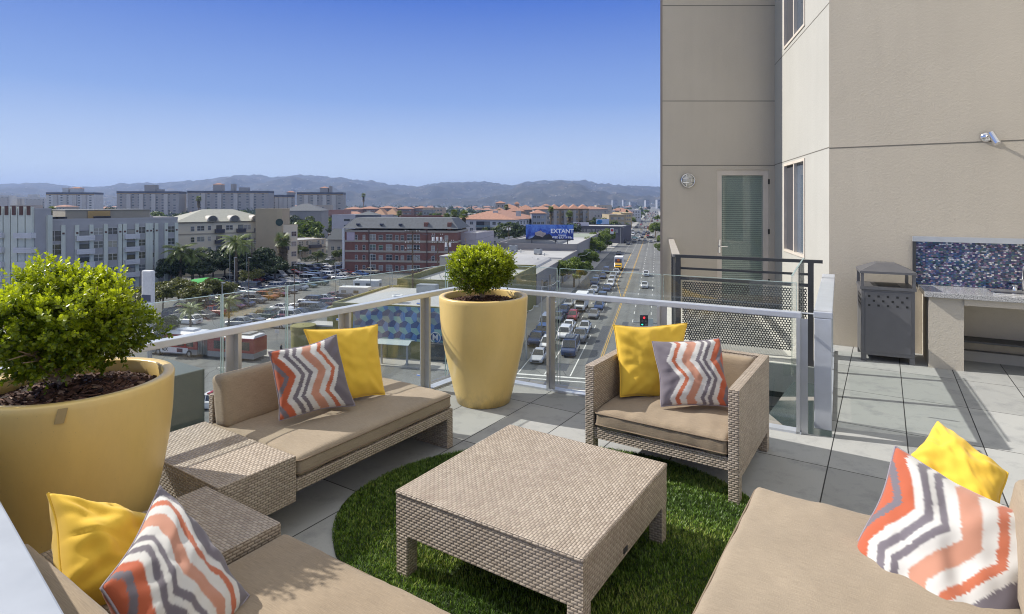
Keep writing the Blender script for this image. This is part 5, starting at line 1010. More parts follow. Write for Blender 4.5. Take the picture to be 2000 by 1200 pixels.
t3=upole('utility pole nearest the right end of the brick building',876,468,128,Hof(468,128),(Hof(471,128),Hof(475,128)),2)
t4=upole('utility pole with transformers in front of the white apartments',1114-120,440,205,Hof(441,205),(Hof(444,205),),2)
t5=upole('small utility pole before the cream building',492,471,150,Hof(471,150),(Hof(472,150),Hof(475,150)))
def wire(label,a,b_,sag,r_=.02,z=0,k=14):
    a=Vector(a)-Vector((0,0,z)); b_=Vector(b_)-Vector((0,0,z)); pts=[a.lerp(b_,i/k)-Vector((0,0,sag*4*(i/k)*(1-i/k))) for i in range(k+1)]
    tag(MB().tube(pts,r_,5).obj('overhead_wire',M['black'],None),label,'cable')
wire('thin overhead wire between the tall pole and the transformer pole, top',t1,t2,.4,.025); wire('sagging thick cable below the crossarms right of the tall pole',t1,t2,2.0,.045,3.3); wire('lower drooping cable right of the tall pole',t1,t2,1.2,.035,5.6); wire('thin wire from the transformer pole to its right neighbour',t2,t3,.3,.025,.6); wire('thin wire running away to the pole by the white apartments',t3,t4,1.4,.03,.5)
# signals
def signal(label,loc,s=1,green='arrow',rz=0,z0=0):
    e=empty('traffic_light',loc,rz,label,'traffic light'); MB().bb((-.36*s,-.12,0),(.36*s,.1,1.0*s)).obj('housing',M['black'],e,bevel=.02)
    for x,z,mm in ((0,.78,emis('signal_red',(1,.02,.03),3)),(-.17,.46,M['grey_metal']),(.17,.46,M['grey_metal']),(.17,.16,M['grey_metal'])):
        o=MB().lathe([(.01,0),(.09*s,0),(.09*s,.03)],16).obj('lens',mm,e); o.matrix_local=Matrix.Translation((x*s,-.13,z*s))@Matrix.Rotation(R(90),4,'X')
    MB().add([(-.26*s,-.14,.2*s),(-.08*s,-.14,.2*s),(-.17*s,-.14,.08*s),(-.26*s,-.125,.2*s),(-.08*s,-.125,.2*s),(-.17*s,-.125,.08*s)],[(0,1,2),(3,4,5),(0,1,4,3),(1,2,5,4),(2,0,3,5)]).obj('green_arrow',emis('signal_green',(.02,.9,.55),2.5),e)
    return e
a=AT(1257.5,637,60); sg=signal('black traffic light showing red and a green arrow above the avenue',(a.x,a.y,a.z),1.12)
b_=SP(QR+1.5,a.y*DY+a.x*DX+.5); 
m=MB().tube([(b_.x,b_.y,G),(b_.x,b_.y,a.z+.3)],.12,8); m.tube([(b_.x,b_.y,a.z+.2),(a.x-1,a.y+.3,a.z+.35)],.06,6); m.obj('signal_mast',M['galv'],None); tag(bpy.data.objects['signal_mast'],'grey mast arm carrying the traffic light over the avenue','signal mast')
MB().bb((.42,-.1,.05),(.95,.0,.75)).obj('street_sign',plain('pale_sign',(.55,.6,.55)),sg)
# wire fence with small sign along the side street
m=MB()
for i in range(30): q=QM0-14-i*2.6; p=SP(q,XP1+3.6); m.tube([(p.x,p.y,G+.1),(p.x,p.y,G+2.2)],.035,5)
pa,pb=SP(QM0-14,XP1+3.6),SP(QM0-14-29*2.6,XP1+3.6)
for z in (.15,1.2,2.2): m.tube([(pa.x,pa.y,G+z),(pb.x,pb.y,G+z)],.025,5)
f_=m.obj('wire_fence',M['galv'],None); tag(f_,'thin wire mesh fence between side street and car park','fence')
m=MB()
for i in range(26): 
    a_=GP(470+i*10,567-1.0*i*.0+ (i*.35)); 
# chain fence on the far lot side
pa,pb=GP(545,556),GP(700,562); m=MB()
for i in range(14): q=pa.lerp(pb,i/13); m.tube([(q.x,q.y,G),(q.x,q.y,G+1.6)],.03,5)
for z in (.8,1.6): m.tube([pa+Vector((0,0,z)),pb+Vector((0,0,z))],.02,5)
tag(m.obj('wire_fence',M['galv'],None),'low post and wire fence crossing the car park behind the first rows','fence')
sgp=GP(541,672); e=empty('notice_sign',(sgp.x,sgp.y,G),SROT,'small white notice board on a post by the wire fence','sign'); MB().tube([(0,0,0),(0,0,1.9)],.04,6).obj('post',M['galv'],e); MB().bb((-.3,-.05,1.5),(.3,-.041,2.1)).obj('board',M['white'],e)
# bus shelter at the corner
sh=GP(795,716); e=empty('bus_shelter',(sh.x,sh.y,G+.15),SROT,'bus shelter with curved glass roof before the cube mural','bus shelter')
m=MB(); m.bb((-3.5,-.1,0),(-3.3,.1,2.6)); m.bb((-.1,-.1,0),(.12,.1,2.9)); m.obj('post',M['galv'],e)
m=MB(); m.loft([[(x,y_,2.62+.35*math.sin(math.pi*(y_+1)/2.4)+th) for (y_,th) in ((-1,0),(0,0),(1,0),(1,.06),(0,.06),(-1,.06))] for x in (-4,.6)]); m.obj('roof',plain('shelter_roof',(.35,.42,.42),.3),e)
gr=GP(440,585,3.2); gr=GP(345,560,3.2); e=empty('green_canopy',(gr.x,gr.y,G),SROT,'bright green curved canopy roof behind the olive trees','canopy')
m=MB(); k=10
for i in range(k): a0=math.pi*i/k; a1=math.pi*(i+1)/k; m.add([(-3.6*math.cos(a0),0,3+.9*math.sin(a0)),(-3.6*math.cos(a1),0,3+.9*math.sin(a1)),(-3.6*math.cos(a1),9,3+.9*math.sin(a1)),(-3.6*math.cos(a0),9,3+.9*math.sin(a0))],[(0,1,2,3)])
m.add([(-3.6*math.cos(math.pi*i/k),0,3+.9*math.sin(math.pi*i/k)) for i in range(k+1)],[tuple(range(k+1))]); m.obj('roof',plain('green_canopy_cloth',(.06,.38,.07),.6),e)
m=MB(); [m.tube([(x,y_,0),(x,y_,3)],.08,6) for x in (-3.4,3.4) for y_ in (.2,8.8)]; m.obj('post',M['galv'],e)
e=empty('pylon_sign',AT(292,575,62)*1.0,SROT,'white rounded pylon sign behind the right of the big shrub','sign'); e.location.z=G
zt=AT(292,528,62).z-G; MB().tube([(0,0,0),(0,0,zt-5)],.25,8).obj('post',M['galv'],e); MB().bb((-.85,-.25,zt-5.0),(.55,.25,zt)).obj('panel',M['white'],e,bevel=.2); MB().bb((-.7,-.27,zt-3.3),(.4,-.252,zt-2.6)).obj('sign_stripe',PAINT['navy'],e)
# people on the pavements
def person(label,p,rz=0,h=1.7,top=(.05,.05,.06),leg=(.08,.08,.1),stride=.25):
    me=bpy.data.meshes.new('person'); s_=h/1.7
    J=dict(pel=(0,0,.93),chest=(0,0,1.32),neck=(0,0,1.47),head=(.02,0,1.60),hl=(0,.09,.88),kl=(stride*.5,.1,.48),fl=(stride,.1,.06),tl=(stride+.14,.1,.03),hr=(0,-.09,.88),kr=(-stride*.2,-.1,.48),fr=(-stride,-.1,.08),tr=(-stride+.13,-.1,.03),sl=(0,.19,1.38),el=(-.08,.25,1.12),wl=(.02,.26,.88),pl=(.04,.26,.80),sr=(0,-.19,1.38),er=(.06,-.25,1.12),wr=(.16,-.25,.9),pr=(.19,-.25,.82))
    ks=list(J); E=[('pel','chest'),('chest','neck'),('neck','head'),('pel','hl'),('hl','kl'),('kl','fl'),('fl','tl'),('pel','hr'),('hr','kr'),('kr','fr'),('fr','tr'),('chest','sl'),('sl','el'),('el','wl'),('wl','pl'),('chest','sr'),('sr','er'),('er','wr'),('wr','pr')]
    me.from_pydata([tuple(c*s_ for c in J[k]) for k in ks],[(ks.index(a),ks.index(b_)) for a,b_ in E],[])
    o=inst('person',me,None,p,rz); md=o.modifiers.new('skin','SKIN'); rad=dict(pel=(.15,.11),chest=(.17,.12),neck=(.055,.055),head=(.10,.095),hl=.09,kl=.06,fl=.04,tl=.035,hr=.09,kr=.06,fr=.04,tr=.035,sl=.055,el=.042,wl=.03,pl=.03,sr=.055,er=.042,wr=.03,pr=.03)
    for i,k in enumerate(ks): v_=rad[k]; me.skin_vertices[0].data[i].radius=(v_ if isinstance(v_,tuple) else (v_,v_)); me.skin_vertices[0].data[i].use_root=(k=='pel')
    o.modifiers.new('sub','SUBSURF').levels=1
    n=NT('clothes_'+str(len(bpy.data.materials))); sx=n.new('SeparateXYZ'); n.set(sx.inputs[0],n.new('TexCoord').outputs['Object']); z=n.math('DIVIDE',sx.outputs[2],1.8*s_)
    me.materials.append(n.done(n.bsdf(n.ramp(z,[(0,(.03,.03,.03)),(.05,leg),(.52,top),(.83,(.30,.17,.11)),(.92,(.03,.02,.015))],'CONSTANT'),.8)))
    return tag(o,label,'person')
q=GP(549,700); person('person in dark clothes walking on the pavement right of the bus',(q.x,q.y,G+.15),SROT,1.75)
q=GP(1073,603); person('person in a red top on the left pavement behind the right glass pane',(q.x,q.y,G+.15),APP,1.7,(.5,.06,.04)); q=GP(1184,492); person('person in white under the street trees on the left pavement',(q.x,q.y,G+.15),APP,1.75,(.6,.6,.6))
# ================================================================ the terrace
PH=R(33.5); AX=Vector((math.sin(PH),math.cos(PH),0)); BX=Vector((math.cos(PH),-math.sin(PH),0))
K=Vector((-.457,5.946,0)); LD=Vector((-.574,-.819,0)); RD=Vector((.873,-.489,0))     # corner of the two rails, and their runs
C3=Vector((3.95,7.25,0)); WD=Vector((.866,-.5,0)); D3=C3+WD*3.6
n=NT('terrace_paving'); t=n.new('TexCoord'); mp=n.new('Mapping'); n.t.links.new(t.outputs['Object'],mp.inputs[0])
a0=R(90-32.6); mp.vector_type='TEXTURE'; mp.inputs[1].default_value=(.16,5.108,0); mp.inputs[2].default_value=(0,0,a0)
bt=n.new('TexBrick',{'offset':0.0,'squash':1.0},Scale=1,Mortar_Size=.004,Mortar_Smooth=.2,Brick_Width=.96,Row_Height=.46,Bias=-.0); n.set(bt.inputs['Vector'],mp.outputs[0])
for k_,c_ in (('Color1',(.345,.35,.34,1)),('Color2',(.49,.495,.48,1)),('Mortar',(.03,.03,.03,1))): bt.inputs[k_].default_value=c_
v=n.tc('Object'); nz=n.noise(v,1.1,6,.65); fine=n.noise(v,160,2); st=n.noise(v,5,5,.7)
c=n.mix(n.math('MULTIPLY_ADD',nz,1.2,-.35,True),bt.outputs[0],n.mix(1,bt.outputs[0],(.78,.79,.80),'MULTIPLY'))
c=n.mix(n.math('MULTIPLY_ADD',st,3.2,-1.6,True),c,n.mix(1,c,(.62,.63,.66),'MULTIPLY')); c=n.mix(n.math('MULTIPLY',fine,.22),c,(.16,.16,.16))
hgt=n.math('MULTIPLY_ADD',bt.outputs[1],-1.0,n.math('MULTIPLY',fine,.05))
M['pave']=n.done(n.bsdf(c,.82,hgt,.6,.006,Specular_IOR_Level=.3))
poly=[K+Vector((.0,.05,0)),K+RD*3.2,Vector((2.40,4.36,0)),C3+Vector((.02,0,0)),D3,D3-AX*9,Vector((-3.5,-3,0)),K+LD*4.6]
mb=MB(); k=len(poly); pts=[(p.x,p.y) for p in poly][::-1]; mb.prism(pts,-.25,0); o=mb.obj('terrace_floor',[M['pave']]); tag(o,kind='structure')
# ---- rails
def postrail(label,p0,d,ln,posts,cap_w=.075,cap=(.875,.92),endcap=False,glass=(),out=None,gtop=1.125,group=None,angle=None):
    rz=math.atan2(d.y,d.x); e=empty('glass_railing',(p0.x,p0.y,0),rz,label,'railing'); s_=out
    MB().bb((0,-cap_w/2,cap[0]),(ln,cap_w/2,cap[1])).obj('handrail',M['alu'],e,bevel=.006)
    for x in posts:
        m=MB(); m.bb((x-.012,-.05,.0),(x+.012,.035,cap[0])); m.obj('post',M['alu2'],e)
        m=MB(); m.bb((x-.055,-.05*s_-.008,.0),(x-.0121,-.05*s_+.008,cap[0])) if False else m.bb((x+.0121,-.028,.0),(x+.065,-.018,cap[0])); m.obj('post_flange',M['alu2'],e)
        MB().tube([(x,s_*.04,.80),(x,s_*.125,.80)],.012,8).obj('glass_clamp',M['chrome'],e); MB().tube([(x,s_*.04,.12),(x,s_*.125,.12)],.012,8).obj('glass_clamp',M['chrome'],e)
    MB().bb((0,-.05,.0),(ln,.04,.018)).obj('base_plate',M['alu'],e)
    for g0,g1 in glass:
        y=s_*.14; g=MB().bb((g0,y-.006,.01 if True else 0),(g1,y+.006,gtop)).obj('glass_panel',M['glass'],e)
        m=MB(); m.bb((g0,y-.0062,gtop),(g1,y+.0062,gtop+.003)); m.bb((g0-.003,y-.0062,.01),(g0-.0001,y+.0062,gtop)); m.bb((g1+.0001,y-.0062,.01),(g1+.003,y+.0062,gtop)); m.obj('glass_edge',M['glass_edge'],g)
    return e
def along(p0,d,u):
    "distance along p0+d*t seen at pixel column u"
    r_=(u-CX)/F; return (r_*p0.y-p0.x)/(d.x-r_*d.y)
lt=lambda u:along(K,LD,u); rt=lambda u:along(K,RD,u)
OL=Vector((-.819,.574,0))*.14; ORr=Vector((.489,.873,0))*.14
glt=lambda u:along(K+OL,LD,u); grt=lambda u:along(K+ORr,RD,u)
postrail('aluminium and glass railing along the left side behind the long sofa',K,LD,4.35,[lt(834),lt(678),lt(463),3.75],glass=((-.1,glt(874)),(glt(870),glt(562)),(glt(558),glt(436)),(glt(431),4.3)),out=-1)
postrail('aluminium and glass railing behind the armchair facing the avenue',K,RD,rt(1566),[rt(1074),rt(1289),rt(1560)],glass=((.05,grt(1088)),(grt(1094),grt(1291)),(grt(1296),grt(1556))),out=1)
# end rail running back to the wall
P0=Vector((2.42,4.53,0)); ed=(C3-P0).normalized(); ln=(C3-P0).length
e=empty('glass_railing',P0,math.atan2(ed.y,ed.x),'short aluminium rail with broad end post beside the trash bin','railing')
MB().bb((-.03,-.065,.86),(ln-.35,.065,.91)).obj('handrail',M['alu'],e,bevel=.006); MB().bb((-.03,-.06,0),(.03,.06,.859)).obj('end_post',M['alu'],e,bevel=.006)
for x in (.9,1.75,2.4): MB().bb((x-.02,-.05,0),(x+.02,.05,.859)).obj('post',M['alu2'],e)
MB().bb((.04,-.06,.0),(ln-.35,.06,.03)).obj('base_plate',M['alu'],e)
g=MB().bb((.05,.0,.06),(ln-.36,.012,.84)).obj('glass_panel',M['glass'],e)
e2=MB().bb((.1,.22,.35),(1.9,.232,1.16)).obj('glass_panel',M['glass'],e); MB().bb((.1,.2195,1.16),(1.9,.2325,1.165)).obj('glass_edge',M['glass_edge'],e2)
MB().tube([(.5,.04,.8),(.5,.23,.8)],.01,6).obj('glass_clamp',M['chrome'],e)
# broad metal cap close to the camera
p_=Vector((-1.43,1.627,0)); d_=Vector((.76,-.65,0)).normalized(); e=empty('metal_railing',p_-d_*1.3,math.atan2(d_.y,d_.x),'broad pale metal rail cap crossing the bottom left corner','railing')
MB().bb((0,-.36,.89),(2.05,-.0,.92)).obj('cap',m_metal('pale_rail_cap',(.36,.39,.44),.5,.3),e,bevel=.004); MB().bb((0,-.22,.0),(2.05,-.14,.889)).obj('upright_panel',M['alu2'],e)
# ================================================================ apartment building beside the terrace
e=empty('terrace_building',(0,0,0),0,'tall beige stucco apartment building rising on the right of the terrace','building')
A1=Vector((2.715,10.5,0)); B1=Vector((4.74,10.5,0)); TOP=9.0
def wallbox(name,a,b_,z0,z1,mat,th=.3,inward=None,parent=e,joints=(),holes=()):
    "wall from a to b (seen face on its right-hand side when walking a to b = -normal)"
    d=(b_-a); L=d.length; rz=math.atan2(d.y,d.x); m=MB()
    xs=sorted({0,L,*[h for q in holes for h in q[:2]]}); zs=sorted({z0,z1,*[h for q in holes for h in q[2:]]})
    for i in range(len(xs)-1):
        for j in range(len(zs)-1):
            xm,zm=(xs[i]+xs[i+1])/2,(zs[j]+zs[j+1])/2
            if any(q[0]<xm<q[1] and q[2]<zm<q[3] for q in holes): continue
            m.add([(xs[i],0,zs[j]),(xs[i+1],0,zs[j]),(xs[i+1],0,zs[j+1]),(xs[i],0,zs[j+1])],[(0,1,2,3)])
    for q in holes: x0,x1,a0_,a1_=q; t=.14; m.add([(x0,0,a0_),(x1,0,a0_),(x1,0,a1_),(x0,0,a1_),(x0,t,a0_),(x1,t,a0_),(x1,t,a1_),(x0,t,a1_)],[(0,4,5,1),(1,5,6,2),(2,6,7,3),(3,7,4,0)])
    me=bpy.data.meshes.new(name); me.from_pydata(m.v,[],m.f); me.materials.append(mat); uvbox(me); o=inst(name,me,parent,a,rz)
    for z in joints: MB().bb((0,-.002,z-.006),(L,.001,z+.006)).obj('wall_joint',plain('joint_shadow_gap',(.16,.15,.13),.9),o)
    return o,L
# far wall with the balcony door
dx0,dx1=3.70-A1.x,4.63-A1.x
w1,L1=wallbox('wall',A1,B1,-3,TOP,M['stucco'],joints=(2.44,3.60,5.32,7.1),holes=((dx0,dx1,-.05,2.36),))
MB().bb((0,0,0),(3.0,14,1)).me  # (unused shape)
dr=empty('door',(0,0,0)); dr.parent=w1; 
MB().bb((dx0,.02,-.05),(dx0+.09,.10,2.36)).obj('door_frame',plain('almond_door_frame',(.68,.61,.53),.5),w1); MB().bb((dx1-.09,.02,-.05),(dx1,.10,2.36)).obj('door_frame',M and _mc['almond_door_frame'],w1); MB().bb((dx0+.0901,.02,2.26),(dx1-.0901,.10,2.36)).obj('door_frame',_mc['almond_door_frame'],w1)
bpy.data.objects.remove(dr)
n=NT('blind_behind_glass'); w_=n.new('TexWave',{'wave_type':'BANDS','bands_direction':'Y'},Scale=8.5,Distortion=0); n.set(w_.inputs['Vector'],n.tc('UV'))
n2=n.mix(w_.outputs[1],(.09,.12,.10),(.34,.39,.34)); M['blind']=n.done(n.bsdf(n2,.4,Specular_IOR_Level=.3,Coat_Weight=.0))
MB().bb((dx0+.0901,.09,-.05),(dx1-.0901,.12,2.259)).obj('blind',M['blind'],w1); MB().bb((dx0+.0901,.05,-.05),(dx1-.0901,.058,2.259)).obj('door_glass',m_glass('door_glass',(.93,.97,.95),1.5,dirt=.12),w1)
MB().tube([(dx0+.045,.02,.98),(dx0+.045,-.04,.98),(dx0+.17,-.04,.98)],.012,8).obj('door_handle',M['chrome'],w1); MB().bb((dx0+.03,.005,.86),(dx0+.062,.019,1.1)).obj('handle_plate',M['chrome'],w1)
for z in (.3,1.2,2.1): MB().bb((dx1-.005,-.01,z),(dx1+.015,.02,z+.09)).obj('hinge',M['black'],w1)
# sunlit side wall with two windows
w2,L2=wallbox('wall',B1,C3,-3,TOP,M['stucco_w'],joints=(2.45,4.25,6.6),holes=((L2_:=(C3-B1).length)*0+.238*L2_ and (.238*L2_,.647*L2_,.96,2.41),(.238*L2_,.647*L2_,4.32,5.9)))
for z0,z1 in ((.96,2.41),(4.32,5.9)):
    x0,x1=.238*L2_,.647*L2_; f=_mc['almond_door_frame']; m=MB(); t=.04
    m.bb((x0,-.015,z0),(x1,.08,z0+t)); m.bb((x0,-.015,z1-t),(x1,.08,z1)); m.bb((x0,-.015,z0+t),(x0+t,.08,z1-t)); m.bb((x1-t,-.015,z0+t),(x1,.08,z1-t)); m.bb(((x0+x1)/2-.02,-.01,z0+t),((x0+x1)/2+.03,.07,z1-t))
    wo=m.obj('window',f,w2); MB().bb((x0+t,.03,z0+t),((x0+x1)/2-.02,.035,z1-t)).obj('insect_screen',plain('insect_screen',(.06,.06,.07),.9),wo); MB().bb(((x0+x1)/2+.03,.04,z0+t),(x1-t,.046,z1-t)).obj('window_pane',M['win_l'],wo)
# frontal wall beside the kitchen, then an unseen wing added to bounce sunlight back
w3,L3=wallbox('wall',C3,D3,-3,TOP,M['stucco'],joints=(2.44,6.4)); w4,_=wallbox('wall',D3,D3-AX*10,-3,TOP,M['stucco_w'],joints=(2.44,6.4))
mb=MB(); back=[(A1.x,A1.y+.16),(B1.x+.1,B1.y+.16),(C3.x+.16,C3.y+.12),(D3.x+.2,D3.y+.12),(D3.x-AX.x*10+.2,D3.y-AX.y*10),(14,-6),(14,22),(A1.x+3.2,22)]
MB().prism(back,-3,TOP-.01).obj('core',M['stucco_g'],e); 
# lower storeys down to the pavement and the parapet on top
low=[(K.x+.05,K.y-.1),((K+RD*2.55).x,(K+RD*2.55).y-.1),(3.4,6.9),(A1.x+.35,A1.y+.1),(A1.x+3.2,22),(14,22),(14,-30),(-20,-30),((K+LD*4.6).x+.1,(K+LD*4.6).y)]
n=NT('podium_glazing'); bt=n.new('TexBrick',{'offset':0.0},Scale=1,Mortar_Size=.06,Brick_Width=2.4,Row_Height=3.3); n.set(bt.inputs['Vector'],n.tc('UV',loc=(0,.6,0)))
for k_,c_ in (('Color1',(.05,.07,.07,1)),('Color2',(.07,.09,.09,1)),('Mortar',(.32,.30,.27,1))): bt.inputs[k_].default_value=c_
M['podium']=n.done(n.bsdf(bt.outputs[0],n.math('MULTIPLY_ADD',bt.outputs[1],.6,.12)))
MB().prism(low,G+.01,-.26).obj('podium',M['podium'],e)
# wall lamps
lp=A1+Vector(((AT(1343,353,10.5).x-A1.x),-.001,2.165)); el=empty('wall_lamp',lp,0,'round caged bulkhead lamp on the wall left of the balcony door','lamp')
def lay(o,y=0): o.matrix_local=Matrix.Translation((0,y,0))@Matrix.Rotation(R(90),4,'X'); return o
lay(MB().lathe([(.001,0),(.125,0),(.13,.03),(.118,.045),(.108,.03)],32).obj('rim',M['chrome'],el,smooth=True)); lay(MB().lathe([(.108,.03),(.09,.06),(.05,.078),(.001,.082)],28).obj('glass_dome',plain('frosted_glass',(.55,.53,.47),.25),el,smooth=True))
m=MB(); [m.tube([(-.1,-.055,z),(0,-.088,z),(.1,-.055,z)],.005,5) for z in (-.04,.04)]; [m.tube([(z,-.055,-.1),(z,-.088,0),(z,-.055,.1)],.005,5) for z in (-.04,.04)]; m.obj('cage',M['chrome'],el)
tt=along(C3,WD,1926); q=C3+WD*tt; zl=EYE+(HY-268)*q.y/F; es=empty('wall_spotlight',(q.x,q.y,zl),math.atan2(WD.y,WD.x),'small chrome tilted spotlight high on the kitchen wall','lamp')
lay(MB().lathe([(.001,0),(.058,0),(.058,.012),(.03,.03),(.001,.034)],28).obj('mounting_plate',M['chrome'],es,smooth=True)); MB().tube([(0,-.03,0),(.03,-.10,.02)],.014,8).obj('arm',M['chrome'],es); MB().tube([(.025,-.10,.035),(.075,-.15,-.09)],[.034,.036],20).obj('lamp_head',M['chrome'],es)
# ---- neighbouring balcony
b0=Vector((2.06,7.32,0)); b1=Vector((3.42,6.62,0)); bd=(b1-b0).normalized(); bl=(b1-b0).length
e=empty('balcony',b0,math.atan2(bd.y,bd.x),'neighbouring balcony with dark rails and perforated metal panel','balcony'); dm=M['dark_metal']
m=MB(); m.bb((0,-.03,1.075),(bl+.1,.03,1.11)); m.bb((.05,-.015,.93),(bl,.015,.955)); m.obj('top_rail',dm,e); MB().bb((.05,-.02,.80),(bl,.02,.835)).obj('middle_rail',dm,e)
for x in (.03,bl-.02): MB().bb((x-.03,-.03,-.1),(x+.03,.03,1.074)).obj('post',dm,e)
n=NT('perforated_metal'); t=n.new('TexCoord'); sx=n.new('SeparateXYZ'); n.set(sx.inputs[0],t.outputs['UV']); s_=.030
x=n.math('DIVIDE',sx.outputs[0],s_); y=n.math('DIVIDE',sx.outputs[1],s_*.866); ry=n.math('ROUND',y); xo=n.math('ADD',x,n.math('MULTIPLY',n.math('MODULO',n.math('ABSOLUTE',ry),2),.5))
fx=n.math('SUBTRACT',xo,n.math('ROUND',xo)); fy=n.math('MULTIPLY',n.math('SUBTRACT',y,ry),.866); d2=n.math('ADD',n.math('MULTIPLY',fx,fx),n.math('MULTIPLY',fy,fy)); hole=n.math('LESS_THAN',d2,.335**2)
mx=n.new('MixShader',i0=hole); n.set(mx.inputs[1],n.bsdf((.05,.052,.055),.5,Metallic=.3)); n.set(mx.inputs[2],n.new('BsdfTransparent')); M['perf']=n.done(mx)
MB().bb((.08,-.004,.05),(bl-.06,.0,.78)).obj('perforated_panel',M['perf'],e)
MB().prism([(-.1,-.1),(bl+.5,-.1),(bl+.5,3.9),(-.85,3.4)],-.22,-.1).obj('slab',plain('pale_slab',(.62,.60,.55),.85),e); MB().bb((-.1,-.14,-.40),(bl+.3,-.101,-.08)).obj('slab_edge',plain('slab_edge_grey',(.22,.24,.23),.7),e)
m=MB(); m.box((-.37,1.62,1.095),(.09,3.3,.035),rz=R(13)); m.obj('side_rail',plain('side_rail_cap',(.40,.37,.33),.6),e); [MB().bb((-.03,yy,-.1),(.03,yy+.05,1.07)).obj('side_post',dm,e) for yy in (.12,)]; MB().bb((-.39,1.6,-.1),(-.35,1.65,1.07)).obj('side_post',dm,e)
MB().box((-.37,1.62,.5),(.004,3.1,.9),rz=R(13)).obj('side_panel',M['perf'],e)
MB().prism([(-.0,.12),(bl+.2,.12),(bl+.2,3.6),(-.75,3.3)],-19,-.42).obj('lower_glazed_wall',M['podium'],e)
# ---- outdoor kitchen
kq=lambda u:along(C3,WD,u)
kx0=kq(1797)-.02; kz=.81; e=empty('outdoor_kitchen',C3,math.atan2(WD.y,WD.x),'outdoor kitchen counter with speckled granite top on a stucco pier','kitchen counter')
n=NT('speckled_granite'); vv=n.tc('UV'); a_=n.noise(vv,95,3,.7); b_=n.noise(vv,160,2,.6); c=n.ramp(a_,[(.36,(.06,.06,.065)),(.44,(.30,.30,.31)),(.55,(.52,.52,.52)),(.68,(.66,.65,.63))]); c=n.mix(n.math('GREATER_THAN',b_,.62),c,(.10,.09,.09)); M['granite']=n.done(n.bsdf(c,.18,Coat_Weight=.2))
KX1=3.58
MB().bb((kx0,-.70,kz-.052),(KX1,-.005,kz)).obj('countertop',M['granite'],e,bevel=.004)
rough_st=m_stucco('rough_pier_stucco',(.58,.53,.45),.1,.5)
MB().bb((kx0+.04,-.64,0),(kx0+.34,-.006,kz-.053)).obj('pier',rough_st,e); MB().bb((kx0+.341,-.66,kz-.12),(KX1,-.60,kz-.053)).obj('apron',M['stucco'],e)
MB().bb((kx0+.341,-.10,.0),(KX1,-.006,.11)).obj('plinth',M['concrete'],e); MB().bb((kx0+.341,-.30,.24),(KX1,-.02,.26)).obj('shelf',M['dark_metal'],e)
n=NT('iridescent_mosaic'); bt=n.new('TexBrick',{'offset':.37},Scale=1,Mortar_Size=.0014,Brick_Width=.024,Row_Height=.017,Bias=0); n.set(bt.inputs['Vector'],n.tc('UV')); bt.inputs['Color1'].default_value=(0,0,0,1); bt.inputs['Color2'].default_value=(1,1,1,1); bt.inputs['Mortar'].default_value=(.5,.5,.5,1)
f=bt.outputs[0]; bw=n.new('RGBToBW',i0=f).outputs[0]; c=n.ramp(bw,[(0,(.01,.015,.04)),(.22,(.03,.05,.17)),(.36,(.02,.11,.15)),(.48,(.14,.06,.20)),(.58,(.10,.16,.12)),(.7,(.05,.12,.33)),(.8,(.28,.16,.22)),(.88,(.30,.34,.46)),(.96,(.66,.64,.68))])
c=n.mix(bt.outputs[1],c,(.05,.05,.07)); hsv=n.noise(n.tc('UV'),70,1); M['mosaic']=n.done(n.bsdf(c,.08,n.math('MULTIPLY',bw,1),.5,.004,Metallic=.35,Specular_IOR_Level=.9))
MB().bb((kx0-.02,-.03,kz+.002),(KX1,-.004,1.31)).obj('mosaic_splashback',M['mosaic'],e); 
m=MB(); m.bb((kx0-.055,-.055,1.311),(KX1,-.004,1.37)); m.obj('metal_trim',M['alu2'],e); MB().bb((kx0-.055,-.05,kz+.002),(kx0-.021,-.004,1.31)).obj('metal_trim',M['dark_metal'],e)
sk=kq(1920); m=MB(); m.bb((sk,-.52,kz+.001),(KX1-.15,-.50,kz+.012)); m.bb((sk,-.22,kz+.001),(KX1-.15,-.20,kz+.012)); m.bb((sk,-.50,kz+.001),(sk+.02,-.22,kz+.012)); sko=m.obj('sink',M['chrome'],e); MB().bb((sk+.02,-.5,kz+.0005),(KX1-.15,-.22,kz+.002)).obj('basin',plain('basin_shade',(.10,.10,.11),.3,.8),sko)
fx_=kq(1992); MB().tube([(fx_,-.14,kz),(fx_,-.14,kz+.25),(fx_+.03,-.17,kz+.32),(fx_+.10,-.22,kz+.33),(fx_+.16,-.26,kz+.25)],.012,8).obj('faucet',M['chrome'],e,smooth=True)
for dx_ in (-.07,.08): MB().lathe([(.025,0),(.022,.03),(.012,.05),(.03,.055),(.03,.07)],12,(fx_+dx_,-.14,kz)).obj('tap',M['chrome'],e)
# ---- trash bin
tb=Vector((3.90,6.50,0)); e=empty('trash_bin',tb,math.radians(-26),'grey metal litter bin with hooded roof and punched squares beside the kitchen','trash bin'); gm=M['grey_metal']; w,dp=.50,.47
m=MB(); m.bb((0,0,.07),(w,dp,.80)); 
body=m.obj('body',gm,e,bevel=.006); MB().bb((.035,-.008,.11),(w-.035,-.001,.775)).obj('door',gm,e,bevel=.003)
hm=MB()
for r_,zz in enumerate((.725,.675,.625)):
    for k in range(5 if r_!=1 else 4): x=.075+(k+(.5 if r_==1 else 0))*.088; hm.bb((x-.011,-.011,zz-.011),(x+.011,-.0085,zz+.011))
hm.obj('punched_squares',M['black'],e)
hm=MB(); [hm.bb((-.0035,.06+k*.09,zz-.011),(-.001,.082+k*.09,zz+.011)) for k in range(4) for zz in (.725,.675,.625)]; hm.obj('punched_squares',M['black'],e)
MB().bb((-.012,-.02,.80),(w+.012,dp+.012,.83)).obj('rim',gm,e); MB().bb((.12,.1,.8305),(w-.12,dp-.1,.834)).obj('opening',M['black'],e)
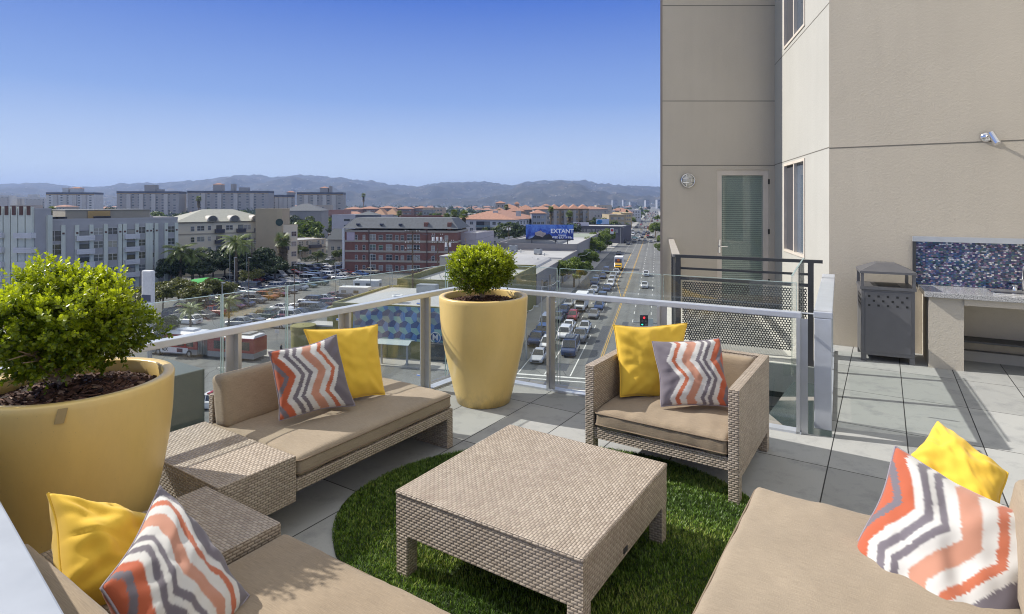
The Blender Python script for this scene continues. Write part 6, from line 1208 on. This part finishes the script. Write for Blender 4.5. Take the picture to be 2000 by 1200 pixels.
m=MB(); [m.bb((x,y,.831),(x+.03,y+.03,.975)) for x in (-.005,w-.025) for y in (-.012,dp-.022)]; m.obj('corner_posts',gm,e)
m=MB(); m.bb((-.015,-.025,.976),(w+.015,dp+.015,1.0)); m.add([(-.015,-.025,1.0005),(w+.015,-.025,1.0005),(w+.015,dp+.015,1.0005),(-.015,dp+.015,1.0005),(.16,.13,1.085),(w-.16,.13,1.085),(w-.16,dp-.14,1.085),(.16,dp-.14,1.085)],[(0,1,5,4),(1,2,6,5),(2,3,7,6),(3,0,4,7),(4,5,6,7),(3,2,1,0)]); m.obj('hood',gm,e)
m=MB(); [m.bb((x,y,0),(x+.05,y+.05,.069)) for x in (0,w-.05) for y in (0,dp-.05)]; m.obj('feet',gm,e)
# metal box beyond the left rail, below the sofa
bx=empty('roof_duct_box',(AT(338,800,3.9).x-.1,4.1,-1.9),R(-33),'dark green metal box standing outside the left railing','metal box'); gb=plain('green_grey_metal',(.10,.12,.115),.5)
MB().bb((-.5,-.2,0),(.02,.2,AT(338,750,3.9).z+1.9)).obj('casing',gb,bx,bevel=.01); zt=AT(338,750,3.9).z+1.9; MB().tube([(-.2,-.1,zt),(-.12,-.1,zt+.06),(.02,-.1,zt+.05),(.05,-.1,zt)],.012,6).obj('handle',M['galv'],bx)
# ================================================================ planters and shrubs
m_pot=None
n=NT('yellow_glazed_planter'); nz=n.noise(n.tc('Object'),2.5,5); fn=n.noise(n.tc('Object'),180,2)
c=n.mix(nz,(.76,.53,.175),(.83,.61,.235))
spl=n.noise(n.tc('Object',(3,3,1.2)),4,6,.75); sz=n.new('SeparateXYZ'); n.set(sz.inputs[0],n.new('TexCoord').outputs['Object'])
low=n.math('MULTIPLY_ADD',sz.outputs[2],-5.5,1.0,True); c=n.mix(n.math('MULTIPLY',n.math('MULTIPLY_ADD',spl,3,-1.2,True),n.math('MULTIPLY_ADD',low,.75,.10,True)),c,(.30,.23,.13))
vo=n.new('TexVoronoi',Scale=38); n.set(vo.inputs['Vector'],n.tc('Object')); c=n.mix(n.math('MULTIPLY',n.math('LESS_THAN',vo.outputs['Distance'],.07),.35),c,(.35,.27,.15)); M['pot']=n.done(n.bsdf(c,.36,fn,.12,.002,Specular_IOR_Level=.5,Coat_Weight=.15,Coat_Roughness=.2))
n=NT('bark_mulch'); at=n.new('Attribute',{'attribute_name':'shade'}); M['chip']=n.done(n.bsdf(n.ramp(at.outputs['Fac'],[(0,(.025,.012,.008)),(.5,(.10,.045,.028)),(.85,(.20,.10,.065)),(1,(.34,.22,.15))]),.8))
M['soil']=plain('dark_soil',(.045,.028,.02),.95,var=.4,vscale=14,bump=1,bscale=30)
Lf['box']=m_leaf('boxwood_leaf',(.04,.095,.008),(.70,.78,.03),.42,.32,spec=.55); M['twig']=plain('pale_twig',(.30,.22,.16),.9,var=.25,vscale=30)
prof=[(.215,0),(.235,.004),(.262,.10),(.305,.28),(.345,.46),(.372,.62),(.386,.76),(.392,.90),(.393,.928),(.389,.936),(.350,.936),(.345,.930),(.345,.84)]
POT=MB().lathe(prof,72,capb=True).me('planter_body',M['pot'],True)
def chips(seed,n_,R0,z):
    r=np.random.default_rng(seed); m=[];F_=[];S=[]
    for i in range(n_):
        rr_=R0*math.sqrt(r.random()); g=r.uniform(0,6.283); c_=np.array([rr_*math.cos(g),rr_*math.sin(g),z+.05*(1-(rr_/R0)**2)+r.uniform(0,.022)])
        Mx=Matrix.Rotation(r.uniform(0,6.3),3,'Z')@Matrix.Rotation(r.normal(0,.45),3,'X')@Matrix.Rotation(r.normal(0,.35),3,'Y'); a,b_,h=r.uniform(.008,.026),r.uniform(.004,.010),.003
        k=len(m); m+=[tuple(Vector(c_)+Mx@Vector((x,y,zz))) for x in(-a,a) for y in(-b_,b_) for zz in(0,h)]
        F_+=[tuple(k+q for q in f) for f in [(0,1,3,2),(4,6,7,5),(0,4,5,1),(2,3,7,6),(0,2,6,4),(1,5,7,3)]]; S+=[float(np.clip(r.normal(.45,.28),0,1))]*6
    me=bpy.data.meshes.new('bark_chips'); me.from_pydata(m,[],F_); me.materials.append(M['chip']); at=me.attributes.new('shade','FLOAT','FACE'); at.data.foreach_set('value',S); return me
CH=chips(4,2600,.335,.845)
def planter(label,x,y,rz):
    e=empty('planter',(x,y,0),rz,label,'planter'); inst('body',POT,e); MB().lathe([(.001,.895),(.2,.875),(.345,.842)],40).obj('soil',M['soil'],e,smooth=True); inst('bark_mulch',CH,e); return e
planter('big yellow planter at the left edge, nearest the camera',-2.015,2.695,0); planter('yellow planter in the corner of the railing, centre of the photo',-.253,5.18,2)
tp=MB().lathe([(.3955,.86),(.3955,.925)],72); 
tape=MB(); [tape.add([(.3965*math.cos(a_),.3965*math.sin(a_),z_) for a_,z_ in ((R(-64+k*1.2),.862),(R(-64+(k+1)*1.2),.862),(R(-62+(k+1)*1.2),.922),(R(-62+k*1.2),.922))],[(0,1,2,3)]) for k in range(4)]
tape.obj('tape_mark',plain('old_tape',(.42,.31,.14),.6),[o for o in bpy.data.objects if o.get('label','').startswith('big yellow planter')][0])
def boxwood(label,x,y,rx,rz_,zc,nspr,seed,leaf=.0115,base=.87,lump=.16):
    r=np.random.default_rng(seed); e=empty('boxwood_shrub',(x,y,base),0,label,'shrub')
    V=[];SH=[];tw=MB()
    # trunk and limbs
    tips=[]
    tw.tube([(0,0,-.03),(.01,0,.05),(.0,.01,.13)],[.034,.026,.022],8)
    for i in range(13):
        g=i*2.4; el=r.uniform(.35,1.25); L=r.uniform(.65,.95); d=np.array([math.cos(g)*math.cos(el)*rx,math.sin(g)*math.cos(el)*rx,math.sin(el)*rz_*1.1+(zc-base)*.35])*L
        p0=np.array([0,0,r.uniform(.05,.13)]); mid=p0+d*.45+r.normal(0,.02,3); p1=p0+d; tw.tube([p0,mid,p1],[.014,.009,.004],6)
        for q in range(5): s0=p0+(p1-p0)*r.uniform(.4,.95); dd=d/np.linalg.norm(d)+r.normal(0,.6,3); tw.tube([s0,s0+dd*.11],[.004,.002],5)
    c0=np.array([0,0,zc-base])
    # sprigs: origin on a lumpy shell or inside, pointing outward and up
    n_=nspr; d=r.normal(size=(n_,3)); d/=np.linalg.norm(d,axis=1)[:,None]
    lf=np.array([1+lump*mnoise.noise(Vector(q*2.1+seed))+lump*.6*mnoise.noise(Vector(q*5.3+seed)) for q in d])
    depth=np.where(r.random(n_)<.62,r.uniform(.90,1.0,n_),r.uniform(.45,.92,n_))
    base_=c0+d*[rx,rx,rz_]*(lf*depth)[:,None]
    keep=base_[:,2]>.02+.0*rx; base_=base_[keep]; d=d[keep]; depth=depth[keep]; n_=len(base_)
    gap=np.array([mnoise.noise(Vector(q*3.3+7.7)) for q in d]); keep=(gap>-.30)|(depth<.85); base_=base_[keep]; d=d[keep]; depth=depth[keep]; n_=len(base_)
    ax=d*.75+[0,0,.55]+r.normal(0,.45,(n_,3)); ax/=np.linalg.norm(ax,axis=1)[:,None]
    ln=r.uniform(.040,.078,n_)*(rx/.4)**.3
    s1=np.cross(ax,r.normal(size=(n_,3))); s1/=np.linalg.norm(s1,axis=1)[:,None]; s2=np.cross(ax,s1)
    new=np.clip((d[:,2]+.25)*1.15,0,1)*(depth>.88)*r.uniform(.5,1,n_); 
    P=9
    for j in range(P):
        t=(j+.5)/P; az=j*2.4+r.uniform(0,.6,n_); side=s1*np.cos(az)[:,None]+s2*np.sin(az)[:,None]
        up=.25+.75*t; dirn=side*(1-up*.55)+ax*up; dirn/=np.linalg.norm(dirn,axis=1)[:,None]
        o_=base_+ax*(ln*t)[:,None]; L=leaf*r.uniform(.8,1.25,n_)[:,None]*(1.15-.35*t)*1.7; nr=np.cross(dirn,np.cross(ax,dirn)); nr/=np.maximum(1e-6,np.linalg.norm(nr,axis=1))[:,None]; sd_=np.cross(dirn,nr); w=L*.34
        a=o_; b1=o_+dirn*L*.45+sd_*w+nr*w*.25; b2=o_+dirn*L*.45-sd_*w+nr*w*.25; c1=o_+dirn*L*.85+sd_*w*.8+nr*w*.2; c2=o_+dirn*L*.85-sd_*w*.8+nr*w*.2; mid=o_+dirn*L*.62-nr*w*.12; tip=o_+dirn*L*1.0
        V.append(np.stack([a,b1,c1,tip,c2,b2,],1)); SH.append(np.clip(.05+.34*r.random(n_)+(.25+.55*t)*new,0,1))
    V=np.concatenate(V); SH=np.concatenate(SH); k=len(V)
    me=bpy.data.meshes.new('foliage'); me.vertices.add(6*k); me.vertices.foreach_set('co',V.reshape(-1))
    base_i=(np.arange(k)*6)[:,None]; quads=np.concatenate([base_i+[0,1,2,3],base_i+[0,3,4,5]],1).reshape(-1)
    me.loops.add(8*k); me.loops.foreach_set('vertex_index',quads); me.polygons.add(2*k); me.polygons.foreach_set('loop_start',np.arange(2*k)*4); me.polygons.foreach_set('loop_total',np.full(2*k,4)); me.update(calc_edges=True)
    at=me.attributes.new('shade','FLOAT','FACE'); at.data.foreach_set('value',np.repeat(SH,2)); me.materials.append(Lf['box']); inst('foliage',me,e); tw.obj('trunk',M['twig'],e); return e
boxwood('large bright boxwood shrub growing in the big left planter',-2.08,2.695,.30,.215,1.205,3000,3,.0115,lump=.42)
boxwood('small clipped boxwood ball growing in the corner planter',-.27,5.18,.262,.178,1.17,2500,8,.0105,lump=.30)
# ================================================================ synthetic grass rug
r=np.random.default_rng(2); RC=Vector((.22,3.28)); RA,RB=1.20,.93
n=NT('synthetic_grass'); at=n.new('Attribute',{'attribute_name':'shade'}); M['turf']=n.done(n.bsdf(n.ramp(at.outputs['Fac'],[(0,(.035,.08,.006)),(.55,(.11,.21,.015)),(.85,(.22,.31,.03)),(1,(.42,.46,.12))]),.42,Specular_IOR_Level=.5))
e=empty('grass_rug',(RC.x,RC.y,0),0,'oval synthetic grass rug under the wicker coffee table','rug'); pts=[(RA*math.cos(t)*(1+.008*math.sin(9*t)),RB*math.sin(t)) for t in np.linspace(0,2*math.pi,73)[:-1]]
MB().prism(pts,.001,.008).obj('backing',plain('rug_backing',(.03,.05,.015),.95),e)
k=120000; g=r.uniform(0,6.2832,k); q=np.sqrt(r.random(k)); px_=RA*q*np.cos(g); py_=RB*q*np.sin(g); cl=np.floor(px_/.02)*12.9898+np.floor(py_/.02)*78.233; az=(np.sin(cl)*43758.5453)%6.2832+r.normal(0,1.1,k); lean=r.uniform(.15,.85,k); h=r.uniform(.009,.019,k); w=.0017
b0=np.stack([px_,py_,np.full(k,.008)],1); sd_=np.stack([-np.sin(az),np.cos(az),np.zeros(k)],1)*w; ld=np.stack([np.cos(az)*lean,np.sin(az)*lean,np.full(k,1.0)],1)*h[:,None]; ld2=ld*.55; ld2[:,:2]*=.6
V=np.stack([b0-sd_,b0+sd_,b0+ld2+sd_*.8,b0+ld,b0+ld2-sd_*.8],1).reshape(-1,3); i5=(np.arange(k)*5)[:,None]
me=bpy.data.meshes.new('grass_blades'); me.vertices.add(5*k); me.vertices.foreach_set('co',V.reshape(-1)); me.loops.add(7*k); me.loops.foreach_set('vertex_index',(i5+[0,1,2,4,4,2,3]).reshape(-1)); me.polygons.add(2*k)
ls=(np.arange(k)*7)[:,None]+[0,4]; me.polygons.foreach_set('loop_start',ls.reshape(-1)); me.polygons.foreach_set('loop_total',np.tile([4,3],k)); me.update(calc_edges=True); at=me.attributes.new('shade','FLOAT','FACE'); at.data.foreach_set('value',np.repeat(np.clip(r.normal(.5,.22,k)+.16*np.sin(px_*5+2*np.sin(py_*4))+.13*np.sin(py_*9+px_*3.3+1),0,1),2)); me.materials.append(M['turf']); tag(inst('grass_blades',me,e),kind='stuff')
# ================================================================ soft things
def rbox(sx,sy,sz,rad,n_=(26,26,6),puff=.0,seed=0,wr=.0,sag=0):
    "rounded cushion centred on x and y, standing on z=0"
    vs={};V=[];Fc=[]
    nx,ny,nz=n_
    def key(p): return (round(p[0],5),round(p[1],5),round(p[2],5))
    def add(p):
        k_=key(p)
        if k_ not in vs: vs[k_]=len(V); V.append(p)
        return vs[k_]
    def face(ax,sg,na,nb):
        for i in range(na):
            for j in range(nb):
                q=[]
                for (a,b_) in ((i,j),(i+1,j),(i+1,j+1),(i,j+1)):
                    s_=-1+2*a/na; t_=-1+2*b_/nb; p=[0,0,0]; o=[k for k in range(3) if k!=ax]; p[ax]=sg; p[o[0]]=s_; p[o[1]]=t_; q.append(add(tuple(p)))
                Fc.append(q if (sg>0)==(ax!=1) else q[::-1])
    for sg in (1,-1): face(0,sg,ny,nz); face(1,sg,nx,nz); face(2,sg,nx,ny)
    out=[]; h=Vector((sx/2,sy/2,sz/2))
    for p in V:
        v=Vector((math.sin(p[0]*math.pi/2*.999)*h.x*.15+p[0]*h.x*.85,math.sin(p[1]*math.pi/2*.999)*h.y*.15+p[1]*h.y*.85,p[2]*h.z))
        inn=Vector((max(-h.x+rad,min(h.x-rad,v.x)),max(-h.y+rad,min(h.y-rad,v.y)),max(-h.z+rad,min(h.z-rad,v.z)))); d=v-inn
        if d.length>1e-6: v=inn+d.normalized()*min(rad,d.length*1.0 if d.length<rad else rad)
        b_=(1-p[0]**4)*(1-p[1]**4); v.z+= (puff*b_ if p[2]>0 else 0)*max(0,p[2]) - sag*(1-p[0]**2)*(1-p[1]**2)*max(0,p[2])
        if wr: 
            nn=mnoise.noise(Vector((v.x*5+seed,v.y*5,v.z*9)))*.6+mnoise.noise(Vector((v.x*14+seed,v.y*9,v.z*4)))*.4; v+=Vector(((p[0]*.5),(p[1]*.5),.8*p[2]))*nn*wr
        v.z+=h.z; out.append(v)
    m=MB(); m.add(out,Fc); return m
def seam(m,sx,sy,z,rad,r_=.0035,inset=.0):
    hx,hy=sx/2-inset,sy/2-inset; pts=[]
    for cx_,cy_,a0_ in ((hx-rad,hy-rad,0),(-hx+rad,hy-rad,90),(-hx+rad,-hy+rad,180),(hx-rad,-hy+rad,270)):
        for k in range(5): g=R(a0_+k*22.5); pts.append((cx_+rad*math.cos(g),cy_+rad*math.sin(g),z))
    pts.append(pts[0]); return m.tube(pts,r_,6,cap=False)
def cushion(parent,name,c,rz,sx,sy,sz,mat,seed=0,puff=.012,wr=.006,rot=None,n_=(36,30,6)):
    m=rbox(sx,sy,sz,.028,n_,puff,seed,wr); o=m.obj(name,mat,parent,c,rz,smooth=True)
    if rot: o.rotation_euler=rot
    for z in (.022,sz-.022): seam(MB(),sx+.003,sy+.003,z,.03,.0048).obj('piping',M['piping'],o,smooth=True)
    return o
# ---- coffee table
A=Vector((.0,4.284,0))*1; tl=Vector((-.666,3.29,0)); tr_=Vector((.960,3.644,0)); tf=Vector((.325,2.641,0)); cen=(A+tl+tr_+tf)/4
TS=1.18*.93 ; 
# the table height is the one that brings its feet to the floor where they are seen
TZ=.40; s_=(EYE-TZ)/1.62; cen=cen*s_; TS=1.18*s_
e=empty('coffee_table',(cen.x,cen.y,0),R(90)-R(33.2),'square woven wicker coffee table standing on the grass rug','coffee table'); h_=TS/2
w_=.20
top=MB().bb((-h_,-h_,TZ-.02),(h_,h_,TZ)).obj('tabletop',M['weave'],e,bevel=.008)
for (x0,y0,x1,y1) in ((-h_+.004,-h_+.004,h_-.004,-h_+.05),(-h_+.004,h_-.05,h_-.004,h_-.004),(-h_+.004,-h_+.0501,-h_+.05,h_-.0501),(h_-.05,-h_+.0501,h_-.004,h_-.0501)): MB().bb((x0,y0,TZ-w_),(x1,y1,TZ-.0201)).obj('apron',M['weave'],e)
for sx_ in (1,-1):
    for sy in (1,-1): MB().bb((sx_*(h_-.004),sy*(h_-.004),0),(sx_*(h_-.075),sy*(h_-.075),TZ-w_-.0005)).obj('leg',M['weave'],e,bevel=.006)
MB().bb((-h_*.15-.02,-h_-.001,TZ-w_+.02),(-h_*.15+.02,-h_+.003,TZ-w_+.04)).obj('maker_tag',M['dark_metal'],e)
# ---- frame helper: local x along BX, y along AX
def L2W(o,x,y): return Vector((o.x+BX.x*x+AX.x*y,o.y+BX.y*x+AX.y*y,0))
RZ=-PH
# ---- left sofa: block at the near end, seat along AX, back on the outer side
o1=Vector((-1.387,2.748,0)); e=empty('wicker_sofa',o1,RZ,'long wicker sofa with tan cushions along the left railing','sofa'); wv=M['weave']
D=.90; Ls=1.74
m=MB(); m.bb((-D,.0,.16),(0,.43,.405)); m.obj('side_block',wv,e,bevel=.008)
m=MB(); m.bb((-D,.4301,.21),(0,Ls,.275)); m.obj('seat_frame',wv,e,bevel=.006); m=MB(); m.bb((-D,0,0),(-D+.06,.06,.1595)); m.bb((-.06-D*.5,0,0),(-D*.5,.06,.1595)); m.obj('leg',wv,e)
m=MB(); m.bb((-D,Ls-.06,0),(0,Ls,.2095)); m.obj('end_leg',wv,e,bevel=.004)
MB().bb((-D,.02,.02),(-.3,.4,.159)).obj('under_block',wv,e)
cushion(e,'seat_cushion',(-D/2+.005,.44+(Ls-.44)/2,.2755),0,D-.02,Ls-.45,.112,M['fabric'],2,.014,.010,n_=(40,60,6))
bk=rbox(.14,.80,.32,.03,(6,26,12),0,5,.004); bo=bk.obj('back_cushion',M['fabric'],e,(-D+.12,.46+.40,.372),0,smooth=True); bo.rotation_euler=(0,R(-9),0)
seam(MB(),.141,.801,.0,.03).obj('piping',M['piping'],bo) if False else None
MB().bb((-D-.01,.46,.2751),(-D+.03,1.24,.56)).obj('back_frame',wv,e)
# ---- near-left sofa: long side faces the rug, back toward the camera-left
o2=Vector((-1.363,2.719,0))+BX*.0; e=empty('wicker_sofa',o2,RZ,'wicker sofa with shaded seat at the bottom left of the photo','sofa')
Lx=1.85; D2=.9
MB().bb((-.12,-D2+.0,.16),(.465,-.0,.402)).obj('side_block',wv,e,bevel=.008)
MB().bb((.4651,-D2,.20),(Lx,-.012,.27)).obj('seat_frame',wv,e); MB().bb((Lx-.06,-D2,0),(Lx,-.012,.1995)).obj('end_leg',wv,e); MB().bb((-.1,-.06,0),(-.04,-.02,.1595)).obj('leg',wv,e); MB().bb((-.1,-D2,0),(.4,-.2,.159)).obj('under_block',wv,e)
cushion(e,'seat_cushion',(.485+(Lx-.475)/2,-D2/2+.03,.2705),R(.8),Lx-.48,D2-.03,.10,M['fabric_d'],7,.014,.010,n_=(60,40,6))
bk=rbox(1.1,.15,.31,.035,(26,6,12),0,9,.004); bo=bk.obj('back_cushion',M['fabric_d'],e,(.86,-D2+.05,.37),0,smooth=True); bo.rotation_euler=(R(8),0,0)
# ---- right sofa: seat corner at the rug, back on the right
o3=Vector((1.19,2.849,0)); e=empty('wicker_sofa',o3,RZ,'wicker sofa with tan seat at the bottom right of the photo','sofa'); D3_=.86; L3_=1.75
MB().bb((.0,-L3_,.20),(D3_+.139,-.012,.265)).obj('seat_frame',wv,e); MB().bb((.02,-.08,0),(D3_,-.014,.1995)).obj('end_leg',wv,e)
cushion(e,'seat_cushion',(D3_/2+.05,-L3_/2,.2655),0,D3_+.09,L3_,.112,M['fabric'],11,.016,.012,n_=(44,70,6))
bk=rbox(.15,.78,.31,.035,(6,26,12),0,13,.004); bo=bk.obj('back_cushion',M['fabric'],e,(D3_+.13,-.42,.37),0,smooth=True); bo.rotation_euler=(0,R(9),0)
bk=rbox(.15,.70,.31,.035,(6,26,12),0,14,.004); bo=bk.obj('back_cushion',M['fabric'],e,(D3_+.07,-1.20,.37),0,smooth=True); bo.rotation_euler=(0,R(9),0)
MB().bb((D3_+.14,-L3_,0),(D3_+.22,0,.66)).obj('back_frame',wv,e,bevel=.006)
# ---- armchair
c0=Vector((.491,3.907,0)); e=empty('wicker_armchair',c0,RZ,'boxy wicker armchair with tan cushions behind the coffee table','armchair'); CW=.985; CD=.95; CH_=.668
arm=.062
for x0 in (0,CW-arm):
    m=MB(); m.bb((x0,0,.19),(x0+arm,CD,CH_)); m.bb((x0,0,0),(x0+arm,.075,.1899)); m.bb((x0,CD-.075,0),(x0+arm,CD,.1899)); 
    if x0>0: m.bb((x0,.0751,.14),(x0+arm,CD-.0751,.1899)); 
    m.obj('arm_panel',wv,e,bevel=.006)
MB().bb((arm+.0003,CD-arm,.19),(CW-arm-.0003,CD,CH_)).obj('back_panel',wv,e); MB().bb((arm+.0003,0.008,.19),(CW-arm-.0003,CD-arm-.001,.262)).obj('seat_frame',wv,e)
sw=CW-2*arm-.008; cushion(e,'seat_cushion',(CW/2,.0+(CD-arm)/2-.005,.2625),0,sw,CD-arm-.01,.118,M['fabric_d'],21,.022,.022,n_=(60,40,8))
bk=rbox(sw,.13,.31,.035,(26,6,12),0,15,.006); bo=bk.obj('back_cushion',M['fabric_d'],e,(CW/2,CD-arm-.12,.365),0,smooth=True); bo.rotation_euler=(R(-6),0,0)
# ---- pillows from their four corners in space
n=NT('yellow_cotton'); a_=n.noise(n.tc('UV',(260,260,1)),1,2); b_=n.noise(n.tc('UV'),5,4)
M['yel']=n.done(n.bsdf(n.mix(n.math('ADD',n.math('MULTIPLY',a_,.5),n.math('MULTIPLY',b_,.5)),(.76,.46,.04),(.88,.60,.08)),.85,a_,.25,.002,Sheen_Weight=.2,Specular_IOR_Level=.2))
def m_ikat(name,flip=False,amp=.085,freq=2.0,ph=0.0,sc=1.0,off=0.0):
    n=NT(name); t=n.new('TexCoord'); sx=n.new('SeparateXYZ'); n.set(sx.inputs[0],t.outputs['UV']); U,V=sx.outputs[0],sx.outputs[1]
    fr=n.new('TexNoise',Scale=1,Detail=2); n.set(fr.inputs['Vector'],n.tc('UV',(5,110,1))); soft=n.noise(n.tc('UV'),4,3)
    z=n.math('MULTIPLY',n.math('PINGPONG',n.math('ADD',n.math('MULTIPLY',V,freq),ph),.5),4*amp)
    z=n.math('SUBTRACT',z,amp)
    x=n.math('ADD',n.math('MULTIPLY',U,sc),off); x=n.math('ADD',x,z); x=n.math('ADD',x,n.math('MULTIPLY_ADD',fr.outputs[0],.062,-.031)); x=n.math('ADD',x,n.math('MULTIPLY_ADD',soft,.03,-.015))
    if flip: x=n.math('SUBTRACT',1,x)
    W_=(.64,.625,.60); GR=(.175,.155,.18); OR_=(.50,.15,.08); SA=(.53,.26,.18); DO=(.48,.12,.06)
    st=[(0,GR),(.175,GR),(.19,W_),(.245,W_),(.255,OR_),(.305,OR_),(.318,W_),(.395,W_),(.41,SA),(.52,SA),(.535,W_),(.60,W_),(.61,GR),(.655,GR),(.665,W_),(.70,W_),(.71,GR),(.76,GR),(.772,W_),(.83,W_),(.845,DO),(.93,DO),(.935,GR),(.985,GR),(1,DO)]
    c=n.ramp(x,st); wv_=n.noise(n.tc('UV',(300,300,1)),1,2); c=n.mix(n.math('MULTIPLY',wv_,.3),c,n.mix(1,c,(.7,.7,.7),'MULTIPLY'))
    return n.done(n.bsdf(c,.9,wv_,.25,.002,Sheen_Weight=.25,Specular_IOR_Level=.15))
def pillow(label,co,th,mat,seed=0,name='throw_pillow',face=None,crease=1.5,name2='piping',edge=None,N=44,dent=None):
    "co: TL,TR,BR,BL points; the seen face is toward the camera"
    TL,TR,BR,BL=[Vector(c_) for c_ in co]; nrm=((TR-TL).cross(BL-TL)).normalized(); cen=(TL+TR+BR+BL)/4
    if nrm.dot(Vector((0,0,EYE))-cen)<0: nrm=-nrm
    e=empty(name,cen,0,label,'pillow'); m=MB(); 
    def P(s,t):
        s2=s*(1-.075*(1-abs(t)**1.7)+.012*math.sin(5*t+seed)); t2=t*(1-.085*(1-abs(s)**1.7)+.012*math.sin(4*s+seed*2)); a=(s2+1)/2; b_=(t2+1)/2
        return (TL*(1-a)+TR*a)*(1-b_)+(BL*(1-a)+BR*a)*b_-cen
    def H(s,t,sg):
        b_=max(0,(1-s*s))*max(0,(1-t*t)); h=th*b_**.42
        g=math.atan2(t,s); rr_=max(abs(s),abs(t)); w=mnoise.noise(Vector((s*2.3+seed,t*2.3,sg)))*.16+mnoise.noise(Vector((s*5+seed,t*5,sg*2)))*.06
        rad=mnoise.noise(Vector((g*4.2+seed*3,.5+sg,rr_*.8)))*.20*max(0,rr_-.35)**1.0*(1-rr_**6)
        cz=0
        for (sx_,sy) in ((1,1),(1,-1),(-1,1),(-1,-1)):
            dd=math.hypot(s-sx_,t-sy); al=((s*sx_)-(t*sy)); cz+=math.exp(-(dd/.55)**2)*math.sin(al*14+seed+sx_*2+sy)*.10*min(1,dd*3)
        if dent: w-= .35*math.exp(-((s-dent[0])**2+((t-dent[1])*1.2)**2)/.18)
        return h*(1+crease*(w+cz))+th*crease*rad
    vs_=[];fs_=[];uv_=[]
    for sg in (1,-1):
        for i in range(N+1):
            for j in range(N+1):
                s=-1+2*i/N; t=-1+2*j/N; s=math.sin(s*math.pi/2)*.35+s*.65; t=math.sin(t*math.pi/2)*.35+t*.65
                edge_=(i in(0,N) or j in(0,N)); vs_.append(P(s,t)+nrm*(0 if edge_ else sg*max(.001,H(s,t,sg)))); uv_.append(((s+1)/2,1-(t+1)/2))
    k=(N+1)**2
    for sg in (0,1):
        for i in range(N):
            for j in range(N): q=[sg*k+i*(N+1)+j,sg*k+(i+1)*(N+1)+j,sg*k+(i+1)*(N+1)+j+1,sg*k+i*(N+1)+j+1]; fs_.append(q if sg==0 else q[::-1])
    me=bpy.data.meshes.new('pillow_cover'); me.from_pydata([tuple(v) for v in vs_],[],fs_); uvl=me.uv_layers.new(name='UVMap')
    for l in me.loops: uvl.data[l.index].uv=uv_[l.vertex_index]
    bm=bmesh.new(); bm.from_mesh(me); bmesh.ops.remove_doubles(bm,verts=bm.verts,dist=1e-5); bmesh.ops.recalc_face_normals(bm,faces=bm.faces); bm.to_mesh(me); bm.free()
    me.polygons.foreach_set('use_smooth',[True]*len(me.polygons)); me.materials.append(mat); inst('cover',me,e)
    ed=[P(-1+2*i/40,-1) for i in range(40)]+[P(1,-1+2*i/40) for i in range(40)]+[P(1-2*i/40,1) for i in range(40)]+[P(-1,1-2*i/40) for i in range(41)]
    MB().tube(ed,.0042,6,cap=False).obj('piping',edge or mat,e,smooth=True); return e
def PX(u,v,y): return AT(u,v,y)
gy=m_fabric('grey_pillow_edge',(.30,.27,.31))
Y=M['yel']
pillow('yellow pillow standing on the left sofa behind a zigzag one',[PX(594,643,3.93),PX(737,634,4.22),PX(752,771,4.10),PX(630,795,3.80)],.085,Y,1)
pillow('zigzag pillow leaning on the left sofa, its orange side at the back',[PX(524,688,3.62),PX(657,655,3.90),PX(693,792,3.80),PX(546,822,3.52)],.085,m_ikat('ikat_left_sofa',True,.085,1.6,.1),2,edge=gy)
pillow('yellow pillow in the left corner of the armchair',[PX(1197,636,4.22),PX(1343,631,4.38),PX(1318,786,4.10),PX(1212,775,4.05)],.085,Y,3,dent=(.45,-.7))
pillow('zigzag pillow in the middle of the armchair',[PX(1273,667,4.02),PX(1406,660,4.05),PX(1432,797,3.78),PX(1292,795,3.82)],.08,m_ikat('ikat_armchair',False,.075,1.75,.35),4,edge=gy)
pillow('yellow pillow propped on the back of the right sofa',[PX(1832,824,2.74),PX(1968,925,2.42),PX(1950,1040,2.30),PX(1765,905,2.60)],.085,Y,5,dent=(-.2,.6))
pillow('big zigzag pillow lying against the right sofa back',[PX(1750,874,2.56),PX(2120,1060,2.12),PX(1880,1400,1.80),PX(1642,1122,2.28)],.11,m_ikat('ikat_right_sofa',True,.085,1.5,.1),6,edge=gy)
pillow('yellow pillow leaning on the near left sofa, sunlit on top',[PX(94,964,2.06),PX(345,1030,2.30),PX(330,1250,2.12),PX(118,1165,1.86)],.13,Y,7)
pillow('large zigzag pillow at the bottom left, point upward',[PX(312,950,2.22),PX(198,1150,1.74),PX(330,1420,1.62),PX(486,1165,2.02)],.10,m_ikat('ikat_near_left',False,.075,1.3,.35),8,edge=gy)
